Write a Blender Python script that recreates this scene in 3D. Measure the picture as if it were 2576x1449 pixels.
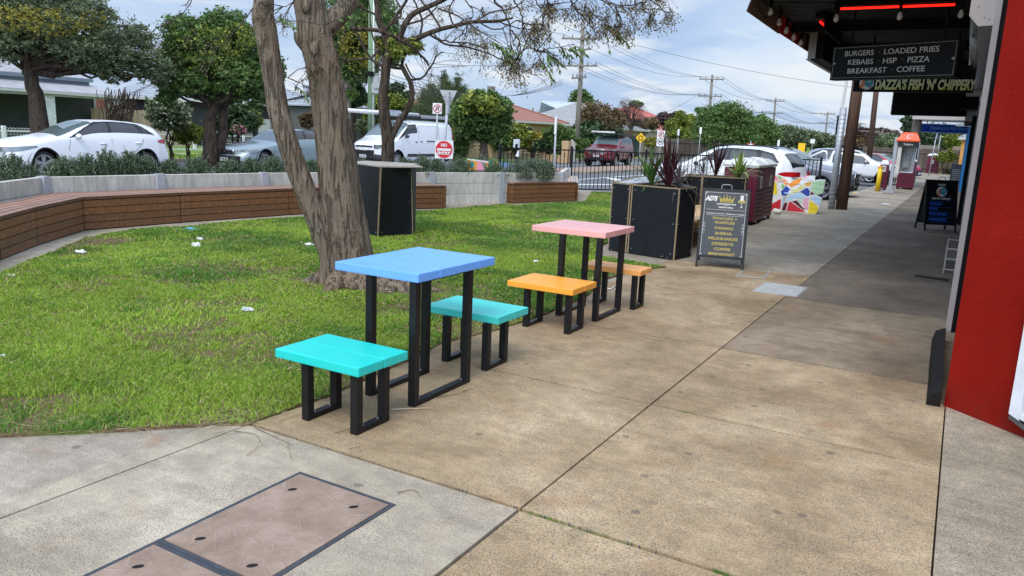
import bpy, bmesh, math, random
import numpy as np
from mathutils import Vector, Matrix
random.seed(7); RNG = np.random.default_rng(11)
for o in list(bpy.data.objects): bpy.data.objects.remove(o)
SC = bpy.context.scene; COL = SC.collection
R = math.radians
# ------------------------------------------------------------ camera
EYE = Vector((0, 0, 1.6)); FOC = 1940.0; CX, CY = 1288.0, 724.5
CM = Matrix(((0.86410496, -0.13401183, 0.4851427), (0.50158668, 0.14955365, -0.85208245), (0.04163427, 0.9796298, 0.1964486)))
cam = bpy.data.cameras.new('camera'); camo = bpy.data.objects.new('camera', cam); COL.objects.link(camo)
cam.sensor_fit = 'HORIZONTAL'; cam.sensor_width = 36.0; cam.lens = 36.0 * FOC / 2576.0
cam.clip_start = 0.05; cam.clip_end = 3000
camo.matrix_world = Matrix.Translation(EYE) @ CM.to_4x4()
SC.camera = camo
SC.view_settings.view_transform = 'Standard'; SC.view_settings.look = 'None'
SC.view_settings.exposure = 0.0; SC.view_settings.gamma = 1.0
# ------------------------------------------------------------ sky: high cloud deck over a daylight sky, and a weak veiled sun
SUN_EL, SUN_AZ = 54.0, 168.0      # azimuth measured clockwise from +Y
W = bpy.data.worlds.new('World'); SC.world = W; W.use_nodes = True
nt = W.node_tree; nt.nodes.clear()
def N(t, **kw):
    n = nt.nodes.new(t)
    for k, v in kw.items(): setattr(n, k, v)
    return n
out = N('ShaderNodeOutputWorld'); bg = N('ShaderNodeBackground'); bg.inputs['Strength'].default_value = 0.12
sky = N('ShaderNodeTexSky', sky_type='NISHITA'); sky.sun_disc = False
sky.sun_elevation = R(SUN_EL); sky.sun_rotation = R(SUN_AZ); sky.air_density = 1.0; sky.dust_density = 1.5
tc = N('ShaderNodeTexCoord'); sep = N('ShaderNodeSeparateXYZ'); nt.links.new(tc.outputs['Generated'], sep.inputs[0])
def M_(op, a, b=None, c=None):
    n = N('ShaderNodeMath', operation=op)
    for i, v in enumerate((a, b, c)):
        if v is None: continue
        if isinstance(v, (int, float)): n.inputs[i].default_value = v
        else: nt.links.new(v, n.inputs[i])
    return n.outputs[0]
zc = M_('MAXIMUM', sep.outputs[2], 0.0)
den = M_('ADD', zc, 0.16)
cx_ = M_('DIVIDE', sep.outputs[0], den); cy_ = M_('DIVIDE', sep.outputs[1], den)
comb = N('ShaderNodeCombineXYZ'); nt.links.new(cx_, comb.inputs[0]); nt.links.new(cy_, comb.inputs[1])
def noise(scale, detail=6, rough=0.55, off=(0, 0, 0), dist=0.0):
    mp = N('ShaderNodeMapping'); mp.inputs['Location'].default_value = off; nt.links.new(comb.outputs[0], mp.inputs[0])
    n = N('ShaderNodeTexNoise'); n.inputs['Scale'].default_value = scale; n.inputs['Detail'].default_value = detail
    n.inputs['Roughness'].default_value = rough; n.inputs['Distortion'].default_value = dist
    nt.links.new(mp.outputs[0], n.inputs['Vector']); return n.outputs['Fac']
def ramp(fac, stops):
    r = N('ShaderNodeValToRGB'); e = r.color_ramp.elements
    while len(e) < len(stops): e.new(0.5)
    for i, (p, c) in enumerate(stops): e[i].position = p; e[i].color = (*c, 1)
    nt.links.new(fac, r.inputs[0]); return r.outputs[0]
def mixc(fac, a, b):
    m = N('ShaderNodeMix', data_type='RGBA')
    if isinstance(fac, (int, float)): m.inputs[0].default_value = fac
    else: nt.links.new(fac, m.inputs[0])
    nt.links.new(a, m.inputs[6]); nt.links.new(b, m.inputs[7]); return m.outputs[2]
K = 1 / 0.12
cl = lambda r, g, b: (r * K, g * K, b * K)
n1 = noise(0.55, 7, 0.5, (3.1, 1.7, 0), 0.6)
base = ramp(n1, [(0.32, cl(0.37, 0.52, 0.82)), (0.46, cl(0.50, 0.65, 0.91)), (0.58, cl(0.66, 0.79, 0.98)), (0.72, cl(0.90, 0.95, 1.0))])
n2 = noise(1.7, 8, 0.6, (7.3, 4.1, 0), 0.5)
puff = ramp(n2, [(0.50, (0, 0, 0)), (0.64, (1, 1, 1))])
white = N('ShaderNodeRGB'); white.outputs[0].default_value = (*cl(0.90, 0.94, 0.99), 1)
# bright broken cloud in a low band, thin higher up
band = ramp(zc, [(0.0, (1, 1, 1)), (0.13, (0.9, 0.9, 0.9)), (0.19, (0.12, 0.12, 0.12)), (0.6, (0.35, 0.35, 0.35))])
pm = N('ShaderNodeMix', data_type='RGBA', blend_type='MULTIPLY'); pm.inputs[0].default_value = 1
nt.links.new(puff, pm.inputs[6]); nt.links.new(band, pm.inputs[7])
c2 = mixc(pm.outputs[2], base, white.outputs[0])
fin0 = mixc(0.86, sky.outputs[0], c2)
zb = ramp(zc, [(0.0, (.43, .43, .43)), (0.25, (.43, .43, .43)), (0.6, (.80, .76, .71)), (1.0, (.88, .84, .78))])   # overcast dome: brightest overhead
zm = N('ShaderNodeMix', data_type='RGBA', blend_type='MULTIPLY'); zm.inputs[0].default_value = 1; nt.links.new(fin0, zm.inputs[6]); nt.links.new(zb, zm.inputs[7])
z2 = N('ShaderNodeVectorMath', operation='SCALE'); z2.inputs['Scale'].default_value = 2.35; nt.links.new(zm.outputs[2], z2.inputs[0])
# unseen sun-side cloud behind the camera, brightened to light camera-facing surfaces
dt = N('ShaderNodeVectorMath', operation='DOT_PRODUCT'); dt.inputs[1].default_value = (math.sin(R(SUN_AZ)), math.cos(R(SUN_AZ)), 0.15); nt.links.new(tc.outputs['Generated'], dt.inputs[0])
gl = M_('ADD', M_('MULTIPLY', M_('POWER', M_('MAXIMUM', dt.outputs['Value'], 0.0), 1.3), 1.25), 1.0)
z3 = N('ShaderNodeVectorMath', operation='SCALE'); nt.links.new(z2.outputs[0], z3.inputs[0]); nt.links.new(gl, z3.inputs['Scale']); fin = z3.outputs[0]
nt.links.new(fin, bg.inputs['Color']); nt.links.new(bg.outputs[0], out.inputs[0])
sun = bpy.data.lights.new('sun', 'SUN'); sun.energy = 1.7; sun.angle = R(24); sun.color = (1.0, 0.93, 0.82)
suno = bpy.data.objects.new('sun', sun); COL.objects.link(suno)
sd = Vector((math.sin(R(SUN_AZ)) * math.cos(R(SUN_EL)), math.cos(R(SUN_AZ)) * math.cos(R(SUN_EL)), math.sin(R(SUN_EL))))
suno.rotation_euler = sd.to_track_quat('Z', 'Y').to_euler(); suno.location = (0, 0, 30)
# ------------------------------------------------------------ surveying helpers: photo measurement -> metres on the ground
def ray(px, py): return CM @ Vector(((px - CX) / FOC, -(py - CY) / FOC, -1.0))
def G(px, py, z=0.0):
    d = ray(px, py); t = (z - 1.6) / d.z; return Vector((d.x * t, d.y * t, z))
def A(px, py, D):
    d = ray(px, py); t = D / math.hypot(d.x, d.y); return EYE + d * t
def g2(px, py, z=0.0): v = G(px, py, z); return (v.x, v.y)
# ------------------------------------------------------------ object helpers
MW = {}
def tag(o, label=None, cat=None, group=None, kind=None):
    if label: o['label'] = label
    if cat: o['category'] = cat
    if group: o['group'] = group
    if kind: o['kind'] = kind
    return o
def thing(name, label, cat, loc=(0, 0, 0), rz=0.0, group=None, scale=1.0):
    o = bpy.data.objects.new(name, None); COL.objects.link(o); o.empty_display_size = 0.2
    o.location = loc; o.rotation_euler = (0, 0, rz); o.scale = (scale,) * 3
    MW[o.name] = Matrix.Translation(Vector(loc)) @ Matrix.Rotation(rz, 4, 'Z') @ Matrix.Scale(scale, 4)
    return tag(o, label, cat, group)
def link_mesh(name, me, parent=None, world=False):
    o = bpy.data.objects.new(name, me); COL.objects.link(o)
    if parent is not None:
        m = MW[parent.name]; MW[o.name] = m; o.parent = parent
        if world: me.transform(m.inverted())
    else: MW[o.name] = Matrix.Identity(4)
    return o
class MB:
    def __init__(s): s.v = []; s.f = []; s.mi = []; s.sm = []; s.m = 0; s.smooth = False; s.T = None
    def add(s, vs, fs):
        b = len(s.v)
        if s.T is not None: vs = [s.T @ Vector(v) for v in vs]
        s.v += [tuple(v) for v in vs]
        for f in fs: s.f.append([b + i for i in f]); s.mi.append(s.m); s.sm.append(s.smooth)
        return s
    def box(s, c, d, rz=0.0, M=None):
        hx, hy, hz = d[0] / 2, d[1] / 2, d[2] / 2
        vs = [Vector((x, y, z)) for x in (-hx, hx) for y in (-hy, hy) for z in (-hz, hz)]
        if M is None: M = Matrix.Rotation(rz, 3, 'Z')
        vs = [M @ v + Vector(c) for v in vs]
        return s.add(vs, [(0, 1, 3, 2), (4, 6, 7, 5), (0, 4, 5, 1), (2, 3, 7, 6), (0, 2, 6, 4), (1, 5, 7, 3)])
    def bbox(s, a, b, bev=0.0):
        x0, y0, z0 = a; x1, y1, z1 = b
        if bev <= 0: return s.box(((x0 + x1) / 2, (y0 + y1) / 2, (z0 + z1) / 2), (x1 - x0, y1 - y0, z1 - z0))
        bm = bmesh.new(); bmesh.ops.create_cube(bm, size=1.0)
        for v in bm.verts: v.co = Vector(((x0 + x1) / 2 + v.co.x * (x1 - x0), (y0 + y1) / 2 + v.co.y * (y1 - y0), (z0 + z1) / 2 + v.co.z * (z1 - z0)))
        bmesh.ops.bevel(bm, geom=list(bm.edges), offset=bev, segments=2, affect='EDGES', profile=0.6)
        s.bm(bm); return s
    def bm(s, bm, M=None):
        bm.verts.index_update()
        s.add([(M @ v.co if M else v.co.copy()) for v in bm.verts], [[v.index for v in f.verts] for f in bm.faces]); bm.free(); return s
    def prism(s, poly, z0, z1):
        n = len(poly); a = sum(poly[i][0] * poly[(i + 1) % n][1] - poly[(i + 1) % n][0] * poly[i][1] for i in range(n))
        if a < 0: poly = poly[::-1]
        vs = [(x, y, z0) for x, y in poly] + [(x, y, z1) for x, y in poly]
        return s.add(vs, [list(range(n - 1, -1, -1)), list(range(n, 2 * n))] + [(i, (i + 1) % n, n + (i + 1) % n, n + i) for i in range(n)])
    def slab(s, pts, off):      # any planar polygon in 3-D extruded by a vector
        n = len(pts); vs = [Vector(p) for p in pts] + [Vector(p) + Vector(off) for p in pts]
        return s.add(vs, [list(range(n - 1, -1, -1)), list(range(n, 2 * n))] + [(i, (i + 1) % n, n + (i + 1) % n, n + i) for i in range(n)])
    def quad(s, *p): return s.add(p, [tuple(range(len(p)))])
    def tube(s, pts, rad, n=8, caps=True, wob=None):
        pts = [Vector(p) for p in pts]; m = len(pts)
        if isinstance(rad, (int, float)): rad = [rad] * m
        vs = []; up = None
        for i, p in enumerate(pts):
            t = (pts[min(i + 1, m - 1)] - pts[max(i - 1, 0)])
            t = t.normalized() if t.length > 1e-9 else Vector((0, 0, 1))
            if up is None:
                up = Vector((0, 0, 1)) if abs(t.z) < 0.9 else Vector((0, 1, 0))
            a = t.cross(up)
            if a.length < 1e-6: a = t.orthogonal()
            a.normalize(); b = t.cross(a).normalized(); up = -b if b.dot(up) < 0 else b
            a = t.cross(up).normalized(); b = t.cross(a).normalized()
            for k in range(n):
                an = 2 * math.pi * k / n; r = rad[i] * (wob(i, an) if wob else 1)
                vs.append(p + a * math.cos(an) * r + b * math.sin(an) * r)
        fs = [(i * n + k, i * n + (k + 1) % n, (i + 1) * n + (k + 1) % n, (i + 1) * n + k) for i in range(m - 1) for k in range(n)]
        if caps: fs += [list(range(n - 1, -1, -1)), [(m - 1) * n + k for k in range(n)]]
        return s.add(vs, fs)
    def cyl(s, p0, p1, r, n=16, r1=None): return s.tube([p0, p1], [r, r if r1 is None else r1], n)
    def sphere(s, c, r, seg=8, ring=6, sc=(1, 1, 1)):
        vs = [Vector((c[0], c[1], c[2] + r * sc[2]))]
        for i in range(1, ring):
            ph = math.pi * i / ring
            for k in range(seg):
                th = 2 * math.pi * k / seg
                vs.append(Vector((c[0] + r * sc[0] * math.sin(ph) * math.cos(th), c[1] + r * sc[1] * math.sin(ph) * math.sin(th), c[2] + r * sc[2] * math.cos(ph))))
        vs.append(Vector((c[0], c[1], c[2] - r * sc[2]))); e = len(vs) - 1
        fs = [(0, 1 + k, 1 + (k + 1) % seg) for k in range(seg)]
        for i in range(ring - 2):
            for k in range(seg):
                a = 1 + i * seg + k; b = 1 + i * seg + (k + 1) % seg; fs.append((a, a + seg, b + seg, b))
        l = 1 + (ring - 2) * seg; fs += [(e, l + (k + 1) % seg, l + k) for k in range(seg)]
        return s.add(vs, fs)
    def lathe(s, prof, c=(0, 0, 0), axis='Z', n=24, M=None):
        vs = []
        for r, h in prof:
            for k in range(n):
                a = 2 * math.pi * k / n
                v = Vector((r * math.cos(a), r * math.sin(a), h))
                if axis == 'Y': v = Vector((v.x, v.z, v.y))
                if M: v = M @ v
                vs.append(v + Vector(c))
        fs = [(i * n + k, i * n + (k + 1) % n, (i + 1) * n + (k + 1) % n, (i + 1) * n + k) for i in range(len(prof) - 1) for k in range(n)]
        return s.add(vs, fs)
    def build(s, name, mats, parent=None, world=True, smooth=None, tagv=None):
        if not isinstance(mats, (list, tuple)): mats = [mats]
        me = bpy.data.meshes.new(name); me.from_pydata(s.v, [], s.f)
        for m in mats: me.materials.append(m)
        if len(mats) > 1: me.polygons.foreach_set('material_index', [min(i, len(mats) - 1) for i in s.mi])
        if smooth is None: me.polygons.foreach_set('use_smooth', s.sm)
        elif smooth: me.polygons.foreach_set('use_smooth', [True] * len(s.f))
        me.validate(); me.update()
        return link_mesh(name, me, parent, world)
def copy_tree(o, loc, rz=None, label=None, group=None):
    c = o.copy(); COL.objects.link(c); c.location = loc
    if rz is not None: c.rotation_euler = (0, 0, rz)
    if label: c['label'] = label
    if group: c['group'] = group
    kids = [k for k in bpy.data.objects if k.parent == o]
    for k in kids:
        d = k.copy(); COL.objects.link(d); d.parent = c
        for q in [q for q in bpy.data.objects if q.parent == k]:
            e = q.copy(); COL.objects.link(e); e.parent = d
    return c
def struct(name, mb, mats, smooth=None): return tag(mb.build(name, mats, smooth=smooth), kind='structure')
def fast_mesh(name, V, F, mat, parent=None, mi=None, world=True, smooth=False):
    V = np.asarray(V, dtype=np.float32); F = np.asarray(F, dtype=np.int32); k = F.shape[1]
    me = bpy.data.meshes.new(name); me.vertices.add(len(V)); me.vertices.foreach_set('co', V.ravel())
    me.loops.add(F.size); me.loops.foreach_set('vertex_index', F.ravel())
    me.polygons.add(len(F)); me.polygons.foreach_set('loop_start', np.arange(0, F.size, k, dtype=np.int32))
    me.polygons.foreach_set('loop_total', np.full(len(F), k, dtype=np.int32))
    for m in (mat if isinstance(mat, (list, tuple)) else [mat]): me.materials.append(m)
    if mi is not None: me.polygons.foreach_set('material_index', np.asarray(mi, dtype=np.int32))
    if smooth: me.polygons.foreach_set('use_smooth', np.ones(len(F), dtype=bool))
    me.update(); return link_mesh(name, me, parent, world)
# lettering: solid letters laid on a plane through p0 (bottom left), fitted to a width and height
def letters(mb, text, p0, xd, up, width, height, off=0.003, bold=0.0, shear=0.0, depth=0.002, align='fit'):
    cu = bpy.data.curves.new('t', 'FONT'); cu.body = text; cu.size = 1.0; cu.extrude = 0.01; cu.offset = bold; cu.shear = shear; cu.resolution_u = 3
    to = bpy.data.objects.new('t', cu); COL.objects.link(to)
    dg = bpy.context.evaluated_depsgraph_get(); dg.update(); me = bpy.data.meshes.new_from_object(to.evaluated_get(dg))
    vs = [v.co.copy() for v in me.vertices]; fs = [list(p.vertices) for p in me.polygons]
    bpy.data.objects.remove(to); bpy.data.curves.remove(cu); bpy.data.meshes.remove(me)
    if not vs: return
    x0 = min(v.x for v in vs); x1 = max(v.x for v in vs); y0 = min(v.y for v in vs); y1 = max(v.y for v in vs)
    xd = Vector(xd).normalized(); up = Vector(up).normalized(); nn = xd.cross(up)
    sx = width / (x1 - x0); sy = height / (y1 - y0); p0 = Vector(p0)
    mb.add([p0 + xd * (v.x - x0) * sx + up * (v.y - y0) * sy + nn * (off + (depth if v.z > 0 else 0)) for v in vs], fs)
# ------------------------------------------------------------ materials
class Mat:
    def __init__(s, name):
        s.m = bpy.data.materials.new(name); s.m.use_nodes = True; s.t = s.m.node_tree
        s.b = s.t.nodes['Principled BSDF']; s._tc = None
    def n(s, t, **kw):
        n = s.t.nodes.new(t)
        for k, v in kw.items(): setattr(n, k, v)
        return n
    def l(s, a, b): s.t.links.new(a, b)
    def co(s, scale=(1, 1, 1), rot=(0, 0, 0), kind='Object'):
        if s._tc is None: s._tc = s.n('ShaderNodeTexCoord')
        mp = s.n('ShaderNodeMapping'); mp.inputs['Scale'].default_value = scale; mp.inputs['Rotation'].default_value = rot
        s.l(s._tc.outputs[kind], mp.inputs[0]); return mp.outputs[0]
    def noise(s, sc, det=4, ro=0.55, vec=None, dist=0.0):
        n = s.n('ShaderNodeTexNoise'); n.inputs['Scale'].default_value = sc; n.inputs['Detail'].default_value = det
        n.inputs['Roughness'].default_value = ro; n.inputs['Distortion'].default_value = dist
        s.l(vec if vec is not None else s.co(), n.inputs['Vector']); return n.outputs['Fac']
    def ramp(s, fac, stops, interp='LINEAR'):
        r = s.n('ShaderNodeValToRGB'); r.color_ramp.interpolation = interp; e = r.color_ramp.elements
        while len(e) < len(stops): e.new(0.5)
        for i, (p, c) in enumerate(stops):
            e[i].position = p; e[i].color = (*(c if isinstance(c, (tuple, list)) else (c, c, c)), 1)
        s.l(fac, r.inputs[0]); return r.outputs[0]
    def mix(s, f, a, b, blend='MIX'):
        m = s.n('ShaderNodeMix', data_type='RGBA', blend_type=blend)
        for i, v in ((0, f), (6, a), (7, b)):
            if isinstance(v, (int, float)): m.inputs[i].default_value = v if i == 0 else (v, v, v, 1)
            elif isinstance(v, tuple): m.inputs[i].default_value = (*v, 1)
            else: s.l(v, m.inputs[i])
        return m.outputs[2]
    def math(s, op, a, b=0.0):
        n = s.n('ShaderNodeMath', operation=op)
        for i, v in ((0, a), (1, b)):
            if isinstance(v, (int, float)): n.inputs[i].default_value = v
            else: s.l(v, n.inputs[i])
        return n.outputs[0]
    def bump(s, h, strength=0.3, dist=0.01):
        b = s.n('ShaderNodeBump'); b.inputs['Strength'].default_value = strength; b.inputs['Distance'].default_value = dist
        s.l(h, b.inputs['Height']); s.l(b.outputs[0], s.b.inputs['Normal']); return s
    def col(s, c):
        if isinstance(c, tuple): s.b.inputs['Base Color'].default_value = (*c, 1)
        else: s.l(c, s.b.inputs['Base Color'])
        return s
    def set(s, rough=None, metal=None, coat=None, spec=None, trans=None):
        for k, v in (('Roughness', rough), ('Metallic', metal), ('Coat Weight', coat), ('Specular IOR Level', spec), ('Transmission Weight', trans)):
            if v is None: continue
            if isinstance(v, (int, float)): s.b.inputs[k].default_value = v
            else: s.l(v, s.b.inputs[k])
        return s
MATS = {}
def plain(name, c, rough=0.5, metal=0.0, var=0.12, vs=6.0, coat=None, bump=0.0, bs=60.0, spec=None):
    if name in MATS: return MATS[name]
    m = Mat(name); d = tuple(max(0, x * (1 - var)) for x in c); u = tuple(min(1, x * (1 + var)) for x in c)
    m.col(m.ramp(m.noise(vs, 5, 0.6), [(0.3, d), (0.7, u)])).set(rough=rough, metal=metal, coat=coat, spec=spec)
    if bump: m.bump(m.noise(bs, 4), bump, 0.005)
    MATS[name] = m.m; return m.m
def emit(name, c, s):
    m = Mat(name); m.b.inputs['Emission Color'].default_value = (*c, 1); m.b.inputs['Emission Strength'].default_value = s
    m.b.inputs['Base Color'].default_value = (*c, 1); MATS[name] = m.m; return m.m
def concrete(name, c1, c2, c3, speck=0.5, stone=(0.10, 0.10, 0.11), dirt=0.35, patch=(0.42, 0.56)):
    m = Mat(name); v = m.co()
    big = m.ramp(m.noise(0.9, 6, 0.62, v, 0.4), [(0.32, c1), (0.52, c2), (0.7, c3)])
    fine = m.ramp(m.noise(150, 4, 0.75, v), [(0.34, 0.55), (0.5, 1.0), (0.66, 1.4)])
    big = m.mix(1.0, big, fine, 'MULTIPLY')
    med = m.ramp(m.noise(6.5, 8, 0.72, v), [(0.3, 0.72), (0.7, 1.2)])
    big = m.mix(1.0, big, med, 'MULTIPLY')
    streak = m.ramp(m.noise(3, 6, 0.7, m.co((1, 6, 1), (0, 0, 0.2))), [(0.35, 0.90), (0.6, 1.05)])
    big = m.mix(1.0, big, streak, 'MULTIPLY')
    # exposed stones showing where the surface has worn off
    vo = m.n('ShaderNodeTexVoronoi', voronoi_dimensions='2D'); vo.inputs['Scale'].default_value = 68; vo.inputs['Randomness'].default_value = 1
    wv = m.n('ShaderNodeMapping'); wv.inputs['Scale'].default_value = (1, 1.6, 1); wv.inputs['Rotation'].default_value = (0, 0, 0.5); m.l(v, wv.inputs[0]); m.l(wv.outputs[0], vo.inputs['Vector'])
    st = m.ramp(vo.outputs['Distance'], [(0.20, 1.0), (0.32, 0.0)])
    sepc = m.n('ShaderNodeSeparateColor'); m.l(vo.outputs['Color'], sepc.inputs[0])
    pick = m.ramp(sepc.outputs[0], [(0.58, 0.0), (0.62, 1.0)])
    worn = m.ramp(m.noise(1.5, 5, 0.6, m.co((1, 1, 1), (0, 0, 1.0))), [(patch[0], 0.10), (patch[1], 1.0)])
    k = m.math('MULTIPLY', m.math('MULTIPLY', st, pick), m.math('MULTIPLY', worn, speck))
    colr = m.mix(k, big, stone)
    v2 = m.n('ShaderNodeTexVoronoi', voronoi_dimensions='2D'); v2.inputs['Scale'].default_value = 2.3; m.l(v, v2.inputs['Vector'])
    s2 = m.ramp(v2.outputs['Distance'], [(0.035, 1.0), (0.06, 0.0)])
    sp2 = m.n('ShaderNodeSeparateColor'); m.l(v2.outputs['Color'], sp2.inputs[0])
    gum = m.math('MULTIPLY', s2, m.ramp(sp2.outputs[1], [(0.62, 0.0), (0.66, 0.6)]))
    colr = m.mix(gum, colr, (0.09, 0.08, 0.07))
    rust = m.ramp(m.noise(2.6, 3, 0.5, m.co((1, 1, 1), (0, 0, 2.0))), [(0.60, 0.0), (0.72, dirt)])
    colr = m.mix(rust, colr, (0.30, 0.15, 0.06))
    m.col(colr).set(rough=0.85, spec=0.25)
    m.bump(m.noise(160, 5, 0.7, v), 0.35, 0.004); MATS[name] = m.m; return m.m
C_BEIGE = concrete('footpath_concrete', (0.225, 0.158, 0.088), (0.36, 0.265, 0.155), (0.485, 0.378, 0.24), 1.0, patch=(0.34, 0.52))
C_GREY = concrete('pale_concrete', (0.29, 0.245, 0.18), (0.375, 0.32, 0.24), (0.455, 0.395, 0.305), 0.8, dirt=0.12)
C_RIGHT = concrete('worn_concrete', (0.24, 0.195, 0.135), (0.32, 0.265, 0.19), (0.40, 0.335, 0.25), 0.95, (0.10, 0.085, 0.075), 0.1, (0.35, 0.5))
C_SHADE = concrete('grimy_shaded_concrete', (0.125, 0.10, 0.075), (0.185, 0.15, 0.115), (0.25, 0.21, 0.165), 0.6)  # grime, with the awning's shade worked into the colour
C_MIDB = concrete('stained_half_shaded_concrete', (0.165, 0.123, 0.077), (0.265, 0.205, 0.135), (0.365, 0.295, 0.205), 0.9)  # transition slabs: stains plus some awning shade mixed into the colour
C_FAR = concrete('far_concrete', (0.25, 0.215, 0.165), (0.33, 0.285, 0.225), (0.41, 0.36, 0.29), 0.5)
def asphalt():
    m = Mat('asphalt'); v = m.co()
    c = m.mix(1.0, m.ramp(m.noise(0.35, 5, 0.6, v), [(0.3, (0.095, 0.098, 0.108)), (0.7, (0.155, 0.158, 0.17))]), m.ramp(m.noise(90, 3, 0.8, v), [(0.3, 0.7), (0.7, 1.3)]), 'MULTIPLY')
    m.col(c).set(rough=0.85); m.bump(m.noise(120, 3), 0.3, 0.004); return m.m
ASPH = asphalt()
def soilmat():
    m = Mat('lawn_soil'); v = m.co()
    g = m.ramp(m.noise(14, 6, 0.7, v), [(0.3, (0.075, 0.10, 0.022)), (0.7, (0.15, 0.19, 0.04))])
    s = m.ramp(m.noise(30, 5, 0.7, v), [(0.3, (0.075, 0.048, 0.028)), (0.7, (0.20, 0.14, 0.085))])
    m.col(m.mix(m.ramp(m.noise(1.1, 6, 0.65, v, 0.5), [(0.44, 1.0), (0.60, 0.0)]), g, s)).set(rough=0.95, spec=0.1)
    m.bump(m.noise(40, 5), 0.8, 0.02); return m.m
SOIL = soilmat()
def vergemat():
    m = Mat('verge_grass'); v = m.co()
    m.col(m.mix(1.0, m.ramp(m.noise(1.2, 6, 0.7, v), [(0.3, (0.10, 0.17, 0.03)), (0.6, (0.16, 0.26, 0.045)), (0.8, (0.22, 0.20, 0.09))]), m.ramp(m.noise(60, 4, 0.8, v), [(0.3, 0.6), (0.7, 1.3)]), 'MULTIPLY')).set(rough=0.95, spec=0.1)
    m.bump(m.noise(50, 5), 0.8, 0.03); return m.m
VERGE = vergemat()
def leafmat(name, stops, rough=0.55, trans=0.12, spec=0.35):
    m = Mat(name); g = m.n('ShaderNodeNewGeometry')
    a = m.ramp(g.outputs['Random Per Island'], stops)
    b = m.ramp(m.noise(0.8, 4, 0.6), [(0.3, 0.75), (0.7, 1.2)])
    c = m.mix(1.0, a, b, 'MULTIPLY'); m.col(c).set(rough=rough, spec=spec)
    m.b.inputs['Subsurface Weight'].default_value = 0
    if trans:
        tr = m.n('ShaderNodeBsdfTranslucent'); m.l(c, tr.inputs[0]); mx = m.n('ShaderNodeMixShader'); mx.inputs[0].default_value = trans * 2
        o = m.t.nodes['Material Output']; m.l(m.b.outputs[0], mx.inputs[1]); m.l(tr.outputs[0], mx.inputs[2]); m.l(mx.outputs[0], o.inputs[0])
    MATS[name] = m.m; return m.m
def wood(name, c1, c2, c3, grain=(1, 14, 14), rough=0.55, per=True):
    m = Mat(name); v = m.co(grain)
    w = m.ramp(m.noise(2.2, 6, 0.65, v, 0.8), [(0.3, c1), (0.55, c2), (0.75, c3)])
    if per:
        g = m.n('ShaderNodeNewGeometry'); w = m.mix(1.0, w, m.ramp(g.outputs['Random Per Island'], [(0.0, (0.68, 0.64, 0.66)), (0.5, (1.0, 1.0, 1.0)), (1.0, (1.35, 1.2, 1.05))]), 'MULTIPLY')
    m.col(w).set(rough=rough); m.bump(m.noise(8, 6, 0.7, v), 0.25, 0.004); MATS[name] = m.m; return m.m
def bark(name, c1, c2, c3, sc=15.0, rough=0.9):
    m = Mat(name); v = m.co((sc, sc, sc * 0.11)); v2 = m.co()
    n = m.noise(1.3, 8, 0.72, v, 1.6)
    furrow = m.ramp(m.noise(1.7, 4, 0.6, v, 0.9), [(0.40, 0.48), (0.47, 1.0)])
    c = m.mix(1.0, m.ramp(n, [(0.3, c1), (0.5, c2), (0.72, c3)]), furrow, 'MULTIPLY')
    c = m.mix(m.ramp(m.noise(1.6, 4, 0.6, v2), [(0.5, 0.0), (0.7, 0.5)]), c, m.mix(1.0, c, (1.25, 1.0, 0.75), 'MULTIPLY'))
    c = m.mix(m.ramp(m.noise(26, 3, 0.6, v2), [(0.68, 0.0), (0.73, 0.45)]), c, (0.33, 0.32, 0.25))
    m.col(c).set(rough=rough, spec=0.15)
    h = m.math('ADD', m.math('MULTIPLY', n, 0.9), furrow); m.bump(h, 1.0, 0.03); MATS[name] = m.m; return m.m
def paintwood(name, c):
    m = Mat(name); v = m.co((1.5, 30, 30))
    gr = m.noise(3, 6, 0.65, v, 0.6)
    cc = m.mix(m.ramp(gr, [(0.45, 0.0), (0.75, 0.22)]), c, tuple(min(1, x * 0.82) for x in c))
    cc = m.mix(m.ramp(m.noise(7, 4, 0.6), [(0.42, 0.0), (0.8, 0.28)]), cc, tuple(min(1, x * 0.8 + 0.07) for x in c))
    dots = m.n('ShaderNodeTexVoronoi'); dots.inputs['Scale'].default_value = 13; m.l(m.co(), dots.inputs['Vector'])
    sp = m.n('ShaderNodeSeparateColor'); m.l(dots.outputs['Color'], sp.inputs[0])
    k = m.math('MULTIPLY', m.ramp(dots.outputs['Distance'], [(0.05, 1.0), (0.09, 0.0)]), m.ramp(sp.outputs[0], [(0.80, 0.0), (0.83, 0.6)]))
    cc = m.mix(k, cc, (0.45, 0.42, 0.36))
    m.col(cc).set(rough=m.ramp(m.noise(9, 4), [(0.3, 0.32), (0.7, 0.5)]), spec=0.45); m.bump(gr, 0.12, 0.003); MATS[name] = m.m; return m.m
BLACKM = Mat('black_powdercoat'); BLACKM.col(BLACKM.ramp(BLACKM.noise(30, 4), [(0.3, (0.006, 0.006, 0.007)), (0.7, (0.012, 0.012, 0.014))])).set(rough=0.4, spec=0.28); BLACKM = BLACKM.m
GALV = Mat('galvanised_steel'); GALV.col(GALV.ramp(GALV.noise(18, 5, 0.7), [(0.3, (0.33, 0.36, 0.39)), (0.7, (0.50, 0.53, 0.56))])).set(rough=0.5, metal=0.55); GALV = GALV.m
GALVP = plain('zinc_grey', (0.40, 0.42, 0.45), 0.55, 0.2, 0.15, 20)
WHITEP = plain('white_paint', (0.75, 0.75, 0.74), 0.5)
OFFW = plain('off_white', (0.62, 0.62, 0.60), 0.6)
BLK = plain('black_matt', (0.007, 0.007, 0.008), 0.7, var=0.3, spec=0.15)
DARK = plain('dark_void', (0.004, 0.004, 0.004), 0.9)
BLACKPLY = Mat('black_form_ply'); _v = BLACKPLY.co()
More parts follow.
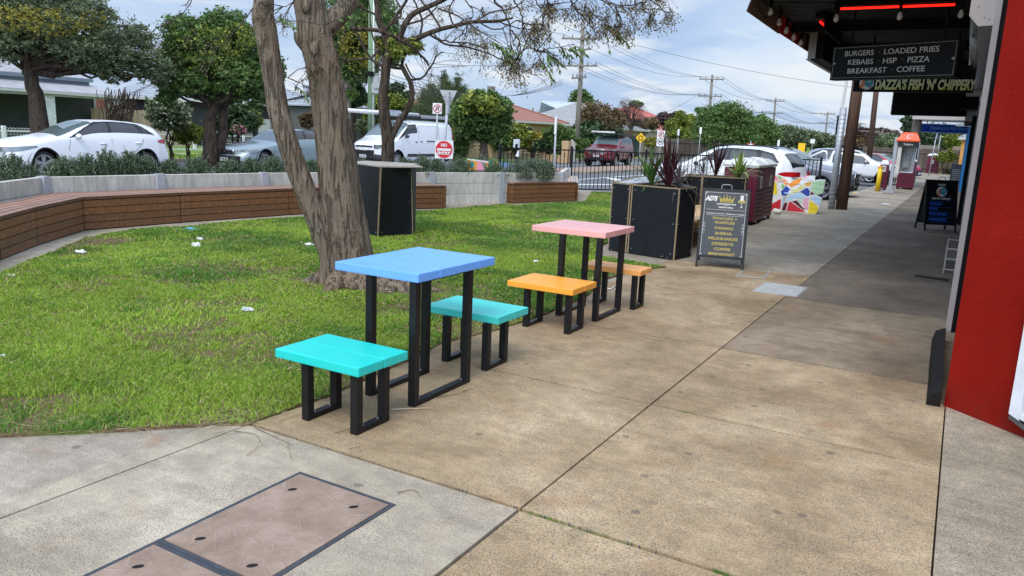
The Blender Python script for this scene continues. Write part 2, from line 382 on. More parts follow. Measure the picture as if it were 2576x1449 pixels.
BLACKPLY.col(BLACKPLY.ramp(BLACKPLY.noise(3, 6, 0.7, _v), [(0.3, (0.007, 0.009, 0.012)), (0.7, (0.013, 0.015, 0.019))])).set(rough=BLACKPLY.ramp(BLACKPLY.noise(6, 5, 0.7, _v), [(0.3, 0.45), (0.7, 0.7)]), spec=0.22); BLACKPLY.bump(BLACKPLY.noise(300, 2), 0.1, 0.001); BLACKPLY = BLACKPLY.m
PLYEDGE = plain('ply_edge', (0.27, 0.20, 0.12), 0.7, var=0.25, vs=40)
SCREW = plain('screw_steel', (0.5, 0.5, 0.5), 0.35, 0.9)
MERBAU = wood('merbau_boards', (0.080, 0.036, 0.015), (0.150, 0.070, 0.029), (0.235, 0.12, 0.052))
MERBTOP = wood('merbau_top', (0.17, 0.095, 0.065), (0.25, 0.145, 0.105), (0.33, 0.21, 0.155))
GREYDECK = wood('weathered_deck', (0.30, 0.25, 0.22), (0.40, 0.345, 0.31), (0.48, 0.42, 0.385))
PINE = wood('pine', (0.42, 0.28, 0.14), (0.53, 0.37, 0.20), (0.6, 0.44, 0.26))
FENCEW = wood('grey_palings', (0.13, 0.115, 0.095), (0.21, 0.19, 0.16), (0.30, 0.27, 0.23), (8, 8, 0.6), 0.9)
FENCED = wood('dark_palings', (0.07, 0.055, 0.045), (0.12, 0.095, 0.078), (0.18, 0.15, 0.125), (8, 8, 0.6), 0.9)
FENCEL = wood('tan_palings', (0.30, 0.23, 0.15), (0.40, 0.31, 0.21), (0.50, 0.41, 0.29), (8, 8, 0.6), 0.9)
POLEW = wood('pole_timber', (0.13, 0.11, 0.09), (0.21, 0.185, 0.155), (0.30, 0.27, 0.235), (6, 6, 0.3), 0.9, per=False)
POLEG = wood('green_treated_pole', (0.16, 0.25, 0.15), (0.23, 0.34, 0.21), (0.31, 0.43, 0.28), (6, 6, 0.3), 0.85, per=False)
POLEB = wood('brown_pole_timber', (0.06, 0.030, 0.018), (0.11, 0.056, 0.034), (0.165, 0.09, 0.055), (6, 6, 0.35), 0.8, per=False)
WALLC = Mat('retaining_concrete'); _v = WALLC.co()
_g = WALLC.n('ShaderNodeNewGeometry')
_b = WALLC.ramp(WALLC.noise(2.0, 6, 0.65, _v), [(0.3, (0.50, 0.48, 0.42)), (0.6, (0.66, 0.63, 0.57)), (0.8, (0.74, 0.71, 0.64))])
_b = WALLC.mix(1.0, _b, WALLC.ramp(_g.outputs['Random Per Island'], [(0, (0.78, 0.80, 0.83)), (1, (1.08, 1.06, 1.0))]), 'MULTIPLY')
_s = WALLC.ramp(WALLC.noise(5, 6, 0.75, WALLC.co((3, 3, 0.5))), [(0.40, 0.75), (0.6, 1.05)])
WALLC.col(WALLC.mix(1.0, _b, _s, 'MULTIPLY')).set(rough=0.85); WALLC.bump(WALLC.noise(70, 5, 0.7), 0.3, 0.004); WALLC = WALLC.m
MULCH = Mat('mulch'); MULCH.col(MULCH.ramp(MULCH.noise(45, 6, 0.8), [(0.3, (0.03, 0.018, 0.012)), (0.7, (0.13, 0.085, 0.06))])).set(rough=0.95); MULCH.bump(MULCH.noise(45, 6, 0.8), 1.0, 0.03); MULCH = MULCH.m
def brick(name, c1, c2, mo, sc=4.2, br=(0.5, 0.25)):
    m = Mat(name); b = m.n('ShaderNodeTexBrick'); b.inputs['Scale'].default_value = sc
    b.inputs['Color1'].default_value = (*c1, 1); b.inputs['Color2'].default_value = (*c2, 1); b.inputs['Mortar'].default_value = (*mo, 1)
    b.inputs['Mortar Size'].default_value = 0.02; b.inputs['Brick Width'].default_value = 1.0; b.inputs['Row Height'].default_value = 0.36
    tc = m.n('ShaderNodeTexCoord'); sp = m.n('ShaderNodeSeparateXYZ'); m.l(tc.outputs['Object'], sp.inputs[0])
    cb = m.n('ShaderNodeCombineXYZ'); m.l(m.math('ADD', sp.outputs[0], sp.outputs[1]), cb.inputs[0]); m.l(sp.outputs[2], cb.inputs[1]); m.l(cb.outputs[0], b.inputs['Vector'])
    m.col(m.mix(1.0, b.outputs['Color'], m.ramp(m.noise(12, 4), [(0.3, 0.8), (0.7, 1.2)]), 'MULTIPLY')).set(rough=0.9); MATS[name] = m.m; return m.m
BRICKY = brick('yellow_brick', (0.50, 0.33, 0.17), (0.42, 0.26, 0.12), (0.5, 0.45, 0.38))
BRICKR = brick('red_brick', (0.36, 0.12, 0.05), (0.28, 0.09, 0.04), (0.4, 0.33, 0.28))
BRICKM = brick('median_brick', (0.33, 0.14, 0.09), (0.27, 0.11, 0.07), (0.3, 0.2, 0.15))
def roofmat(name, c1, c2, sc=3.2, tile=True, rough=0.5, metal=0.0):
    m = Mat(name); tc = m.n('ShaderNodeTexCoord'); sp = m.n('ShaderNodeSeparateXYZ'); m.l(tc.outputs['Object'], sp.inputs[0])
    def saw(o, s): return m.math('FRACT', m.math('MULTIPLY', o, s))
    if tile:
        h = m.ramp(saw(sp.outputs[2], sc * 2.0), [(0.0, 0.0), (0.12, 0.35), (0.22, 1.0), (1.0, 0.85)])
        m.col(m.mix(h, tuple(x * 0.3 for x in c1), m.ramp(m.noise(3, 5, 0.7), [(0.3, c1), (0.7, c2)])))
    else:
        w = m.math('ABSOLUTE', m.math('SINE', m.math('MULTIPLY', m.math('ADD', sp.outputs[0], sp.outputs[1]), sc * 2)))
        h = m.ramp(w, [(0.0, 0.75), (0.4, 1.0)])
        m.col(m.mix(1.0, m.ramp(m.noise(1.5, 5, 0.7), [(0.3, c1), (0.7, c2)]), h, 'MULTIPLY'))
    m.set(rough=rough, metal=metal); m.bump(h, 0.6, 0.03); MATS[name] = m.m; return m.m
def glassmat(name, c, rough=0.05):
    m = Mat(name); m.col(c).set(rough=rough, spec=0.8); m.b.inputs['IOR'].default_value = 1.6; MATS[name] = m.m; return m.m
GLASS = glassmat('tinted_glass', (0.012, 0.016, 0.022))
SCREENG = glassmat('windscreen_glass', (0.10, 0.135, 0.14), 0.04)
WINDOWG = glassmat('house_window_glass', (0.05, 0.06, 0.07))
def carpaint(name, c, metal=0.0, rough=0.28):
    m = Mat(name); m.col(c).set(rough=rough, metal=metal, coat=0.6); m.b.inputs['Coat Roughness'].default_value = 0.06; MATS[name] = m.m; return m.m
CLEAR = Mat('clear_panel'); CLEAR.col((0.8, 0.85, 0.88)).set(rough=0.08, trans=1.0); CLEAR.b.inputs['Alpha'].default_value = 0.22; CLEAR = CLEAR.m
# ------------------------------------------------------------ setting: ground, roads, paths, lawn
def depth(p): return -((CM.transposed() @ (Vector(p) - EYE)).z)
def wm(pxw, p): return pxw * depth(p) / FOC                 # width in metres of something that many units wide at p
def zat(x, y, py):
    lo, hi = -3.0, 40.0
    for _ in range(40):
        m = (lo + hi) / 2; c = CM.transposed() @ (Vector((x, y, m)) - EYE)
        if CY - FOC * c.y / -c.z > py: lo = m
        else: hi = m
    return lo
m = MB(); m.add([(-900, -300, -0.2), (900, -300, -0.2), (900, 1500, -0.2), (-900, 1500, -0.2)], [(0, 1, 2, 3)])
struct('ground', m, VERGE)
KX = -3.12
RZ = lambda x: -0.12 if x > -11 else (-0.02 if x < -15 else -0.12 + 0.1 * (-11 - x) / 4)
m = MB()
for p, q, ya, yb, yc, yd in ((-26.2, -22.2, -60, 37.5, 39, -60), (-22.2, -15, -60, 400, 400, -60), (-15, -13.2, -60, 400, 400, -60), (-13.2, -11, 15.9, 400, 400, 19.7), (-11, -9.9, 19.7, 400, 400, 21.6), (-9.9, -8.3, 21.6, 390, 390, 22.3), (-8.3, -6.2, 22.3, 66, 64, 23.7), (-6.2, KX - .16, 23.7, 64, 62, 25.2)):
    m.add([(p, ya, RZ(p)), (q, yd, RZ(q)), (q, yc, RZ(q)), (p, yb, RZ(p))], [(0, 1, 2, 3)])
struct('road', m, ASPH)
m = MB()
m.bbox((-60, -60, -0.19), (-26.4, 37.3, 0.06)); m.bbox((-60, 37.4, -0.19), (-22.4, 420, 0.06)); m.bbox((-6.4, 66.2, -0.19), (40, 120, 0.01))
struct('verge', m, VERGE)
m = MB(); m.bbox((-26.38, -60, -0.19), (-26.2, 37.3, 0.10)); m.bbox((-22.38, 38.9, -0.19), (-22.2, 400, 0.10)); m.bbox((KX - .15, 25.3, -0.19), (KX, 62, 0.003))
m.prism([(-3.27, 25.3), (-3.12, 25.3), (-6.1, 23.55), (-6.2, 23.7)], -0.19, 0.003); m.prism([(-6.1, 23.54), (-6.2, 23.69), (-8.3, 22.29), (-8.2, 22.14)], -0.19, 0.003)
struct('kerb', m, C_GREY)
m = MB(); m.prism([(-31.4, -60), (-29.9, -60), (-29.9, 400), (-31.4, 400)], -0.1, 0.07); struct('far_path', m, C_FAR)
# median island with brick infill and pale kerb
md = [(-14.3, 31.5), (-14.3, 90), (-16.6, 90), (-16.6, 31.5), (-16.2, 30.2), (-15.4, 29.6), (-14.7, 30.2)]
m = MB(); m.prism(md, -0.19, 0.08); struct('median_kerb', m, C_GREY)
m = MB(); m.prism([(x + (0.22 if x < -15.4 else -0.22), y + 0.25 if y < 40 else y) for x, y in md], -0.1, 0.086); struct('median_paving', m, BRICKM)
LINEW = plain('road_line_white', (0.62, 0.62, 0.60), 0.7, var=0.2, vs=25)
m = MB()
def line(mm, a, b, w, z=-0.114):
    a = Vector((*a, 0)); b = Vector((*b, 0)); d = (b - a).normalized(); n = Vector((-d.y, d.x, 0)) * w / 2
    mm.quad(*[(p.x, p.y, RZ(p.x) + .006) for p in (a - n, b - n, b + n, a + n)])
line(m, (-13.0, 27.0), (-13.0, 80), 0.14); line(m, (-12.2, 24.4), (-10.0, 29.0), 0.35)
for k in range(7): line(m, (-12.85, 30.5 + 4.2 * k), (-10.4, 27.6 + 4.2 * k), 0.55)
line(m, (-10.2, 25.6), (-10.2, 80), 0.14)
line(m, (-7.4, 25.6), (-3.5, 26.6), 0.10); line(m, (-7.2, 33.2), (-3.4, 31.6), 0.10); line(m, (-7.2, 39.2), (-3.4, 37.6), 0.10)
line(m, (-19.2, -20), (-19.2, 200), 0.12)
struct('road_marking', m, LINEW)
# plaza base and footpath slabs
m = MB(); m.prism([(-14.6, -6), (-3.28, -6), (-3.28, 24.9), (-6.15, 23.5), (-8.3, 22.1), (-10.2, 21.3), (-11.6, 19.4), (-13.1, 16), (-13.1, -6)], -0.15, -0.006)
struct('plaza_paving', m, C_FAR)
m = MB(); m.prism([(-3.29, -6), (3.5, -6), (3.5, 70), (-3.29, 70)], -0.17, -0.028); struct('path_base', m, MULCH)
JT = 0.012
rows = [2.735, 4.372, 5.975, 8.50, 10.15, 12.2, 14.55, 16.9, 19.3, 21.7, 24.2, 27.2, 30.2, 33.2, 36.2, 39.2, 42.2, 45.2, 48.2, 51.2, 54.2, 57.2, 60.2, 63.2, 66.1]
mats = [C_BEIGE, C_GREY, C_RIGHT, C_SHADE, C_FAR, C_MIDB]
m = MB(); joint = {4.372: 0.007, 5.975: 0.009}
def slab(x0, y0, x1, y1, mi, dz=0.0):
    nx = max(1, int((x1 - x0) / 0.8)); m.m = mi
    m.prism([(x0, y0), (x1, y0), (x1, y1), (x0, y1)], -0.10, dz)
slab(-3.30, -4, -3.158, 2.728, 1); slab(-3.148, -0.6, -1.478, 2.722, 1); slab(-3.148, -4, -1.478, -0.61, 1)
slab(-1.462, -0.6, 0.100, 2.72, 0, -.002); slab(-1.462, -4, 0.100, -0.61, 0); slab(0.108, -4, 3.4, 5.6, 2, .002)
for i in range(len(rows) - 1):
    y0, y1 = rows[i], rows[i + 1]; j = joint.get(y0, 0.010); k = joint.get(y1, 0.010)
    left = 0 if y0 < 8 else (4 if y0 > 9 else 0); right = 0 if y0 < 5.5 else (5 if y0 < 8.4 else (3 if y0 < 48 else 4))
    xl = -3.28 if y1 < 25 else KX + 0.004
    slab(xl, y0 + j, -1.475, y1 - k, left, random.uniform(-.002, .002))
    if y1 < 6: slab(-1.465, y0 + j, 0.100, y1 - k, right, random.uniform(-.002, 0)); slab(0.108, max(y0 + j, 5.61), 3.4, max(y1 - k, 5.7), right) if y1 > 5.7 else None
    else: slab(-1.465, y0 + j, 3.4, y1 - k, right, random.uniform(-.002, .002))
slab(-6.0, 57.3, -3.13, 66.0, 4)
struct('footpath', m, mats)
# weeds in the joints
# covers set in the footpath
def pit(name, label, corners, mat, fr, zt=0.006, ins=0.05):
    c = Vector(((sum(p[0] for p in corners)) / 4, (sum(p[1] for p in corners)) / 4, 0))
    t = thing(name, label, 'pit lid', (c.x, c.y, 0))
    a = MB(); n = 4
    sh = lambda p, w: (p[0] + (w if p[0] < c.x else -w), p[1] + (w if p[1] < c.y else -w)) if ins < 0 else tuple(Vector((*p, 0)).lerp(c, ins + w + (0.0 if w else 0))[:2])
    inn = [sh(p, -ins if ins < 0 else 0) for p in corners]
    for i in range(4):
        p, q, r, s_ = corners[i], corners[(i + 1) % 4], inn[(i + 1) % 4], inn[i]; a.prism([p, q, r, s_], -0.02, zt)
    a.build('surround', fr, t)
    in2 = [sh(p, -ins + .003 if ins < 0 else .02) for p in corners]
    b = MB(); b.prism(in2, -0.02, zt + 0.002); return t, b, c
LIDM = Mat('cast_pit_lid'); _v = LIDM.co()
_vo = LIDM.n('ShaderNodeTexVoronoi', feature='DISTANCE_TO_EDGE'); _vo.inputs['Scale'].default_value = 15; LIDM.l(_v, _vo.inputs['Vector'])
_e = LIDM.ramp(_vo.outputs['Distance'], [(0.0, 1.0), (0.05, 0.0)])
_pt = LIDM.ramp(LIDM.noise(3.5, 3, 0.5, _v), [(0.42, 0.0), (0.6, 1.0)])
_e2 = LIDM.math('MULTIPLY', _e, _pt)
_c = LIDM.ramp(LIDM.noise(5, 6, 0.65, _v), [(0.3, (0.19, 0.128, 0.092)), (0.5, (0.265, 0.187, 0.140)), (0.7, (0.35, 0.258, 0.20))])
LIDM.col(LIDM.mix(LIDM.math('MULTIPLY', _e2, 0.30), _c, (0.46, 0.37, 0.29))).set(rough=0.8)
LIDM.bump(LIDM.math('ADD', _e, LIDM.math('MULTIPLY', LIDM.noise(60, 4), 0.5)), 0.4, 0.005); LIDM = LIDM.m
RIMM = plain('pit_frame_grey', (0.055, 0.06, 0.07), 0.55, 0.3, 0.2, 20)
lx0, lx1 = -2.50, -1.93
t, b, c = pit('pit_lid', 'large brown patterned pit lid, the fully visible far one of the pair', [(lx0, 1.70), (lx1, 1.70), (lx1, 2.455), (lx0, 2.455)], LIDM, RIMM, 0.004, -0.019)
for hx, hy in ((-2.36, 2.28), (-2.08, 2.30), (-2.33, 1.86), (-2.07, 1.84)): pass
lid = b.build('lid', LIDM, t)
h = MB()
for hx, hy in ((-2.39, 2.30), (-2.06, 2.33), (-2.37, 1.80), (-2.06, 1.78)): h.lathe([(.021, .0078), (.0, .0079)], c=(hx, hy, 0), n=12, M=Matrix.Rotation(.9, 3, 'Z') @ Matrix.Diagonal((1.0, .55, 1.0)))
h.build('lifting_slot', DARK, t)
t, b, c = pit('pit_lid', 'large brown patterned pit lid cut off by the bottom edge, near half of the pair', [(lx0, 0.93), (lx1, 0.93), (lx1, 1.698), (lx0, 1.698)], LIDM, RIMM, 0.004, -0.019)
b.build('lid', LIDM, t); h = MB()
for hx, hy in ((-2.39, 1.55), (-2.06, 1.56)): h.lathe([(.021, .0078), (.0, .0079)], c=(hx, hy, 0), n=12, M=Matrix.Rotation(.9, 3, 'Z') @ Matrix.Diagonal((1.0, .55, 1.0)))
h.build('lifting_slot', DARK, t)
t, b, c = pit('pit_lid', 'small square pale concrete lid in the middle of the footpath', [(-1.84, 8.60), (-1.36, 8.60), (-1.36, 9.28), (-1.84, 9.28)], C_GREY, GALVP, 0.004, 0.04); b.build('lid', plain('lid_pale', (0.42, 0.43, 0.42), 0.7, 0.1, 0.2, 12), t)
t, b, c = pit('pit_lid', 'sandy steel framed pit lid beside the AD\'S sandwich board', [(-2.24, 9.46), (-1.92, 9.56), (-1.96, 10.12), (-2.28, 10.0)], C_BEIGE, GALVP, 0.004, 0.10); b.build('lid', C_BEIGE, t)
# cracks and grate by the shop wall
m = MB(); m.prism([(-0.36, 11.15), (0.03, 11.05), (0.03, 11.25), (-0.36, 11.3)], 0.0, 0.006); tag(m.build('drain_slot', DARK), 'dark open drain slot in the footpath by the shop wall', 'drain')
# ------------------------------------------------------------ lawn
LAWN = [(-2.6 - 0.55, 2.70), (-3.12, 3.3), (-3.2, 4.2), (-3.27, 4.7), (-3.15, 5.3), (-3.10, 6.0), (-3.13, 7.0), (-3.38, 8.1), (-3.33, 8.9), (-3.12, 9.45), (-4.2, 9.55), (-4.55, 10.6), (-4.9, 13.4), (-5.3, 16.5), (-6.0, 20), (-7.6, 21.5), (-8.76, 21.15),
        (-9.3, 20.8), (-8.05, 17.65), (-8.65, 15.3), (-9.03, 15.35), (-9.05, 14.26), (-9.05, 13.28), (-9.88, 9.83), (-10.03, 8.58), (-10.17, 6.79), (-9.93, 5.96), (-8.85, 4.78), (-8.2, 4.03), (-6.5, 2.0), (-5.0, 0.6), (-4.4, 1.4), (-4.0, 1.9), (-3.6, 2.28), (-3.3, 2.6)]
m = MB(); m.prism(LAWN, -0.05, 0.012); struct('lawn', m, SOIL)
def inpoly(P, poly):
    x, y = P[:, 0], P[:, 1]; r = np.zeros(len(P), bool); n = len(poly)
    for i in range(n):
        x0, y0 = poly[i]; x1, y1 = poly[(i + 1) % n]
        c = ((y0 > y) != (y1 > y)) & (x < (x1 - x0) * (y - y0) / (y1 - y0 + 1e-12) + x0); r ^= c
    return r
def vnoise(P, s, seed):
    rg = np.random.default_rng(seed); g = rg.random((128, 128)); q = P * s + 37.3
    i = np.floor(q).astype(int); f = q - i; f = f * f * (3 - 2 * f); a = i % 128; b = (i + 1) % 128
    return (g[a[:, 0], a[:, 1]] * (1 - f[:, 0]) * (1 - f[:, 1]) + g[b[:, 0], a[:, 1]] * f[:, 0] * (1 - f[:, 1]) + g[a[:, 0], b[:, 1]] * (1 - f[:, 0]) * f[:, 1] + g[b[:, 0], b[:, 1]] * f[:, 0] * f[:, 1])
def blades(name, poly, dens, mat, hh=(0.022, 0.05), ww=0.0045, bare=(), parent=None, z0=0.012, label='short patchy green grass'):
    x = [p[0] for p in poly]; y = [p[1] for p in poly]; area = (max(x) - min(x)) * (max(y) - min(y))
    n = int(area * dens); P = np.stack([RNG.uniform(min(x), max(x), n), RNG.uniform(min(y), max(y), n)], 1)
    d = np.hypot(P[:, 0], P[:, 1]); keep = RNG.random(n) < np.clip((5.5 / np.maximum(d, 2.0)) ** 1.3, 0.12, 1.0)
    P = P[keep]; P = P[inpoly(P, poly)]
    q = 0.5 * vnoise(P, 1.3, 1) + 0.3 * vnoise(P, 4.1, 2) + 0.2 * vnoise(P, 11, 3)
    pr = np.clip((q - 0.375) * 6.0, 0.12, 1.0)
    for (bx, by, br, bs) in bare: pr *= 1 - bs * np.exp(-(((P[:, 0] - bx) ** 2 + (P[:, 1] - by) ** 2) / br ** 2))
    P = P[RNG.random(len(P)) < pr]; n = len(P); d = np.hypot(P[:, 0], P[:, 1])
    w = ww * np.clip(d / 4.0, 0.9, 3.6) * RNG.uniform(0.7, 1.4, n); h = RNG.uniform(*hh, n) * (0.75 + 0.6 * vnoise(P, 2.1, 5))
    a = RNG.uniform(0, 2 * np.pi, n); b = RNG.uniform(0, 2 * np.pi, n); lean = RNG.uniform(0.2, 1.5, n) * h
    dx, dy = np.cos(a) * w / 2, np.sin(a) * w / 2; lx, ly = np.cos(b) * lean, np.sin(b) * lean
    V = np.zeros((n, 5, 3), np.float32); Z = z0 - 0.004
    V[:, 0] = np.stack([P[:, 0] - dx, P[:, 1] - dy, np.full(n, Z)], 1); V[:, 1] = np.stack([P[:, 0] + dx, P[:, 1] + dy, np.full(n, Z)], 1)
    V[:, 2] = np.stack([P[:, 0] + dx * .8 + lx * .35, P[:, 1] + dy * .8 + ly * .35, Z + h * .62], 1); V[:, 3] = np.stack([P[:, 0] - dx * .8 + lx * .35, P[:, 1] - dy * .8 + ly * .35, Z + h * .62], 1)
    V[:, 4] = np.stack([P[:, 0] + lx, P[:, 1] + ly, Z + h], 1)
    base = np.arange(n) * 5
    F = np.concatenate([np.stack([base, base + 1, base + 2], 1), np.stack([base, base + 2, base + 3], 1), np.stack([base + 3, base + 2, base + 4], 1)])
    tone = vnoise(P, 0.9, 8) * 0.6 + vnoise(P, 3.3, 9) * 0.4
    r = RNG.random(n); mi = np.where(r < 0.11, 2, np.where(tone + RNG.normal(0, 0.09, n) > 0.50, 0, 1)); mi = np.concatenate([mi] * 3)
    o = fast_mesh(name, V.reshape(-1, 3), F, mat, mi=mi); return tag(o, label, 'grass', kind='stuff')
GR = [leafmat('grass_bright', [(0.0, (0.17, 0.31, 0.025)), (0.5, (0.29, 0.44, 0.04)), (1.0, (0.43, 0.54, 0.09))], 0.6, 0.2), leafmat('grass_deep', [(0.0, (0.06, 0.17, 0.02)), (0.6, (0.12, 0.27, 0.03)), (1.0, (0.21, 0.37, 0.05))], 0.6, 0.2),
      leafmat('grass_straw', [(0.0, (0.24, 0.19, 0.09)), (1.0, (0.46, 0.38, 0.20))], 0.7, 0.1)]
tb = (-5.36, 5.94)
bare = [(tb[0], tb[1], 0.9, .95), (tb[0] + .75, tb[1] + .1, 0.5, .9), (-9.5, 5.9, 0.5, .9), (-8.8, 5.1, 0.45, .9), (-9.6, 7.2, 0.4, .8), (-8.1, 4.25, 0.4, .9), (-6.9, 10.6, 0.7, .6), (-6.4, 12, .6, .4), (-9.1, 14.6, 0.7, .95), (-3.15, 3.6, 0.3, .9), (-3.3, 2.75, 0.35, .7), (-4.2, 2.6, .3, .5), (-3.2, 5.0, .25, .8), (-3.3, 6.4, .3, .7), (-5.0, 3.9, .3, .4)]
blades('lawn_grass', LAWN, 24000, GR, hh=(0.014, 0.038), ww=0.0054, bare=bare, label='short patchy green lawn grass with dry straw and bare spots')
vp = [(-29.8, 8), (-26.5, 8), (-26.5, 37), (-29.8, 37)]
blades('verge_grass', vp, 900, GR, hh=(0.06, 0.14), ww=0.012, z0=0.06, label='bright green verge grass behind the parked cars')
# ------------------------------------------------------------ vegetation builders
def leafcloud(blobs, n, size, asp=0.5, clump=26, spread=0.2, droop=0.0, hollow=0.55):
    """blobs: (centre, (rx, ry, rz)); returns V, F of small leaf quads grouped in clumps"""
    vol = np.array([b[1][0] * b[1][2] for b in blobs]) ** 0.9; vol /= vol.sum(); Vs = []; 
    for (c, r), w in zip(blobs, vol):
        k = max(3, int(n * w / clump)); d = RNG.normal(size=(k, 3)); d /= np.linalg.norm(d, axis=1)[:, None]
        rad = hollow + (1 - hollow) * RNG.random(k) ** 0.6; rad *= RNG.uniform(0.8, 1.12, k)
        C = np.array(c) + d * rad[:, None] * np.array(r)
        mr = min(r)
        for j in range(k):
            q = int(clump * RNG.uniform(0.5, 1.5)); sp = mr * spread * RNG.uniform(0.6, 1.5)
            Pp = C[j] + RNG.normal(size=(q, 3)) * sp * np.array([1, 1, 0.62])
            Vs.append(Pp)
    P = np.concatenate(Vs); n = len(P)
    u = RNG.normal(size=(n, 3)); u[:, 2] = u[:, 2] * 0.7 - droop; u /= np.linalg.norm(u, axis=1)[:, None]
    v = np.cross(u, RNG.normal(size=(n, 3))); v /= np.linalg.norm(v, axis=1)[:, None] + 1e-9
    s = (size * RNG.uniform(0.6, 1.5, n))[:, None]
    V = np.stack([P - u * s, P + v * s * asp, P + u * s, P - v * s * asp], 1).reshape(-1, 3); b = np.arange(n) * 4
    return V, np.stack([b, b + 1, b + 2, b + 3], 1)
def limb(mb, p0, p1, r0, r1, kink=0.12, n=6, sides=6):
    p0 = Vector(p0); p1 = Vector(p1); L = (p1 - p0).length; pts = [p0]
    for i in range(1, n): 
        t = i / n; pts.append(p0.lerp(p1, t) + Vector([random.gauss(0, kink * L * 0.25) for _ in range(3)]))
    pts.append(p1); mb.tube(pts, [r0 + (r1 - r0) * i / n for i in range(n + 1)], sides); return pts
def pxblob(px, py, rx, ry, D, dj=0.0):
    p = A(px, py, D + dj); w = wm(rx, p); return (tuple(p), (w, w * 0.9, wm(ry, p)))
def tree(name, label, cat, D, trunk, blobs, mat, bmat, n, size, rtrunk, group=None, zb=0.0, asp=0.5, spread=0.2, clump=26, hollow=0.55, droop=0.0, limbs=7, dj=0.5):
    """trunk: list of (px, py) from base up; blobs: (px, py, rx, ry) of the crown as surveyed"""
    size *= .66 if D < 41 else .48; n = int(n * (1.9 if D < 41 else 2.4))
    b0 = A(trunk[0][0], trunk[0][1], D); t = thing(name, label, cat, (b0.x, b0.y, zb), group=group)
    pts = [Vector((b0.x, b0.y, zb))] + [A(px, py, D) for px, py in trunk[1:]]
    mb = MB(); mb.smooth = True; k = len(pts); rr = [rtrunk * (1.25 if i == 0 else 1 - 0.55 * i / (k - 1)) for i in range(k)]
    fine = []; fr = []
    for i in range(k - 1):
        for j in range(4): 
            s = j / 4; fine.append(pts[i].lerp(pts[i + 1], s) + Vector([random.gauss(0, rtrunk * 0.08) for _ in range(3)]) * (0 if i + j == 0 else 1)); fr.append(rr[i] + (rr[i + 1] - rr[i]) * s)
    fine.append(pts[-1]); fr.append(rr[-1]); mb.tube(fine, fr, 10)
    B = [pxblob(px, py, rx, ry, D, random.uniform(-dj, dj) * wm(rx, A(px, py, D))) for px, py, rx, ry in blobs]
    for c, r in B:
        for q in range(limbs if len(B) < 3 else max(2, limbs // 2)):
            e = Vector(c) + Vector((random.uniform(-1, 1) * r[0], random.uniform(-1, 1) * r[1], random.uniform(-0.2, 1) * r[2])) * 0.75
            s = fine[random.randint(int(len(fine) * 0.55), len(fine) - 1)]
            limb(mb, s, e, rtrunk * 0.33, rtrunk * 0.06)
    mb.build('trunk', bmat, t)
    V, F = leafcloud(B, n, size, asp, clump, spread, droop, hollow); fast_mesh('crown', V, F, mat, t)
    return t
L_DARK = leafmat('leaf_dark', [(0.0, (0.021, 0.045, 0.018)), (0.5, (0.045, 0.087, 0.030)), (1.0, (0.112, 0.173, 0.075))])
L_GREY = leafmat('leaf_grey_green', [(0.0, (0.050, 0.075, 0.032)), (0.5, (0.120, 0.160, 0.072)), (1.0, (0.25, 0.30, 0.17))])
L_MID = leafmat('leaf_mid', [(0.0, (0.035, 0.079, 0.021)), (0.5, (0.088, 0.166, 0.038)), (1.0, (0.201, 0.298, 0.088))])
L_YEL = leafmat('leaf_yellow_green', [(0.0, (0.051, 0.094, 0.017)), (0.5, (0.160, 0.217, 0.032)), (1.0, (0.377, 0.392, 0.065))])
L_GOLD = leafmat('leaf_golden', [(0.0, (0.108, 0.120, 0.018)), (0.5, (0.264, 0.240, 0.036)), (1.0, (0.432, 0.336, 0.060))])
L_BROWN = leafmat('leaf_brown', [(0.0, (0.065, 0.046, 0.023)), (0.5, (0.169, 0.111, 0.052)), (1.0, (0.260, 0.182, 0.091))])
L_PURP = leafmat('leaf_purple', [(0.0, (0.045, 0.027, 0.030)), (1.0, (0.150, 0.090, 0.090))])
L_PINE = leafmat('leaf_casuarina', [(0.0, (0.045, 0.075, 0.027)), (0.5, (0.112, 0.158, 0.060)), (1.0, (0.210, 0.247, 0.112))])
L_FLOW = leafmat('flower_white', [(0.0, (0.55, 0.57, 0.52)), (1.0, (0.75, 0.76, 0.72))], trans=0)
L_ROSE = leafmat('flower_pink', [(0.0, (0.55, 0.12, 0.18)), (1.0, (0.7, 0.35, 0.38))], trans=0)
BK1 = bark('bark_grey_brown', (0.115, 0.088, 0.062), (0.205, 0.162, 0.120), (0.31, 0.255, 0.195))
BK2 = bark('bark_dark', (0.035, 0.026, 0.020), (0.075, 0.056, 0.043), (0.13, 0.10, 0.08))
BK3 = bark('bark_pale_gum', (0.20, 0.17, 0.14), (0.33, 0.29, 0.245), (0.46, 0.42, 0.37))
BK4 = bark('bark_twig', (0.045, 0.034, 0.028), (0.09, 0.07, 0.058), (0.15, 0.125, 0.105), 14)
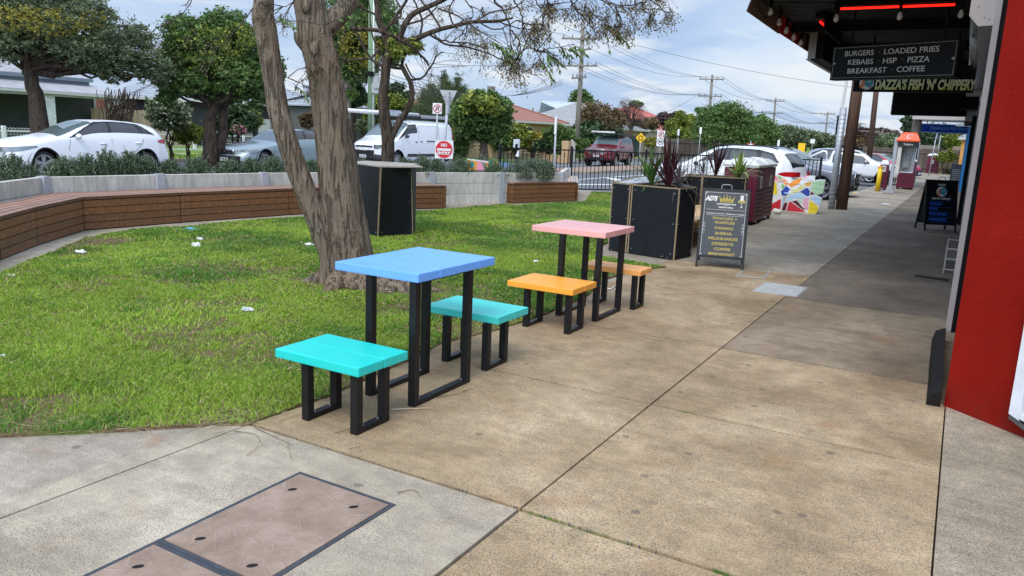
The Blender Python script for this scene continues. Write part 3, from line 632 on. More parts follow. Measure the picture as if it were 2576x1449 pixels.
# ------------------------------------------------------------ the twin-stemmed tree in the lawn
TD = 8.0
def path3(pts, D, dj=0.0): return [A(p[0], p[1], D + (p[3] if len(p) > 3 else 0) + dj) for p in pts]
def stem(mb, pts, D, sides=40, sub=14, seed=0, ridge=0.06):
    C = path3(pts, D); R_ = [wm(p[2] / 2, c) for p, c in zip(pts, C)]
    # Catmull-Rom through the surveyed stations
    P = []; Q = []; n = len(C)
    for i in range(n - 1):
        a, b, c, d = C[max(i - 1, 0)], C[i], C[i + 1], C[min(i + 2, n - 1)]
        ra, rb, rc, rd = R_[max(i - 1, 0)], R_[i], R_[i + 1], R_[min(i + 2, n - 1)]
        for j in range(sub):
            t = j / sub; f = lambda a, b, c, d: 0.5 * ((2 * b) + (c - a) * t + (2 * a - 5 * b + 4 * c - d) * t * t + (3 * b - a - 3 * c + d) * t ** 3)
            P.append(f(a, b, c, d)); Q.append(f(ra, rb, rc, rd))
    P.append(C[-1]); Q.append(R_[-1]); rg = random.Random(seed); ph = [rg.uniform(0, 6.28) for _ in range(8)]
    def wob(i, an):
        tw = i * 0.035
        return 1 + ridge * (0.55 * math.sin(5 * an + ph[0] + tw) + 0.45 * math.sin(9 * an + ph[1] - tw * 1.7) + 0.35 * math.sin(17 * an + ph[2] + tw * 3 + math.sin(i * .3)) + 0.3 * math.sin(2 * an + ph[3] + i * 0.11)) + rg.gauss(0, 0.009)
    mb.smooth = True; mb.tube(P, Q, sides, wob=wob); return P, Q
b0 = Vector((tb[0], tb[1], 0))
mt = thing('shade_tree', 'twin stemmed tree with furrowed brown bark leaning over the lawn behind the blue table', 'tree', (b0.x, b0.y, 0))
mb = MB()
L1 = [(846, 722, 97, .02), (842, 690, 78), (834, 640, 61, -.05), (812, 590, 56, -.05), (796, 545, 55, -.05), (768, 478, 53, -.05), (737, 396, 52, -.05), (715, 330, 52, -.05), (698, 270, 53), (689, 210, 49), (680, 150, 51), (668, 75, 55), (661, 40, 54), (664, 0, 48), (662, -120, 45), (650, -260, 41)]
L2 = [(880, 728, 135, .05), (884, 690, 104), (878, 640, 97), (866, 585, 99), (857, 530, 97), (846, 440, 92), (836, 350, 86), (828, 270, 85), (818, 200, 83), (803, 130, 83), (792, 90, 83), (786, 45, 77), (778, 0, 76), (768, -100, 72), (760, -260, 63)]
stem(mb, L1, TD, seed=3, ridge=0.04); stem(mb, L2, TD, seed=5, sub=16, ridge=0.05)
stem(mb, [(905, 722, 90, .0), (912, 680, 66, .12), (900, 600, 62, .12), (884, 500, 56, .12), (872, 400, 50, .12), (855, 300, 46, .12), (840, 200, 44, .12)], TD, seed=9, sides=28, ridge=0.05)   # fluted rib up the right side
# burl, pruned knots and the broken limb at the upper right
stem(mb, [(835, 200, 40), (812, 158, 50), (785, 122, 50), (760, 98, 40), (748, 78, 20)], TD, seed=12, sides=20, sub=6)
for (px, py, r, dd) in ((790, 122, 14, -.19), (768, 10, 17, -.15), (668, 2, 11, -.10), (727, 392, 11, -.11)):
    c = A(px, py, TD + dd); mb.smooth = True; q = wm(r, c); mb.sphere(c, q, 14, 10, (.9, .55, 1.35))
stem(mb, [(815, 70, 60, .1), (842, 46, 52, .1), (866, 20, 46, .15), (884, -8, 44, .2), (930, -70, 40, .3), (1000, -150, 36, .5)], TD, seed=20, sides=24, sub=8)
# roots flaring out
for (dx, dy, r, L) in ((0.9, 0.05, 0.10, 1), (0.55, -0.22, 0.10, 1), (-0.45, -0.25, 0.09, 1), (-0.5, 0.2, .08, 1), (0.15, -0.55, 0.08, 1), (0.4, 0.5, .08, 1), (1.15, .32, .07, 1), (0.75, -.12, .09, 1)):
    q = b0 + Vector((0.12 * dx, 0.12 * dy, 0.10)); e = b0 + Vector((dx, dy, -0.03))
    mb.tube([q, q.lerp(e, 0.35) + Vector((0, 0, -0.01)), q.lerp(e, 0.7) + Vector((0.02, 0.03, 0.0)), e], [r * 1.6, r * 1.25, r * 0.8, r * 0.25], 14)
mb.build('trunk', BK1, mt)
twigs = MB(); twigs.smooth = True; berries = MB(); berries.smooth = True; LV = []; 
def leafquad(p, d, s):
    d = Vector(d).normalized(); v = d.cross(Vector((random.gauss(0, 1), random.gauss(0, 1), random.gauss(0, 1)))).normalized()
    return [p, p + d * s * 0.45 + v * s * 0.17, p + d * s, p + d * s * 0.45 - v * s * 0.17]
def frond(p, d, L, n=7, s=0.05):
    q = Vector(p)
    for i in range(n):
        q = q + Vector(d) * L / n + Vector((0, 0, -0.15 * L / n * i * 0.4))
        for sg in (-1, 1):
            LV.extend(leafquad(q, Vector(d) * 0.5 + Vector((random.uniform(-.4, .4), random.uniform(-.4, .4), -0.6)) + Vector((-d[1], d[0], 0)) * sg * 0.7, s * random.uniform(0.7, 1.3)))
    twigs.tube([p, q], [0.0022, 0.001], 3, caps=False)
def panicle(p, s=1.0):
    for i in range(random.randint(4, 8)):
        d = Vector((random.gauss(0, 0.5), random.gauss(0, 0.5), -1.0)).normalized(); L = random.uniform(0.05, 0.16) * s
        m_ = p + d * L * 0.5 + Vector((random.gauss(0, .01), random.gauss(0, .01), 0)); e = p + d * L + Vector((random.gauss(0, .02), random.gauss(0, .02), 0))
        twigs.tube([p, m_, e], [0.0016, 0.0012, 0.0009], 3, caps=False)
        berries.sphere(e, random.uniform(0.0045, 0.007) , 5, 4)
        if random.random() < 0.6: berries.sphere(m_ + Vector((random.uniform(-.02, .02), random.uniform(-.02, .02), -.012)), random.uniform(0.005, 0.0075), 5, 4)
def branch(pts, D, w0, w1, twn=6, pan=0.5, lf=0.06, seed=None, twl=0.35, bm_=None):
    """pts: surveyed (px, py[, dD]); widths in photo units; grows side twigs that carry berries"""
    C = [A(p[0], p[1], D + (p[2] if len(p) > 2 else 0)) for p in pts]; n = len(C); P = []
    for i in range(n - 1):
        a, b, c, d = C[max(i - 1, 0)], C[i], C[i + 1], C[min(i + 2, n - 1)]
        for j in range(5):
            t = j / 5; P.append(0.5 * ((2 * b) + (c - a) * t + (2 * a - 5 * b + 4 * c - d) * t * t + (3 * b - a - 3 * c + d) * t ** 3) + Vector([random.gauss(0, 0.004) for _ in range(3)]))
    P.append(C[-1]); k = len(P); tg = bm_ or twigs
    tg.tube(P, [wm(w0 + (w1 - w0) * i / (k - 1), P[i]) / 2 for i in range(k)], 8 if w0 > 8 else 5)
    for q in range(int(twn * .62 + .5)):
        i = random.randint(int(k * 0.25), k - 1); s = P[i]; tng = (P[min(i + 1, k - 1)] - P[max(i - 1, 0)]).normalized()
        d = (tng + Vector((random.gauss(0, .7), random.gauss(0, .7), random.gauss(0, .7)))).normalized(); L = twl * random.uniform(0.4, 1.2)
        e1 = s + d * L * 0.5; e = e1 + (d + Vector((0, 0, random.uniform(-.5, .3)))).normalized() * L * 0.5
        tg.tube([s, e1, e], [0.005, 0.0035, 0.002], 4, caps=False)
        for z in range(3):
            u = e1.lerp(e, random.random()); dd = (d + Vector((random.gauss(0, .8), random.gauss(0, .8), random.gauss(0, .6)))).normalized() * L * 0.35
            tg.tube([u, u + dd], [0.003, 0.0015], 3, caps=False)
            if random.random() < pan: panicle(u + dd)
        if random.random() < pan: panicle(e)
        if random.random() < lf: frond(e, d, 0.22)
OB = 6.2
branch([(1438, -40), (1438, 0), (1448, 22), (1465, 40), (1483, 62), (1493, 74)], OB, 5, 2.5, 6, .6, twl=.16)
branch([(1463, 38), (1485, 36), (1505, 47)], OB, 3, 1.5, 6, .8, twl=.12)
branch([(1245, -50), (1245, 0), (1260, 17), (1277, 50), (1284, 74), (1304, 99), (1309, 119), (1304, 139), (1292, 149)], OB, 6, 3, 12, .5, twl=.2)
branch([(1288, -40), (1292, 0), (1304, 20), (1314, 45), (1315, 74), (1319, 99), (1334, 119), (1349, 129)], OB, 5, 2.5, 12, .5, twl=.2)
branch([(1203, 58), (1245, 74), (1279, 64), (1300, 52), (1325, 60), (1350, 62)], OB, 4, 2, 8, .5, twl=.16)
branch([(1086, 79), (1106, 99), (1136, 105), (1173, 107), (1198, 114), (1215, 119), (1240, 121)], OB, 5, 2, 8, .4, twl=.16)
branch([(1150, -40), (1172, 0), (1190, 30), (1180, 55)], OB, 4, 2, 6, .3, twl=.2)
branch([(1344, -30), (1350, 5), (1362, 20), (1390, 12), (1405, 0)], OB, 4, 2, 12, .9, twl=.16)
branch([(1470, -30), (1510, 0), (1560, 14), (1610, 8), (1640, -5)], OB, 5, 2, 9, .9, twl=.18)
branch([(1500, -20), (1540, 12), (1590, 24), (1640, 22)], OB + .2, 3.5, 1.5, 8, .9, twl=.15)
branch([(1493, 74), (1515, 66), (1535, 78), (1552, 95)], OB, 2.5, 1.2, 3, .3, twl=.1)
branch([(1349, 129), (1390, 122), (1430, 112), (1440, 112)], OB, 2.5, 1.2, 3, .2, twl=.1)
branch([(1380, -20), (1375, 15), (1360, 40), (1340, 62)], OB, 3, 1.5, 8, .7, twl=.15)
branch([(940, -95, .3), (1050, -190, -.6), (1150, -170, -1.3), (1245, -50, -1.8)], TD, 26, 7, 3, .1)
branch([(1100, -190, -.9), (1250, -230, -1.5), (1380, -130, -1.8), (1438, -40, -1.8)], TD, 14, 6, 3, .1)
branch([(1250, -230, -1.5), (1400, -180, -1.8), (1470, -30, -1.8)], TD, 8, 5, 2, .1)
branch([(1150, -170, -1.3), (1240, -110, -1.7), (1288, -40, -1.8)], TD, 9, 5, 2, .1)
branch([(1250, -230, -1.5), (1340, -120, -1.8), (1380, -20, -1.8)], TD, 6, 3, 2, .1)
def pans(n, x0, x1, y0, y1, s=.75):
    for _ in range(n): panicle(A(random.uniform(x0, x1), random.uniform(y0, y1), OB + random.uniform(-.25, .25)), s)
pans(5, 1212, 1238, 92, 118); pans(9, 1262, 1326, 138, 160, 1.1); pans(5, 1345, 1375, 138, 160); pans(6, 1326, 1400, 42, 66); pans(5, 1336, 1404, -8, 12); pans(18, 1476, 1640, -10, 24, .85); pans(6, 1476, 1508, 74, 92); pans(3, 1180, 1203, 58, 66); pans(4, 1240, 1330, -8, 12); pans(3, 1100, 1230, -6, 30)
for (px, py, rx, ry, n) in ((1238, 104, 12, 6, 4), (1262, 116, 12, 8, 4), (1365, 128, 14, 8, 3), (1380, 136, 8, 6, 3), (1405, 122, 14, 5, 3), (1430, 114, 6, 3, 2), (1512, 60, 8, 4, 2), (1530, 72, 10, 6, 3), (1544, 82, 6, 5, 2), (700, 40, 14, 8, 2), (745, 205, 10, 6, 1)):
    for _ in range(n):
        p = A(px + random.uniform(-rx, rx), py + random.uniform(-ry, ry), OB); d = Vector((0.8, 0.45, -.5)) + Vector((random.gauss(0, .3), random.gauss(0, .3), random.gauss(0, .2))); frond(p, d.normalized(), 0.13, 6, 0.045)
# hanging twigs around the trunks
branch([(636, 20), (600, 70), (560, 110), (500, 140)], TD - .6, 3.5, 1.5, 8, .35, twl=.3); branch([(700, 50), (760, 55), (820, 62)], TD - .5, 3, 1.5, 4, .2, twl=.2); branch([(700, 180), (745, 205), (770, 200)], TD - .4, 2, 1, 6, .9, twl=.25)
branch([(760, -20), (730, 10), (705, 20)], TD - .4, 3, 1.5, 8, .7, twl=.25); branch([(500, -30), (470, 20), (430, 60)], TD - 1.2, 3, 1.5, 6, .3, twl=.3); branch([(880, 72), (950, 78), (1010, 100), (1060, 140), (1080, 165)], TD + 1, 11, 5, 8, .1); branch([(960, 90), (1010, 20), (1040, -30)], TD + 1.2, 9, 6, 4, .1)
twigs.build('twig_branch', BK4, mt)
BERRY = plain('bead_fruit', (0.16, 0.13, 0.05), 0.5, var=0.3, vs=30); berries.build('fruit', BERRY, mt)
LVf = [tuple(v) for v in LV]; fast_mesh('leaf', LVf, np.arange(len(LVf)).reshape(-1, 4), L_MID, mt)
# ------------------------------------------------------------ younger forked tree behind the black cabinet
SD = 14.0
p0 = A(973, 413, SD); st = thing('forked_tree', 'slender forked tree with knobbly grey limbs growing behind the black cabinet', 'tree', (p0.x, p0.y, 0.0))
mb = MB()
P0 = [(973, 440, 36), (974, 413, 34), (976, 370, 32), (973, 330, 29), (966, 280, 26), (963, 245, 24), (968, 200, 23), (972, 160, 24), (981, 136, 26)]
stem(mb, P0, SD, seed=31, sides=20, sub=6)
stem(mb, [(981, 140, 22), (975, 110, 19), (966, 80, 18), (955, 58, 17), (950, 20, 15), (945, -30, 14), (945, -120, 10)], SD, seed=32, sides=14, sub=6)
stem(mb, [(981, 140, 22), (998, 118, 20), (1020, 106, 17), (1050, 96, 14), (1078, 84, 12), (1110, 73, 11), (1140, 66, 10), (1190, 55, 9), (1250, 53, 8), (1290, 45, 5)], SD, seed=33, sides=12, sub=6)
stem(mb, [(978, 372, 22), (985, 345, 19), (1000, 315, 17), (1012, 295, 16), (1028, 270, 15), (1036, 240, 14), (1034, 212, 13), (1026, 195, 12), (1014, 172, 12), (1010, 160, 8)], SD, seed=34, sides=14, sub=6)
stem(mb, [(998, 118, 16), (1008, 90, 15), (1020, 60, 15), (1040, 35, 14), (1075, 18, 13), (1130, -10, 12), (1180, -60, 10)], SD, seed=35, sides=12, sub=6)
tw2 = twigs = MB(); twigs.smooth = True; b2 = berries; berries = MB(); berries.smooth = True; LV = []
for pts, a, b, n, pn in (([(1014, 172), (960, 165), (935, 150), (905, 100), (880, 40), (860, -20)], 8, 4, 10, .1), ([(1010, 165), (1018, 140), (1048, 110), (1062, 60), (1050, 20), (1030, -20)], 8, 4, 8, .15), ([(1034, 200), (1062, 195), (1085, 165), (1100, 140), (1115, 130)], 6, 3, 16, .4), ([(1020, 160), (1035, 190), (1050, 200)], 5, 3, 6, .3),
                         ([(1012, 168), (970, 150), (950, 120), (935, 80), (930, 20), (925, -20)], 6, 3, 9, .15), ([(968, 140), (1000, 100), (1020, 98), (1040, 110), (1020, 128)], 9, 5, 4, 0), ([(955, 120), (935, 145), (900, 150), (870, 150), (840, 130)], 7, 3, 9, .1), ([(1078, 84), (1120, 110), (1180, 120), (1240, 140), (1290, 165), (1350, 190)], 6, 2, 18, .5),
                         ([(1110, 73), (1090, 40), (1060, 0), (1050, -40)], 6, 4, 9, .2), ([(1140, 66), (1130, 20), (1160, -20)], 5, 3, 9, .3), ([(1190, 55), (1240, 30), (1290, 20), (1330, -10)], 5, 3, 10, .5), ([(990, 60), (1010, 30), (990, -10)], 6, 4, 6, .1), ([(950, 40), (915, 20), (890, -20)], 6, 3, 8, .1), ([(1100, 20), (1150, 40), (1210, 80), (1260, 110)], 5, 2, 14, .5), ([(1015, 65), (1070, 45), (1100, 15)], 6, 3, 8, .2), ([(1250, 53), (1300, 70), (1350, 75)], 4, 2, 10, .6)):
    branch(pts, SD + random.uniform(-.8, .8), a, b, n, pn, 0.03, twl=0.7)
mb.build('trunk', BK2, st); twigs.build('twig_branch', BK4, st); berries.build('fruit', BERRY, st)
V, F = leafcloud([pxblob(1000, 128, 22, 20, SD), pxblob(1040, 118, 18, 20, SD), pxblob(990, 112, 14, 16, SD)], 1300, 0.045, 0.3, 20, .35); fast_mesh('mistletoe_clump', V, F, L_YEL, st)
# ------------------------------------------------------------ trees across the road
tree('wide_tree', 'big dark spreading tree with grey green fine foliage at the far left', 'tree', 27, [(105, 318), (92, 250), (75, 190), (62, 150), (60, 110)],
     [(60, 60, 120, 75), (190, 95, 120, 70), (300, 125, 95, 70), (380, 165, 60, 45), (20, 105, 80, 50), (120, 140, 110, 36), (250, 150, 80, 42), (200, 25, 110, 40), (60, -30, 160, 60), (350, 90, 45, 35), (-40, 60, 90, 90), (290, 195, 40, 18), (400, 200, 28, 24)], [L_GREY, L_DARK][0], BK2, 34000, 0.085, 0.25, asp=0.28, spread=.12, hollow=.35, limbs=14, droop=.2)
V, F = leafcloud([pxblob(130, 60, 120, 40, 26.2), pxblob(30, 50, 80, 40, 26.2), pxblob(220, 45, 50, 30, 26.2)], 4200, 0.032, 0.6, 10, .10); o = [k for k in bpy.data.objects if k.name == 'wide_tree'][0]; fast_mesh('blossom', V, F, L_GOLD, o)
tree('bushy_tree', 'round dark green tree with a thick double trunk behind the grey sedan', 'tree', 28, [(530, 382), (528, 330), (530, 290), (540, 262), (545, 230)],
     [(470, 90, 70, 55), (560, 70, 70, 50), (620, 120, 60, 55), (510, 150, 85, 50), (600, 190, 65, 50), (440, 170, 50, 60), (560, 230, 60, 34), (650, 220, 50, 50), (420, 235, 28, 38), (690, 175, 30, 40), (480, 205, 50, 40)], L_MID, BK2, 25000, 0.10, 0.24, asp=0.35, spread=.12, hollow=.4, limbs=14)
mbx = MB(); mbx.smooth = True
o = bpy.data.objects['bushy_tree']; limb(mbx, A(552, 380, 28.2) + Vector((0, 0, -.2)), A(575, 190, 28.2), .20, .10, .05, 8, 10); mbx.build('trunk', BK2, o)
V, F = leafcloud([pxblob(520, 120, 80, 60, 27.3), pxblob(600, 100, 50, 50, 27.3)], 2600, 0.036, 0.6, 8, .12); fast_mesh('blossom', V, F, L_YEL, o)
tree('gum_tree', 'tall pale trunked gum tree with hanging leaves behind the twin trunks', 'tree', 40, [(872, 292), (870, 235), (868, 190), (872, 120), (880, 60), (885, 0)],
     [(880, 60, 55, 45), (845, 110, 42, 45), (925, 100, 45, 50), (900, 165, 62, 45), (960, 60, 50, 50), (850, 190, 30, 28), (990, 120, 35, 50), (900, 0, 90, 40), (880, 235, 18, 20)], L_MID, BK3, 12000, 0.17, 0.26, asp=0.28, droop=.9, spread=.22, hollow=.4, clump=18)
V, F = leafcloud([pxblob(905, 120, 60, 60, 39)], 1400, 0.07, 0.6, 8, .10); fast_mesh('blossom', V, F, L_GOLD, bpy.data.objects['gum_tree'])
tree('weeping_pine', 'feathery casuarina with tall thin spires behind the white van', 'tree', 46, [(1110, 385), (1110, 330), (1110, 280), (1112, 240)],
     [(1090, 275, 58, 55), (1140, 290, 55, 60), (1060, 300, 35, 40), (1120, 225, 22, 34), (1118, 200, 9, 34), (1152, 215, 10, 34), (1150, 235, 22, 28), (1085, 225, 12, 24), (1070, 245, 14, 22), (1165, 240, 16, 26), (1165, 330, 40, 50)], L_PINE, BK2, 20000, 0.22, 0.22, asp=0.08, spread=.24, hollow=.2, droop=-.9)
tree('round_tree', 'rounded glossy green tree with an orange brown trunk beyond the garden bed', 'tree', 38, [(1216, 392), (1216, 350), (1218, 325), (1220, 290)],
     [(1215, 265, 52, 34), (1180, 290, 42, 38), (1248, 290, 38, 38), (1215, 310, 58, 32), (1185, 330, 34, 20), (1250, 325, 30, 24), (1225, 345, 30, 14), (1200, 245, 30, 16), (1262, 268, 22, 22)], L_MID, BK4, 17000, 0.15, 0.2, asp=0.5, spread=.18)
V, F = leafcloud([pxblob(1200, 262, 46, 26, 37), pxblob(1240, 268, 30, 22, 37)], 1300, 0.13, 0.5, 16, .2); fast_mesh('crown', V, F, L_YEL, bpy.data.objects['round_tree'])
tree('leafy_tree', 'pale yellow green tree behind the green power pole', 'tree', 48, [(920, 340), (920, 300), (925, 280)], [(905, 265, 36, 26), (945, 262, 34, 24), (990, 262, 36, 24), (920, 290, 50, 26), (985, 285, 45, 22), (1020, 275, 24, 18)], L_YEL, BK2, 10000, 0.18, 0.2)
tree('distant_tree', 'dark bushy tree top showing above the yellow green tree', 'tree', 75, [(990, 300), (990, 250)], [(975, 235, 22, 20), (1000, 222, 18, 14), (1025, 245, 16, 14), (985, 255, 30, 16)], L_DARK, BK2, 2600, 0.3, 0.3)
tree('dark_tree', 'small dark green tree beside the pale gum trunk', 'tree', 42, [(890, 300), (888, 260)], [(890, 225, 24, 22), (880, 250, 18, 22), (905, 245, 20, 20)], L_DARK, BK2, 3200, 0.15, 0.14)
tree('brown_leaf_tree', 'russet and green bushy tree to the right of the near power pole', 'tree', 62, [(1500, 385), (1500, 350), (1502, 320)], [(1500, 290, 40, 30), (1480, 320, 30, 34), (1520, 320, 38, 36), (1500, 345, 48, 26), (1545, 300, 26, 24), (1548, 345, 24, 24)], L_BROWN, BK2, 9000, 0.22, 0.2)
V, F = leafcloud([pxblob(1500, 340, 46, 34, 61.5), pxblob(1535, 345, 28, 26, 61.5)], 6000, 0.22, 0.5, 22, .22); fast_mesh('crown', V, F, L_DARK, bpy.data.objects['brown_leaf_tree'])
tree('tall_gum_tree', 'tall dense green tree rising behind the near power pole', 'tree', 95, [(1462, 360), (1460, 300), (1460, 260)], [(1460, 245, 22, 18), (1445, 270, 16, 22), (1475, 262, 18, 22), (1462, 290, 18, 14), (1448, 295, 14, 14)], L_MID, BK3, 4200, 0.33, 0.35)
bt = tree('bare_tree', 'leafless twiggy tree between the russet tree and the red roofed house', 'tree', 80, [(1590, 360), (1588, 330), (1586, 305)], [(1575, 265, 20, 18), (1600, 275, 22, 20), (1560, 290, 18, 18), (1610, 300, 18, 16)], L_PURP, BK4, 2600, 0.16, 0.22, asp=0.12, limbs=24, clump=10)
tree('brown_leaf_tree', 'low reddish brown tree beside the leafless tree', 'tree', 85, [(1615, 370), (1612, 330)], [(1605, 318, 32, 16), (1635, 312, 20, 16), (1590, 332, 26, 16)], L_BROWN, BK2, 3200, 0.26, 0.2)
tree('round_tree', 'small rounded green tree left of the purple leafed tree', 'tree', 100, [(1680, 370), (1672, 330)], [(1640, 305, 22, 12), (1662, 312, 20, 14), (1600, 262, 18, 8)], L_MID, BK2, 2400, 0.3, 0.2)
tree('purple_tree', 'dark purple leafed tree above the red roofed house', 'tree', 90, [(1672, 365), (1672, 320)], [(1668, 292, 14, 10), (1685, 298, 12, 12), (1700, 290, 14, 8), (1672, 305, 18, 10)], L_PURP, BK2, 2200, 0.28, 0.2)
tree('leafy_tree', 'yellow green airy tree behind the red roofed house', 'tree', 85, [(1720, 375), (1718, 340)], [(1700, 318, 22, 22), (1730, 312, 26, 22), (1715, 340, 36, 22), (1745, 330, 16, 20), (1712, 292, 12, 16)], L_YEL, BK2, 5500, 0.28, 0.18)
row = [('first broad leafy street tree beyond the white crossover', 72, [(1792, 385), (1790, 345), (1795, 320)], [(1790, 300, 34, 30), (1830, 290, 42, 34), (1862, 310, 38, 36), (1795, 340, 46, 34), (1850, 345, 52, 34), (1765, 325, 22, 26), (1880, 340, 20, 28), (1765, 278, 12, 10)], 15000),
       ('second leafy street tree just right of the first', 95, [(1925, 390), (1925, 350)], [(1915, 320, 28, 26), (1935, 340, 26, 26), (1905, 350, 26, 24), (1918, 298, 12, 12)], 6000),
       ('third leafy street tree in the middle of the row', 115, [(1985, 392), (1985, 360)], [(1975, 340, 28, 22), (2005, 345, 22, 22), (1955, 355, 22, 20)], 6000),
       ('fourth paler street tree towards the galvanised post', 135, [(2045, 395), (2045, 365)], [(2035, 350, 30, 20), (2068, 355, 24, 20), (2095, 360, 18, 18), (2015, 362, 18, 16)], 6000)]
for i, (lb, D, tr, bl, n) in enumerate(row):
    tree('street_tree', lb, 'tree', D, tr, bl, L_MID if i < 2 else L_GREY, BK2, n, 0.2 + 0.05 * i, 0.25, group='street trees along the far verge')
tree('leafy_tree', 'low green tree beyond the white ute', 'tree', 150, [(2150, 395), (2150, 375)], [(2140, 360, 26, 18), (2172, 358, 26, 18), (2205, 358, 26, 18), (2185, 372, 40, 14)], L_BROWN, BK2, 5000, 0.38, 0.3)
tree('leafy_tree', 'dusty green tree behind the phone booth', 'tree', 120, [(2240, 400), (2240, 370)], [(2232, 365, 26, 26), (2255, 375, 22, 24), (2205, 385, 22, 14)], L_GREY, BK2, 5000, 0.3, 0.3)
tree('leafy_tree', 'grey brown distant tree above the phone booth', 'tree', 150, [(2220, 385), (2222, 350)], [(2215, 335, 26, 14), (2245, 342, 24, 12), (2190, 345, 20, 12), (2150, 335, 18, 12), (2170, 328, 16, 10)], L_PURP, BK2, 3600, 0.36, 0.3)
tree('dense_tree', 'broad dark green tree above the paling fence at the end of the street', 'tree', 76, [(2350, 432), (2350, 400), (2350, 370)], [(2345, 350, 40, 34), (2310, 365, 30, 28), (2380, 360, 34, 32), (2350, 385, 56, 22), (2295, 345, 20, 24)], L_DARK, BK2, 12000, 0.2, 0.3)
tree('bright_tree', 'bright yellow green tree beside the shop wall at the end of the street', 'tree', 72, [(2425, 436), (2425, 400)], [(2410, 350, 26, 26), (2440, 350, 26, 30), (2420, 385, 30, 22), (2450, 390, 20, 24)], L_YEL, BK2, 6000, 0.2, 0.2)
tree('tall_gum_tree', 'ragged gum tree showing left of the blue fish shop sign', 'tree', 60, [(2290, 430), (2290, 360), (2290, 300)], [(2285, 305, 16, 12), (2300, 300, 12, 12), (2282, 325, 12, 8)], L_DARK, BK2, 1500, 0.16, 0.2)
# hedges and garden shrubs across the road
def shrub(name, label, px, py, rx, ry, D, mat, n, size, group=None, cat='shrub', extra=None, asp=.45, sp=.16):
    c = A(px, py, D); t = thing(name, label, cat, (c.x, c.y, 0), group=group)
    V, F = leafcloud([pxblob(px, py, rx, ry, D)] + [pxblob(px + random.uniform(-.5, .5) * rx, py + random.uniform(-.3, .5) * ry, rx * .6, ry * .6, D) for _ in range(3)], n, size, asp, 22, sp, 0, .5)
    fast_mesh('foliage', V, F, mat, t)
    mb = MB(); 
    for _ in range(5): limb(mb, (c.x, c.y, 0), (c.x + random.uniform(-.5, .5) * wm(rx, c), c.y, max(.3, c.z)), 0.03, 0.01)
    mb.build('stem', BK2, t); 
    if extra:
        V, F = leafcloud([pxblob(px, py, rx, ry, D - .4)], extra[1] * 3, size * .4, .7, 3, .3); fast_mesh('flower', V, F, extra[0], t)
    return t
shrub('flowering_shrub', 'grey green shrub with pale blossom left of the dark double trunk', 425, 285, 55, 40, 31, L_GREY, 7000, 0.08, extra=(L_FLOW, 60))
shrub('garden_shrub', 'yellow green shrub behind the white wire fence', 475, 335, 45, 25, 31.5, L_YEL, 3000, 0.08)
shrub('garden_shrub', 'dense dark shrub with pink roses behind the sedan roof', 590, 300, 55, 38, 33, L_DARK, 8000, 0.09); 
shrub('rose_bush', 'low rose bush with pink flowers above the sedan windscreen', 600, 325, 22, 12, 31, L_MID, 900, 0.07, cat='bush', extra=(L_ROSE, 60))
shrub('garden_shrub', 'spiky bright green shrub by the dark house wall', 640, 300, 16, 22, 33.5, L_YEL, 1200, 0.16, asp=.15)
shrub('garden_shrub', 'small rusty green shrub under the grey tiled eave', 775, 300, 20, 20, 34, L_BROWN, 1500, 0.08)
shrub('garden_shrub', 'grey green shrub behind the slatted fence left of the van', 915, 315, 24, 16, 40, L_GREY, 1800, 0.1)
shrub('hedge', 'tall clipped dark green hedge at the right end of the van', 1155, 365, 22, 40, 39, L_MID, 5000, 0.08, cat='hedge'); shrub('garden_shrub', 'golden green shrub above the clipped hedge', 1163, 335, 24, 20, 42, L_GOLD, 2500, 0.1)
for lb, px, py, rx, ry, mt_, n in (('olive green shrub behind the brick front fence, below the street name sign', 1262, 350, 32, 30, L_MID, 5000), ('yellowish shrub in the middle of the brick fence', 1300, 345, 34, 34, L_YEL, 6000), ('golden shrub right of centre behind the brick fence', 1342, 355, 24, 26, L_GOLD, 3000), ('dense rounded green shrub against the near power pole', 1405, 348, 40, 32, L_MID, 7000), ('low dark shrub filling behind the ornamental gate', 1370, 365, 40, 22, L_DARK, 3500), ('green shrub right of the power pole foot', 1462, 365, 22, 20, L_MID, 2000)):
    shrub('garden_shrub', lb, px, py, rx, ry, 48, mt_, n, 0.12)
shrub('garden_shrub', 'yellow flowering shrub behind the roundabout sign', 1640, 358, 22, 12, 68, L_GOLD, 1800, 0.14)
shrub('garden_shrub', 'bright green shrub spilling over the paling fence at the street end', 2380, 395, 24, 14, 64, L_YEL, 1800, 0.12)
shrub('creeper', 'green weeds along the foot of the paling fence', 2395, 432, 22, 5, 65, L_MID, 900, 0.1, cat='creeper')
# bare vine between the two left houses
mb = MB()
for _ in range(60): 
    x = random.uniform(265, 330); limb(mb, A(x, random.uniform(300, 320), 36), A(x + random.uniform(-30, 30), random.uniform(215, 260), 36), 0.03, 0.012)
tag(mb.build('bare_shrub', BK2), 'tangled leafless shrub between the weatherboard house and the brick house', 'shrub')
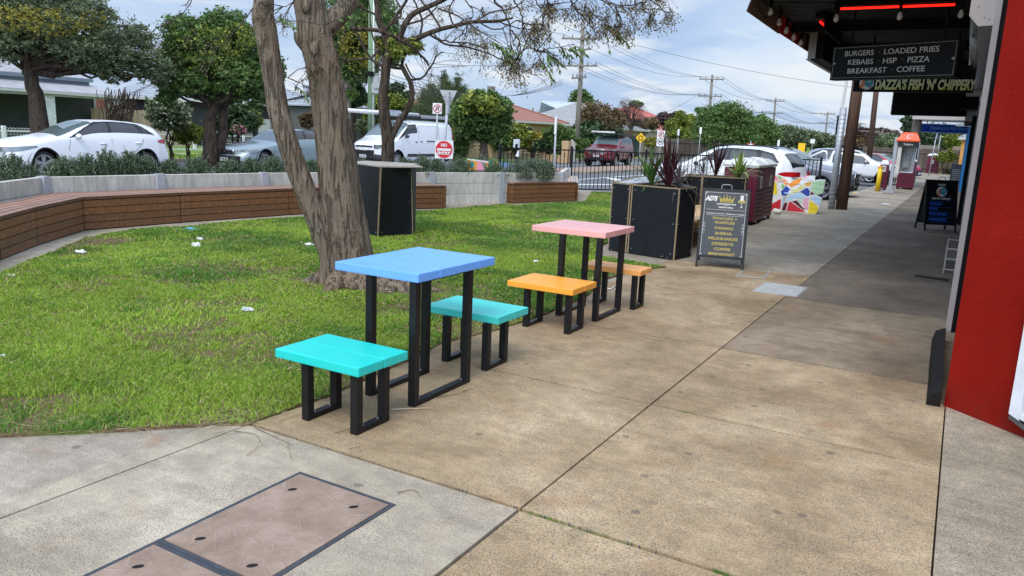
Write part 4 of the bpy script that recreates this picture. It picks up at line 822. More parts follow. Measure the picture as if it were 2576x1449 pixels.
# ------------------------------------------------------------ retaining wall of the garden bed
WL = [(-9.6, 3.7), (-11.5, 6.35), (-11.38, 8.15), (-11.1, 10.1), (-10.7, 11.95), (-9.97, 13.75), (-9.25, 15.5), (-8.62, 17.4), (-9.75, 20.1)]
rw = thing('retaining_wall', 'low bent retaining wall of stacked pale concrete panels between galvanised posts', 'wall', (*WL[3], 0))
for i in range(len(WL) - 1):
    a = Vector((*WL[i], 0)); b = Vector((*WL[i + 1], 0)); d = (b - a).normalized(); nrm = Vector((-d.y, d.x, 0)); L = (b - a).length; rz = math.atan2(d.y, d.x)
    if nrm.x > 0: nrm = -nrm
    mb = MB()
    for k in range(3):
        cc = (a + b) / 2 + nrm * 0.05 + Vector((0, 0, -0.02 + 0.24 * k + 0.117)); T = Matrix.Translation(cc) @ Matrix.Rotation(rz, 4, 'Z')
        mb.T = T; mb.bbox((-L / 2 + .05, -0.05, -0.117), (L / 2 - .05, 0.05, 0.117), 0.006); mb.T = None
    mb.build('concrete_panel', WALLC, rw)
for i in range(len(WL)):
    mb = MB(); mb.box((WL[i][0], WL[i][1], 0.34), (0.13, 0.13, 0.74), math.atan2(WL[min(i + 1, len(WL) - 1)][1] - WL[max(0, i - 1)][1], WL[min(i + 1, len(WL) - 1)][0] - WL[max(0, i - 1)][0])); mb.build('steel_post', GALVP, rw)
outer = [(-11.9, 2.4), (-13.6, 5.9), (-13.5, 8.6), (-13.2, 10.9), (-12.8, 12.9), (-12.1, 15.0), (-11.5, 16.8), (-11.0, 18.6), (-10.6, 19.9)]
WB_ = [(x - .16, y + (.05 if i > 6 else 0)) for i, (x, y) in enumerate(WL)]
m = MB(); m.prism(WB_ + outer[::-1], -0.05, 0.60); struct('garden_bed', m, MULCH)
m = MB(); m.prism([(x - 0.02, y) for x, y in outer] + [(x - 0.22, y) for x, y in outer[::-1]], -0.05, 0.42); tag(m.build('planter_kerb', WALLC), 'pale concrete edging along the road side of the garden bed', 'kerb')
# mural panel set in the far side of the bed
a = A(1180, 405, 21.2); b = A(1293, 416, 21.8); t = thing('mural_wall', 'low wall painted orange, pink and blue with leaf shapes among the shrubs', 'wall', (a.x, a.y, 0))
d = (Vector((b.x, b.y, 0)) - Vector((a.x, a.y, 0))); L = d.length; d.normalize(); up = Vector((0, 0, 1)); nf = d.cross(up)
P0 = Vector((a.x, a.y, 0.1)); ztop = a.z + 0.02; zt2 = zat(b.x, b.y, 417)
mb = MB(); mb.slab([P0, P0 + d * L, Vector((b.x, b.y, zt2)), Vector((a.x, a.y, ztop))], -nf * 0.12); mb.build('panel', plain('mural_orange', (0.75, 0.33, 0.04), 0.6), t)
mb = MB(); mb.slab([Vector((a.x, a.y, ztop + .002)), Vector((b.x, b.y, zt2 + .002)), Vector((b.x, b.y, zt2 + .04)), Vector((a.x, a.y, ztop + .04))], -nf * 0.12); mb.build('coping', WHITEP, t)
def mp(u, v): return P0 + d * (u * L) + up * (v * (ztop - 0.1)) + nf * 0.004
mcol = [plain('mural_' + n, c, 0.6) for n, c in (('teal', (0.03, 0.30, 0.28)), ('pink', (0.78, 0.30, 0.42)), ('blue', (0.16, 0.36, 0.72)), ('mint', (0.25, 0.55, 0.40)), ('yellow', (0.80, 0.55, 0.06)), ('pale', (0.65, 0.72, 0.78)))]
mb = MB()
for mi, pts in ((1, [(.28, .35), (.40, .55), (.36, .95), (.18, .98), (.16, .6)]), (0, [(.03, .98), (.12, .90), (.10, .72), (.02, .75)]), (3, [(.25, .98), (.36, .90), (.42, .70), (.30, .78)]), (0, [(.42, .98), (.52, .98), (.50, .72), (.43, .80)]), (4, [(.53, .98), (.62, .98), (.60, .70), (.54, .75)]), (1, [(.62, .98), (.70, .98), (.68, .45), (.60, .5)]), (2, [(.70, .98), (.99, .90), (.99, .2), (.70, .3)]), (1, [(.44, .7), (.60, .68), (.60, .3), (.40, .3)])):
    mb.m = mi; mb.quad(*[mp(u, v) for u, v in pts])
mb.m = 5
for k in range(9):
    an = 0.3 + k * 0.62; mb.quad(mp(.84, .62), mp(.84 + .07 * math.cos(an), .62 + .3 * math.sin(an)) + nf * .002, mp(.84 + .08 * math.cos(an + .25), .62 + .34 * math.sin(an + .25)) + nf * .002)
mb.build('leaf_painting', mcol, t)
# westringia shrubs on the bed
def westringia(px, py_top, rxp, D, label, flow=0.06, zb=0.58, n=900, group='clipped grey green shrubs in the garden bed'):
    c = A(px, 400, D); b = Vector((c.x, c.y, zb)); h = max(0.25, zat(b.x, b.y, py_top) - zb); r = wm(rxp, b + Vector((0, 0, .2)))
    t = thing('low_shrub', label, 'shrub', b, group=group)
    mb = MB(); V = []; FV = []
    ns = n // 9
    for _ in range(ns):
        a = random.uniform(0, 6.283); el = random.uniform(-0.05, 1.45); q = random.uniform(0.55, 1.08) * (1.0 if random.random() > .06 else 1.2)
        tip = b + Vector((math.cos(a) * math.cos(el) * r * q * 1.08, math.sin(a) * math.cos(el) * r * q * 1.08, (0.10 + max(0, math.sin(el)) * q) * h * .92)); base = b + (tip - b) * 0.45 + Vector((0, 0, 0.0))
        axis = (tip - b).normalized() * 0.6 + Vector((0, 0, 0.75)); axis.normalize(); Ls = random.uniform(.07, .15); p1 = tip; p0_ = tip - axis * Ls
        for k in range(11):
            s = p0_.lerp(p1, k / 10); rnd = Vector((random.gauss(0, 1), random.gauss(0, 1), random.gauss(0, 1))); o = axis.cross(rnd).normalized() * 0.8 + axis * 0.7
            V.extend(leafquad(s, o, random.uniform(0.030, 0.050)))
        if random.random() < flow * 3: 
            f = tip + Vector((random.gauss(0, .02), random.gauss(0, .02), .0)); FV.extend([f + Vector((.009, 0, .009)), f + Vector((0, .009, -.009)), f + Vector((-.009, 0, -.009)), f + Vector((0, -.009, .009))])
    for _ in range(6): limb(mb, b - Vector((0, 0, .05)), b + Vector((random.uniform(-.6, .6) * r, random.uniform(-.6, .6) * r, h * .6)), .012, .004, n=4, sides=4)
    mb.build('stem', BK4, t); fast_mesh('foliage', [tuple(v) for v in V], np.arange(len(V)).reshape(-1, 4), L_WEST, t)
    if FV: fast_mesh('flower', [tuple(v) for v in FV], np.arange(len(FV)).reshape(-1, 4), L_FLOW, t)
L_WEST = leafmat('leaf_westringia', [(0.0, (0.035, 0.065, 0.032)), (0.5, (0.085, 0.135, 0.068)), (1.0, (0.20, 0.26, 0.15))])
for px, pt, rx, D, lb, fl in ((28, 388, 62, 13.6, 'big grey green shrub at the far left end of the garden bed', .05), (158, 396, 40, 14.8, 'grey green shrub in front of the hatchback\'s front door, first right of the gap', .05), (215, 390, 38, 14.6, 'grey green shrub with one tall shoot, in front of the hatchback\'s doors', .05), (268, 378, 38, 14.6, 'grey green shrub reaching highest against the white hatchback', .05),
    (325, 383, 36, 14.8, 'grey green shrub in front of the hatchback\'s rear door', .05), (368, 395, 30, 14.9, 'grey green shrub covering the hatchback\'s rear wheel', .05), (428, 405, 30, 15.2, 'low grey green shrub between the hatchback and the sedan, left one', .07), (497, 398, 36, 15.2, 'rounded grey green shrub between the hatchback and the sedan, right one', .05),
    (578, 400, 34, 15.6, 'grey green shrub in front of the sedan\'s number plate', .07), (632, 400, 34, 15.8, 'grey green shrub hiding the sedan\'s front wheel', .05), (685, 393, 34, 15.6, 'grey green shrub touching the leaning left trunk', .05), (782, 404, 24, 16.2, 'grey green shrub seen in the gap between the two trunks', .05),
    (905, 402, 24, 17.0, 'grey green shrub under the van\'s number plate, left of the forked tree', .05), (1018, 400, 26, 17.2, 'grey green shrub right of the forked tree', .06), (1062, 394, 34, 17.2, 'grey green shrub in front of the van\'s sliding door', .05), (1100, 403, 24, 17.6, 'grey green shrub at the foot of the no entry sign', .06), (1158, 399, 35, 17.8, 'dense upright grey green shrub left of the mural wall', .03),
    (1248, 408, 34, 18.3, 'grey green shrub standing in front of the mural wall', .06), (1305, 405, 34, 18.6, 'white flowering shrub at the right end of the mural wall', .3), (1345, 398, 42, 18.8, 'large white flowering shrub at the right end of the bed', .35), (1375, 404, 22, 19.0, 'small white flowering shrub by the end panel of the wall', .3),
    (1215, 385, 36, 24.0, 'white flowering shrub behind the mural wall, left one', .3), (1262, 384, 36, 24.3, 'white flowering shrub behind the mural wall, middle one', .3), (1312, 388, 34, 24.3, 'white flowering shrub behind the mural wall, right one', .3)):
    westringia(px, pt, rx, D, lb, fl, n=3300 if D < 21 else 1800, zb=0.58 if D < 21 else 0.1)
# ------------------------------------------------------------ timber bench run
FR = [(-7.9, 3.15), (-9.02, 4.46), (-9.76, 5.27), (-10.63, 6.39), (-10.57, 7.92), (-10.33, 9.97), (-10.02, 11.7), (-9.28, 13.36)]
BKL = [(-8.7, 2.5), (-9.9, 4.35), (-10.72, 5.55), (-11.42, 6.3), (-11.3, 8.12), (-11.02, 10.08), (-10.62, 11.92), (-9.98, 13.66)]
BLBL = ['timber bench module cut off by the left edge of the picture', 'timber bench module at the far left, next to the edge', 'short angled timber bench module before the inside corner', 'timber bench module right of the inside corner', 'long timber bench module in front of the silver sedan', 'timber bench module behind the twin trunks', 'timber bench module half hidden behind the black cabinet']
def bench_module(f0, f1, b0, b1, label, ends=(False, False), top=0.475, topmat=None, nb=5):
    f0, f1, b0, b1 = [Vector((*p, 0)) for p in (f0, f1, b0, b1)]; t = thing('timber_bench', label, 'bench', f0.lerp(b1, .5), group='slatted hardwood bench modules along the retaining wall')
    d = (f1 - f0).normalized(); inw = ((b0 + b1) / 2 - (f0 + f1) / 2).normalized(); g = 0.006
    f0i = f0 + d * g; f1i = f1 - d * g; b0i = b0 + d * g; b1i = b1 - d * g; up = Vector((0, 0, 1))
    mb = MB(); mb.smooth = False
    for k in range(nb):
        u0 = k / nb; u1 = (k + 1) / nb - 0.035
        q = [f0i.lerp(b0i, u0), f1i.lerp(b1i, u0), f1i.lerp(b1i, u1), f0i.lerp(b0i, u1)]
        mb.slab([p + up * (top - 0.032) for p in q], up * 0.032)
    mb.build('seat', topmat or MERBTOP, t)
    mb = MB(); zs = [(0.01, 0.105), (0.115, 0.21), (0.22, 0.315), (0.325, 0.42)]
    for z0, z1 in zs:
        mb.slab([f0i + up * z0 + inw * .004, f1i + up * z0 + inw * .004, f1i + up * z1 + inw * .004, f0i + up * z1 + inw * .004], inw * 0.02)
    mb.slab([f0i + up * .432 - inw * .002, f1i + up * .432 - inw * .002, f1i + up * (top - .001) - inw * .002, f0i + up * (top - .001) - inw * .002], inw * 0.001)
    mb.build('front_cladding', MERBAU, t)
    for e, (f, b) in enumerate(((f0, b0), (f1, b1))):
        if ends[e]:
            mb = MB(); dd = d if e == 0 else -d
            for z0, z1 in zs: mb.slab([f + up * z0, b + up * z0, b + up * z1, f + up * z1], dd * 0.02)
            mb.build('end_cladding', MERBAU, t)
    mb = MB(); i2 = inw * 0.03; q = [f0i + i2 + d * .02, f1i + i2 - d * .02, b1i - inw * .01 - d * .02, b0i - inw * .01 + d * .02]
    mb.slab([p for p in q], up * 0.43); mb.build('carcass', DARK, t)
    mb = MB()
    for e in (f0 + d * .12, f1 - d * .12):
        for z0, z1 in zs:
            for s in (0.3, 0.7): c = e + up * (z0 + (z1 - z0) * s); mb.cyl(c + inw * .006, c + inw * .0025, .005, 6)
    mb.build('screw', SCREW, t); return t
for i in range(7): bench_module(FR[i], FR[i + 1], BKL[i], BKL[i + 1], BLBL[i], (i == 0, i == 6))
bench_module((-8.97, 15.62), (-8.32, 17.6), (-9.26, 15.72), (-8.66, 17.62), 'freestanding timber bench box at the right end of the wall', (True, True), nb=3)
bench_module((-8.28, 17.68), (-9.55, 20.3), (-8.72, 17.75), (-9.85, 20.2), 'weathered grey slatted bench module running back beside the fence', (True, True), topmat=GREYDECK, nb=5)
# ------------------------------------------------------------ tables and stools
def furn(name, label, cat, x0, y0, x1, y1, ztop, th, lx, ly0, ly1, mat, planks, group, rz=0.0, legw=0.048):
    cx, cy = (x0 + x1) / 2, (y0 + y1) / 2; t = thing(name, label, cat, (cx, cy, 0), rz, group=group)
    T = MW[t.name] @ Matrix.Translation((-cx, -cy, 0)); mb = MB(); mb.T = T; w = (y1 - y0) / planks; mb.smooth = False
    for k in range(planks): mb.bbox((x0, y0 + w * k + (0.0012 if k else 0), ztop - th), (x1 + (0.002 if k % 2 else 0), y0 + w * (k + 1) - (0.0012 if k < planks - 1 else 0), ztop + (0.001 if k % 2 else 0)), 0.006)
    mb.build('tabletop' if cat == 'table' else 'seat', mat, t)
    bl = MB(); bl.T = T
    for x in lx:
        mb = MB(); mb.T = T; h = ztop - th - 0.004
        mb.bbox((x - legw / 2, ly0, 0), (x + legw / 2, ly0 + legw, h), 0.003); mb.bbox((x - legw / 2, ly1 - legw, 0), (x + legw / 2, ly1, h), 0.003)
        mb.bbox((x - legw / 2, ly0 + legw - .001, 0.0), (x + legw / 2, ly1 - legw + .001, 0.030), 0.003); mb.bbox((x - legw / 2, ly0 + legw - .001, h - .006), (x + legw / 2, ly1 - legw + .001, h), 0)
        mb.build('leg_frame', BLACKM, t)
        for y in (ly0 + legw + 0.025, ly1 - legw - 0.025): bl.cyl((x, y, 0.030), (x, y, 0.037), 0.0075, 8)
    bl.build('bolt', SCREW, t); return t
TURQ = paintwood('turquoise_paint', (0.008, 0.57, 0.51)); TURQ2 = paintwood('turquoise_paint_dull', (0.045, 0.58, 0.52)); BLUEP = paintwood('blue_paint', (0.15, 0.39, 0.90)); PINKP = paintwood('pink_paint', (0.80, 0.40, 0.37)); ORNP = paintwood('orange_paint', (0.86, 0.36, 0.035)); ORNP2 = paintwood('orange_paint_faded', (0.86, 0.40, 0.11))
gt = 'painted outdoor tables on black frames'; gs = 'painted outdoor stools on black frames'
furn('stool', 'bright turquoise painted stool, nearest of all the stools', 'stool', -3.145, 2.915, -2.545, 3.325, .385, .05, (-2.955, -2.605), 2.945, 3.215, TURQ, 2, gs)
furn('table', 'tall square blue painted table on a black steel frame', 'table', -3.20, 3.45, -2.575, 4.28, .80, .052, (-2.945, -2.62), 3.46, 4.06, BLUEP, 4, gt)
furn('stool', 'turquoise painted stool behind the blue table, at its far side', 'stool', -3.175, 4.33, -2.56, 4.745, .385, .05, (-2.985, -2.655), 4.32, 4.60, TURQ2, 2, gs)
furn('stool', 'orange painted stool in front of the pink table, nearer of the two orange ones', 'stool', -3.20, 5.535, -2.585, 6.0, .385, .05, (-3.03, -2.64), 5.565, 5.85, ORNP, 2, gs)
furn('table', 'tall pink painted table on a black steel frame', 'table', -3.31, 6.13, -2.585, 6.80, .795, .052, (-3.0, -2.64), 6.12, 6.68, PINKP, 4, gt)
furn('stool', 'orange painted stool beyond the pink table, farther of the two orange ones', 'stool', -3.10, 6.78, -2.48, 7.08, .385, .05, (-2.94, -2.55), 6.80, 7.05, ORNP2, 2, gs)
# ------------------------------------------------------------ black cabinet on the lawn
t = thing('cabinet', 'tapering black plywood cabinet with a pale plywood lid standing on the lawn', 'cabinet', (-7.45, 9.1, 0))
gc = [(-7.74, 8.87), (-7.36, 8.86), (-7.12, 9.42), (-7.5, 9.95), (-7.95, 9.6)]
tc_ = [g2(888, 413, 1.04), g2(953, 420, 1.04), g2(1041, 421, 1.04), g2(1010, 412, 1.04), (-8.4, 9.6)]
top_h = 1.04
gc = [(-7.76, 8.87), (-7.37, 8.86), (-7.14, 9.42), (-7.5, 9.95), (-8.1, 9.6)]; tc_ = [g2(890, 412, 1.04), g2(958, 423, 1.04), g2(1036, 420, 1.04), (-7.5, 9.95), (-8.35, 9.75)]
c0 = Vector((-7.5, 9.35, 0)); n5 = 5
for i in (0, 1, 2, 3, 4):
    a, b = Vector((*gc[i], 0)), Vector((*gc[(i + 1) % 5], 0)); c, d_ = Vector((*tc_[(i + 1) % 5], top_h)), Vector((*tc_[i], top_h)); nn = (b - a).cross(d_ - a).normalized()
    if nn.dot((a + b) / 2 - c0) < 0: nn = -nn
    mb = MB(); s = 0.018; ex = (b - a).normalized() * s
    mb.smooth = True; vs = [(a + ex).lerp(b - ex, u / 8).lerp((d_ + ex).lerp(c - ex, u / 8), v / 8) for v in range(9) for u in range(9)]; mb.add(vs, [(9 * v + u, 9 * v + u + 1, 9 * v + u + 10, 9 * v + u + 9) for v in range(8) for u in range(8)]); mb.add([q - nn * .018 for q in vs], [(9 * v + u, 9 * v + u + 9, 9 * v + u + 10, 9 * v + u + 1) for v in range(8) for u in range(8)]); o = mb.build('side_panel', BLACKPLY, t)
    mb = MB(); mb.slab([a + ex * .05 - nn * .002, a + ex * .98 - nn * .002, d_ + ex * .98 - nn * .002, d_ + ex * .05 - nn * .002], -nn * .014); mb.slab([b - ex * .98 - nn * .002, b - ex * .05 - nn * .002, c - ex * .05 - nn * .002, c - ex * .98 - nn * .002], -nn * .014); mb.build('panel_edge', PLYEDGE, t)
    if i in (0, 1):
        mb = MB()
        for u in (.10, .90):
            for v in (.08, .5, .92): p = a.lerp(b, u).lerp(d_.lerp(c, u), v); mb.cyl(p - nn * .001, p + nn * .003, .008, 8)
        mb.build('screw', SCREW, t)
mb = MB(); lid = [g2(878, 409, 1.05), g2(956, 420, 1.05), g2(1064, 421, 1.05), g2(1040, 414, 1.05), (-7.6, 10.15), (-8.5, 9.9)]; mb.prism(lid, 1.043, 1.061); mb.build('lid', plain('ply_lid', (0.33, 0.29, 0.24), 0.5, 0, .2, 10), t)
# ------------------------------------------------------------ planters
def planter(name, label, poly, h, seams, loc, soil=True, group='black plywood planters beside the footpath'):
    t = thing(name, label, 'planter', (*loc, 0), group=group); n = len(poly); cc = Vector((sum(p[0] for p in poly) / n, sum(p[1] for p in poly) / n, 0))
    for i in range(n):
        a, b = Vector((*poly[i], 0)), Vector((*poly[(i + 1) % n], 0)); d = (b - a).normalized(); nn = Vector((d.y, -d.x, 0))
        if nn.dot((a + b) / 2 - cc) < 0: nn = -nn
        cuts = [0.0] + seams.get(i, []) + [1.0]
        for k in range(len(cuts) - 1):
            p = a.lerp(b, cuts[k]) + d * .020; q = a.lerp(b, cuts[k + 1]) - d * .020; z0 = Vector((0, 0, .005)); z1 = Vector((0, 0, h - .02))
            mb = MB(); mb.slab([p + z0, q + z0, q + z1, p + z1], -nn * .016); mb.build('side_panel', BLACKPLY, t)
            mb = MB()
            for u in (.06, .94):
                for v in (.08, .5, .92):
                    if (q - p).length < .25 and u > .5: continue
                    s = p.lerp(q, u) + Vector((0, 0, h * v)); mb.cyl(s, s + nn * .003, .008, 8)
            mb.build('screw', SCREW, t)
        mb = MB()
        for c in cuts:
            s = a.lerp(b, c); mb.slab([s - d * (.019 if 0 < c else 0) - nn * .001, s + d * (.019 if c < 1 else 0) - nn * .001, s + d * (.019 if c < 1 else 0) + Vector((0, 0, h - .001)) - nn * .001, s - d * (.019 if 0 < c else 0) + Vector((0, 0, h - .001)) - nn * .001], -nn * .014)
        mb.slab([a + d * .001 + Vector((0, 0, h - .018)) + nn * .001, b - d * .001 + Vector((0, 0, h - .018)) + nn * .001, b - d * .001 + Vector((0, 0, h)) + nn * .001, a + d * .001 + Vector((0, 0, h)) + nn * .001], -nn * .019)
        mb.build('panel_edge', PLYEDGE, t)
    inn = [tuple(Vector((*p, 0)).lerp(cc, .03)[:2]) for p in poly]
    mb = MB(); mb.prism(inn, 0.02, h - .06 if soil else h - .012); mb.build('soil' if soil else 'top_board', MULCH if soil else plain('ply_top_grey', (0.33, 0.35, 0.37), 0.35, 0, .15, 6), t); return t
planter('planter_box', 'front black plywood planter holding the tall green and purple strappy plants', [(-3.975, 10.24), (-3.235, 10.10), (-3.16, 10.62), (-3.9, 10.95)], .975, {}, (-3.6, 10.5))
planter('planter_box', 'narrow black plywood box running back along the lawn, joined to the front planter', [(-4.31, 10.32), (-3.995, 10.25), (-3.93, 10.95), (-4.22, 12.6), (-4.30, 14.05), (-4.85, 14.2), (-4.70, 12.4)], .98, {}, (-4.4, 12.2), soil=False)
planter('planter_box', 'rear black plywood planter with the purple and yellow green strappy plants', [(-4.52, 14.06), (-3.42, 14.52), (-3.55, 15.25), (-4.6, 14.9)], .975, {0: [.34]}, (-4.0, 14.7))
# slatted pine bench between the planters
t = thing('wooden_bench', 'raw pine bench fixed inside the nook of black planters', 'bench', (-3.75, 12.3, 0)); mb = MB()
for k in range(5):
    x = -4.12 + k * 0.165; mb.bbox((x, 11.05 + 0.05 * k, .42), (x + .155, 14.0 + .03 * k, .46), 0)
mb.build('seat', PINE, t)
for y in (11.4, 13.3):
    mb = MB(); mb.bbox((-4.1, y, .33), (-3.32, y + .05, .418)); mb.slab([(-3.36, y, .33), (-3.42, y, .33), (-4.1, y, .02), (-4.04, y, .02)], (0, .045, 0)); mb.build('leg', PINE, t)
# strappy cordylines
def cordyline(name, label, x, y, z, n, L, mat, lean=0.4, w=0.022, up=0.5):
    t = thing(name, label, 'plant', (x, y, z), group='strappy plants in the black planters'); V = []; F = []
    for i in range(n):
        a = random.uniform(0, 6.283); el = random.uniform(up, 1.5); ln = L * random.uniform(.55, 1.1); d = Vector((math.cos(a) * math.cos(el), math.sin(a) * math.cos(el), math.sin(el))); side = Vector((-math.sin(a), math.cos(a), 0)); p = Vector((x, y, z + random.uniform(0, .12))); k = 8; b = len(V); sag = random.uniform(.2, 1.3) * lean
        for j in range(k + 1):
            s = j / k; ww = w * (0.55 + 1.1 * s) if s < .4 else w * (1.0 - ((s - .4) / .6) ** 1.6); ww = max(ww, .0015); q = p + d * ln * s + Vector((0, 0, -1)) * sag * ln * s ** 2.4 * (1.2 - math.sin(el) * .8); V += [q - side * ww, q + side * ww + Vector((0, 0, .004))]
            if j: F.append((b + 2 * j - 2, b + 2 * j - 1, b + 2 * j + 1, b + 2 * j))
    fast_mesh('foliage', [tuple(v) for v in V], F, mat, t); mb = MB(); mb.tube([(x, y, z - .05), (x, y, z + .16)], [.022, .016], 8); mb.build('stem', BK2, t); return t
CG = leafmat('cordyline_green', [(0, (0.05, 0.12, 0.03)), (.5, (0.10, 0.20, 0.04)), (1, (0.22, 0.33, 0.08))], .35, .12, .5); CP = leafmat('cordyline_purple', [(0, (0.035, 0.012, 0.016)), (1, (0.12, 0.03, 0.04))], .35, .1, .5); CS = leafmat('cordyline_bronze', [(0, (0.06, 0.045, 0.045)), (1, (0.22, 0.17, 0.18))], .4, .1, .5); CLM = leafmat('cordyline_lime', [(0, (0.12, 0.22, 0.04)), (1, (0.35, 0.46, 0.12))], .35, .15, .5)
cordyline('strappy_plant', 'green strap leaved plant in the front planter', -3.78, 10.50, .92, 46, .62, CG, .5, .020, .25)
cordyline('strappy_plant', 'tall dark purple spiky plant in the front planter', -3.52, 10.45, .92, 34, .80, CP, .15, .022, .75)
cordyline('strappy_plant', 'arching bronze grass like plant at the right of the front planter', -3.38, 10.42, .92, 46, .52, CS, 1.1, .009, .05)
cordyline('strappy_plant', 'lime green strap leaved plant in the rear planter', -3.62, 14.75, .92, 50, .60, CLM, .6, .022, .2)
cordyline('strappy_plant', 'slim dark purple spiky plant in the rear planter', -4.02, 14.6, .92, 20, .75, CP, .1, .018, .95)
cordyline('strappy_plant', 'arching bronze grass like plant in the rear planter', -4.25, 14.55, .92, 40, .55, CS, 1.1, .009, .05)
# ------------------------------------------------------------ sandwich boards
def sandwich(name, label, p0, p1, H, back, face, lines, draw, legh=.14):
    p0 = Vector((*p0, 0)); p1 = Vector((*p1, 0)); d = (p1 - p0); W_ = d.length; d.normalize(); bk = Vector((-d.y, d.x, 0)); 
    t = thing(name, label, 'sandwich board', (p0 + p1) / 2 + bk * back / 2); lean = bk * (back / 2)
    for s in (0, 1):
        f0 = p0 + (bk * back if s else Vector()); ln = (-lean if s else lean); up = (Vector((0, 0, H)) + ln).normalized(); nn = d.cross(up); Lh = H / up.z
        if s: nn = -nn
        q = lambda u, v, o=0.0: f0 + d * (u * W_) + up * (v * Lh) + nn * o
        mb = MB()
        for u in (0, 1):
            uu = .018 if u == 0 else W_ - .018; c0_ = f0 + d * uu; M = Matrix((d, nn, up)).transposed(); mb.box(c0_ + up * Lh / 2, (.03, .028, Lh), M=M)
        for v in (legh, 1 - .015): M = Matrix((d, nn, up)).transposed(); mb.box(f0 + d * W_ / 2 + up * (v * Lh), (W_ - .066, .026, .03), M=M)
        mb.build('frame', BLACKM, t)
        mb = MB(); mb.slab([q(.055, legh + .015), q(.945, legh + .015), q(.945, .97), q(.055, .97)], nn * .008); fo = mb.build('panel', face if s == 0 else plain('board_back', (0.05, 0.06, 0.065), .5), t)
        if s == 0: draw(t, fo, lambda u, v: q(u, v, .0085), d, up, nn, W_, Lh)
    mb = MB(); c = (p0 + p1) / 2 + bk * back / 2 + Vector((0, 0, H)); h = d * .065
    mb.tube([c - h, c - h * .95 + Vector((0, 0, .045)), c - h * .7 + Vector((0, 0, .06)), c + h * .7 + Vector((0, 0, .06)), c + h * .95 + Vector((0, 0, .045)), c + h], .006, 6); mb.build('handle', GALV, t); return t
BOARD = plain('chalk_black_face', (0.022, 0.027, 0.034), .35, 0, .1, 4); GOLD = plain('gold_lettering', (0.42, 0.32, 0.055), .5, 0, .1, 40); WHT = plain('white_lettering', (0.72, 0.72, 0.70), .5, 0, .05); BLUL = plain('blue_lettering', (0.02, 0.13, 0.62), .5, 0, .05)
def T_(mb, q, d, up, W_, Lh, s, uc, v0, w, h, bold=0.02, shear=0.0): letters(mb, s, q(uc - w / 2, v0), d, up, w * W_, h * Lh, off=.001, bold=bold, shear=shear, depth=.0015)
def rectline(mb, q, u0, v0, u1, v1, tw, th, nn):
    mb.slab([q(u0, v0), q(u1, v0), q(u1, v0 + th), q(u0, v0 + th)], nn * .001); mb.slab([q(u0, v1 - th), q(u1, v1 - th), q(u1, v1), q(u0, v1)], nn * .001)
    mb.slab([q(u0, v0 + th), q(u0 + tw, v0 + th), q(u0 + tw, v1 - th), q(u0, v1 - th)], nn * .001); mb.slab([q(u1 - tw, v0 + th), q(u1, v0 + th), q(u1, v1 - th), q(u1 - tw, v1 - th)], nn * .001)
def swirl(mb, q, u, v, r, nn, sg=1):
    for k in (-1, 0, 1):
        pts = [q(u + sg * r * (.5 + .5 * math.cos(a)) * (1 - abs(k) * .25), v + r * .62 * (k * 1.3 + .6 * math.sin(a))) + nn * .001 for a in [i * .5 for i in range(12)]]
        mb.tube(pts, .0022, 4)
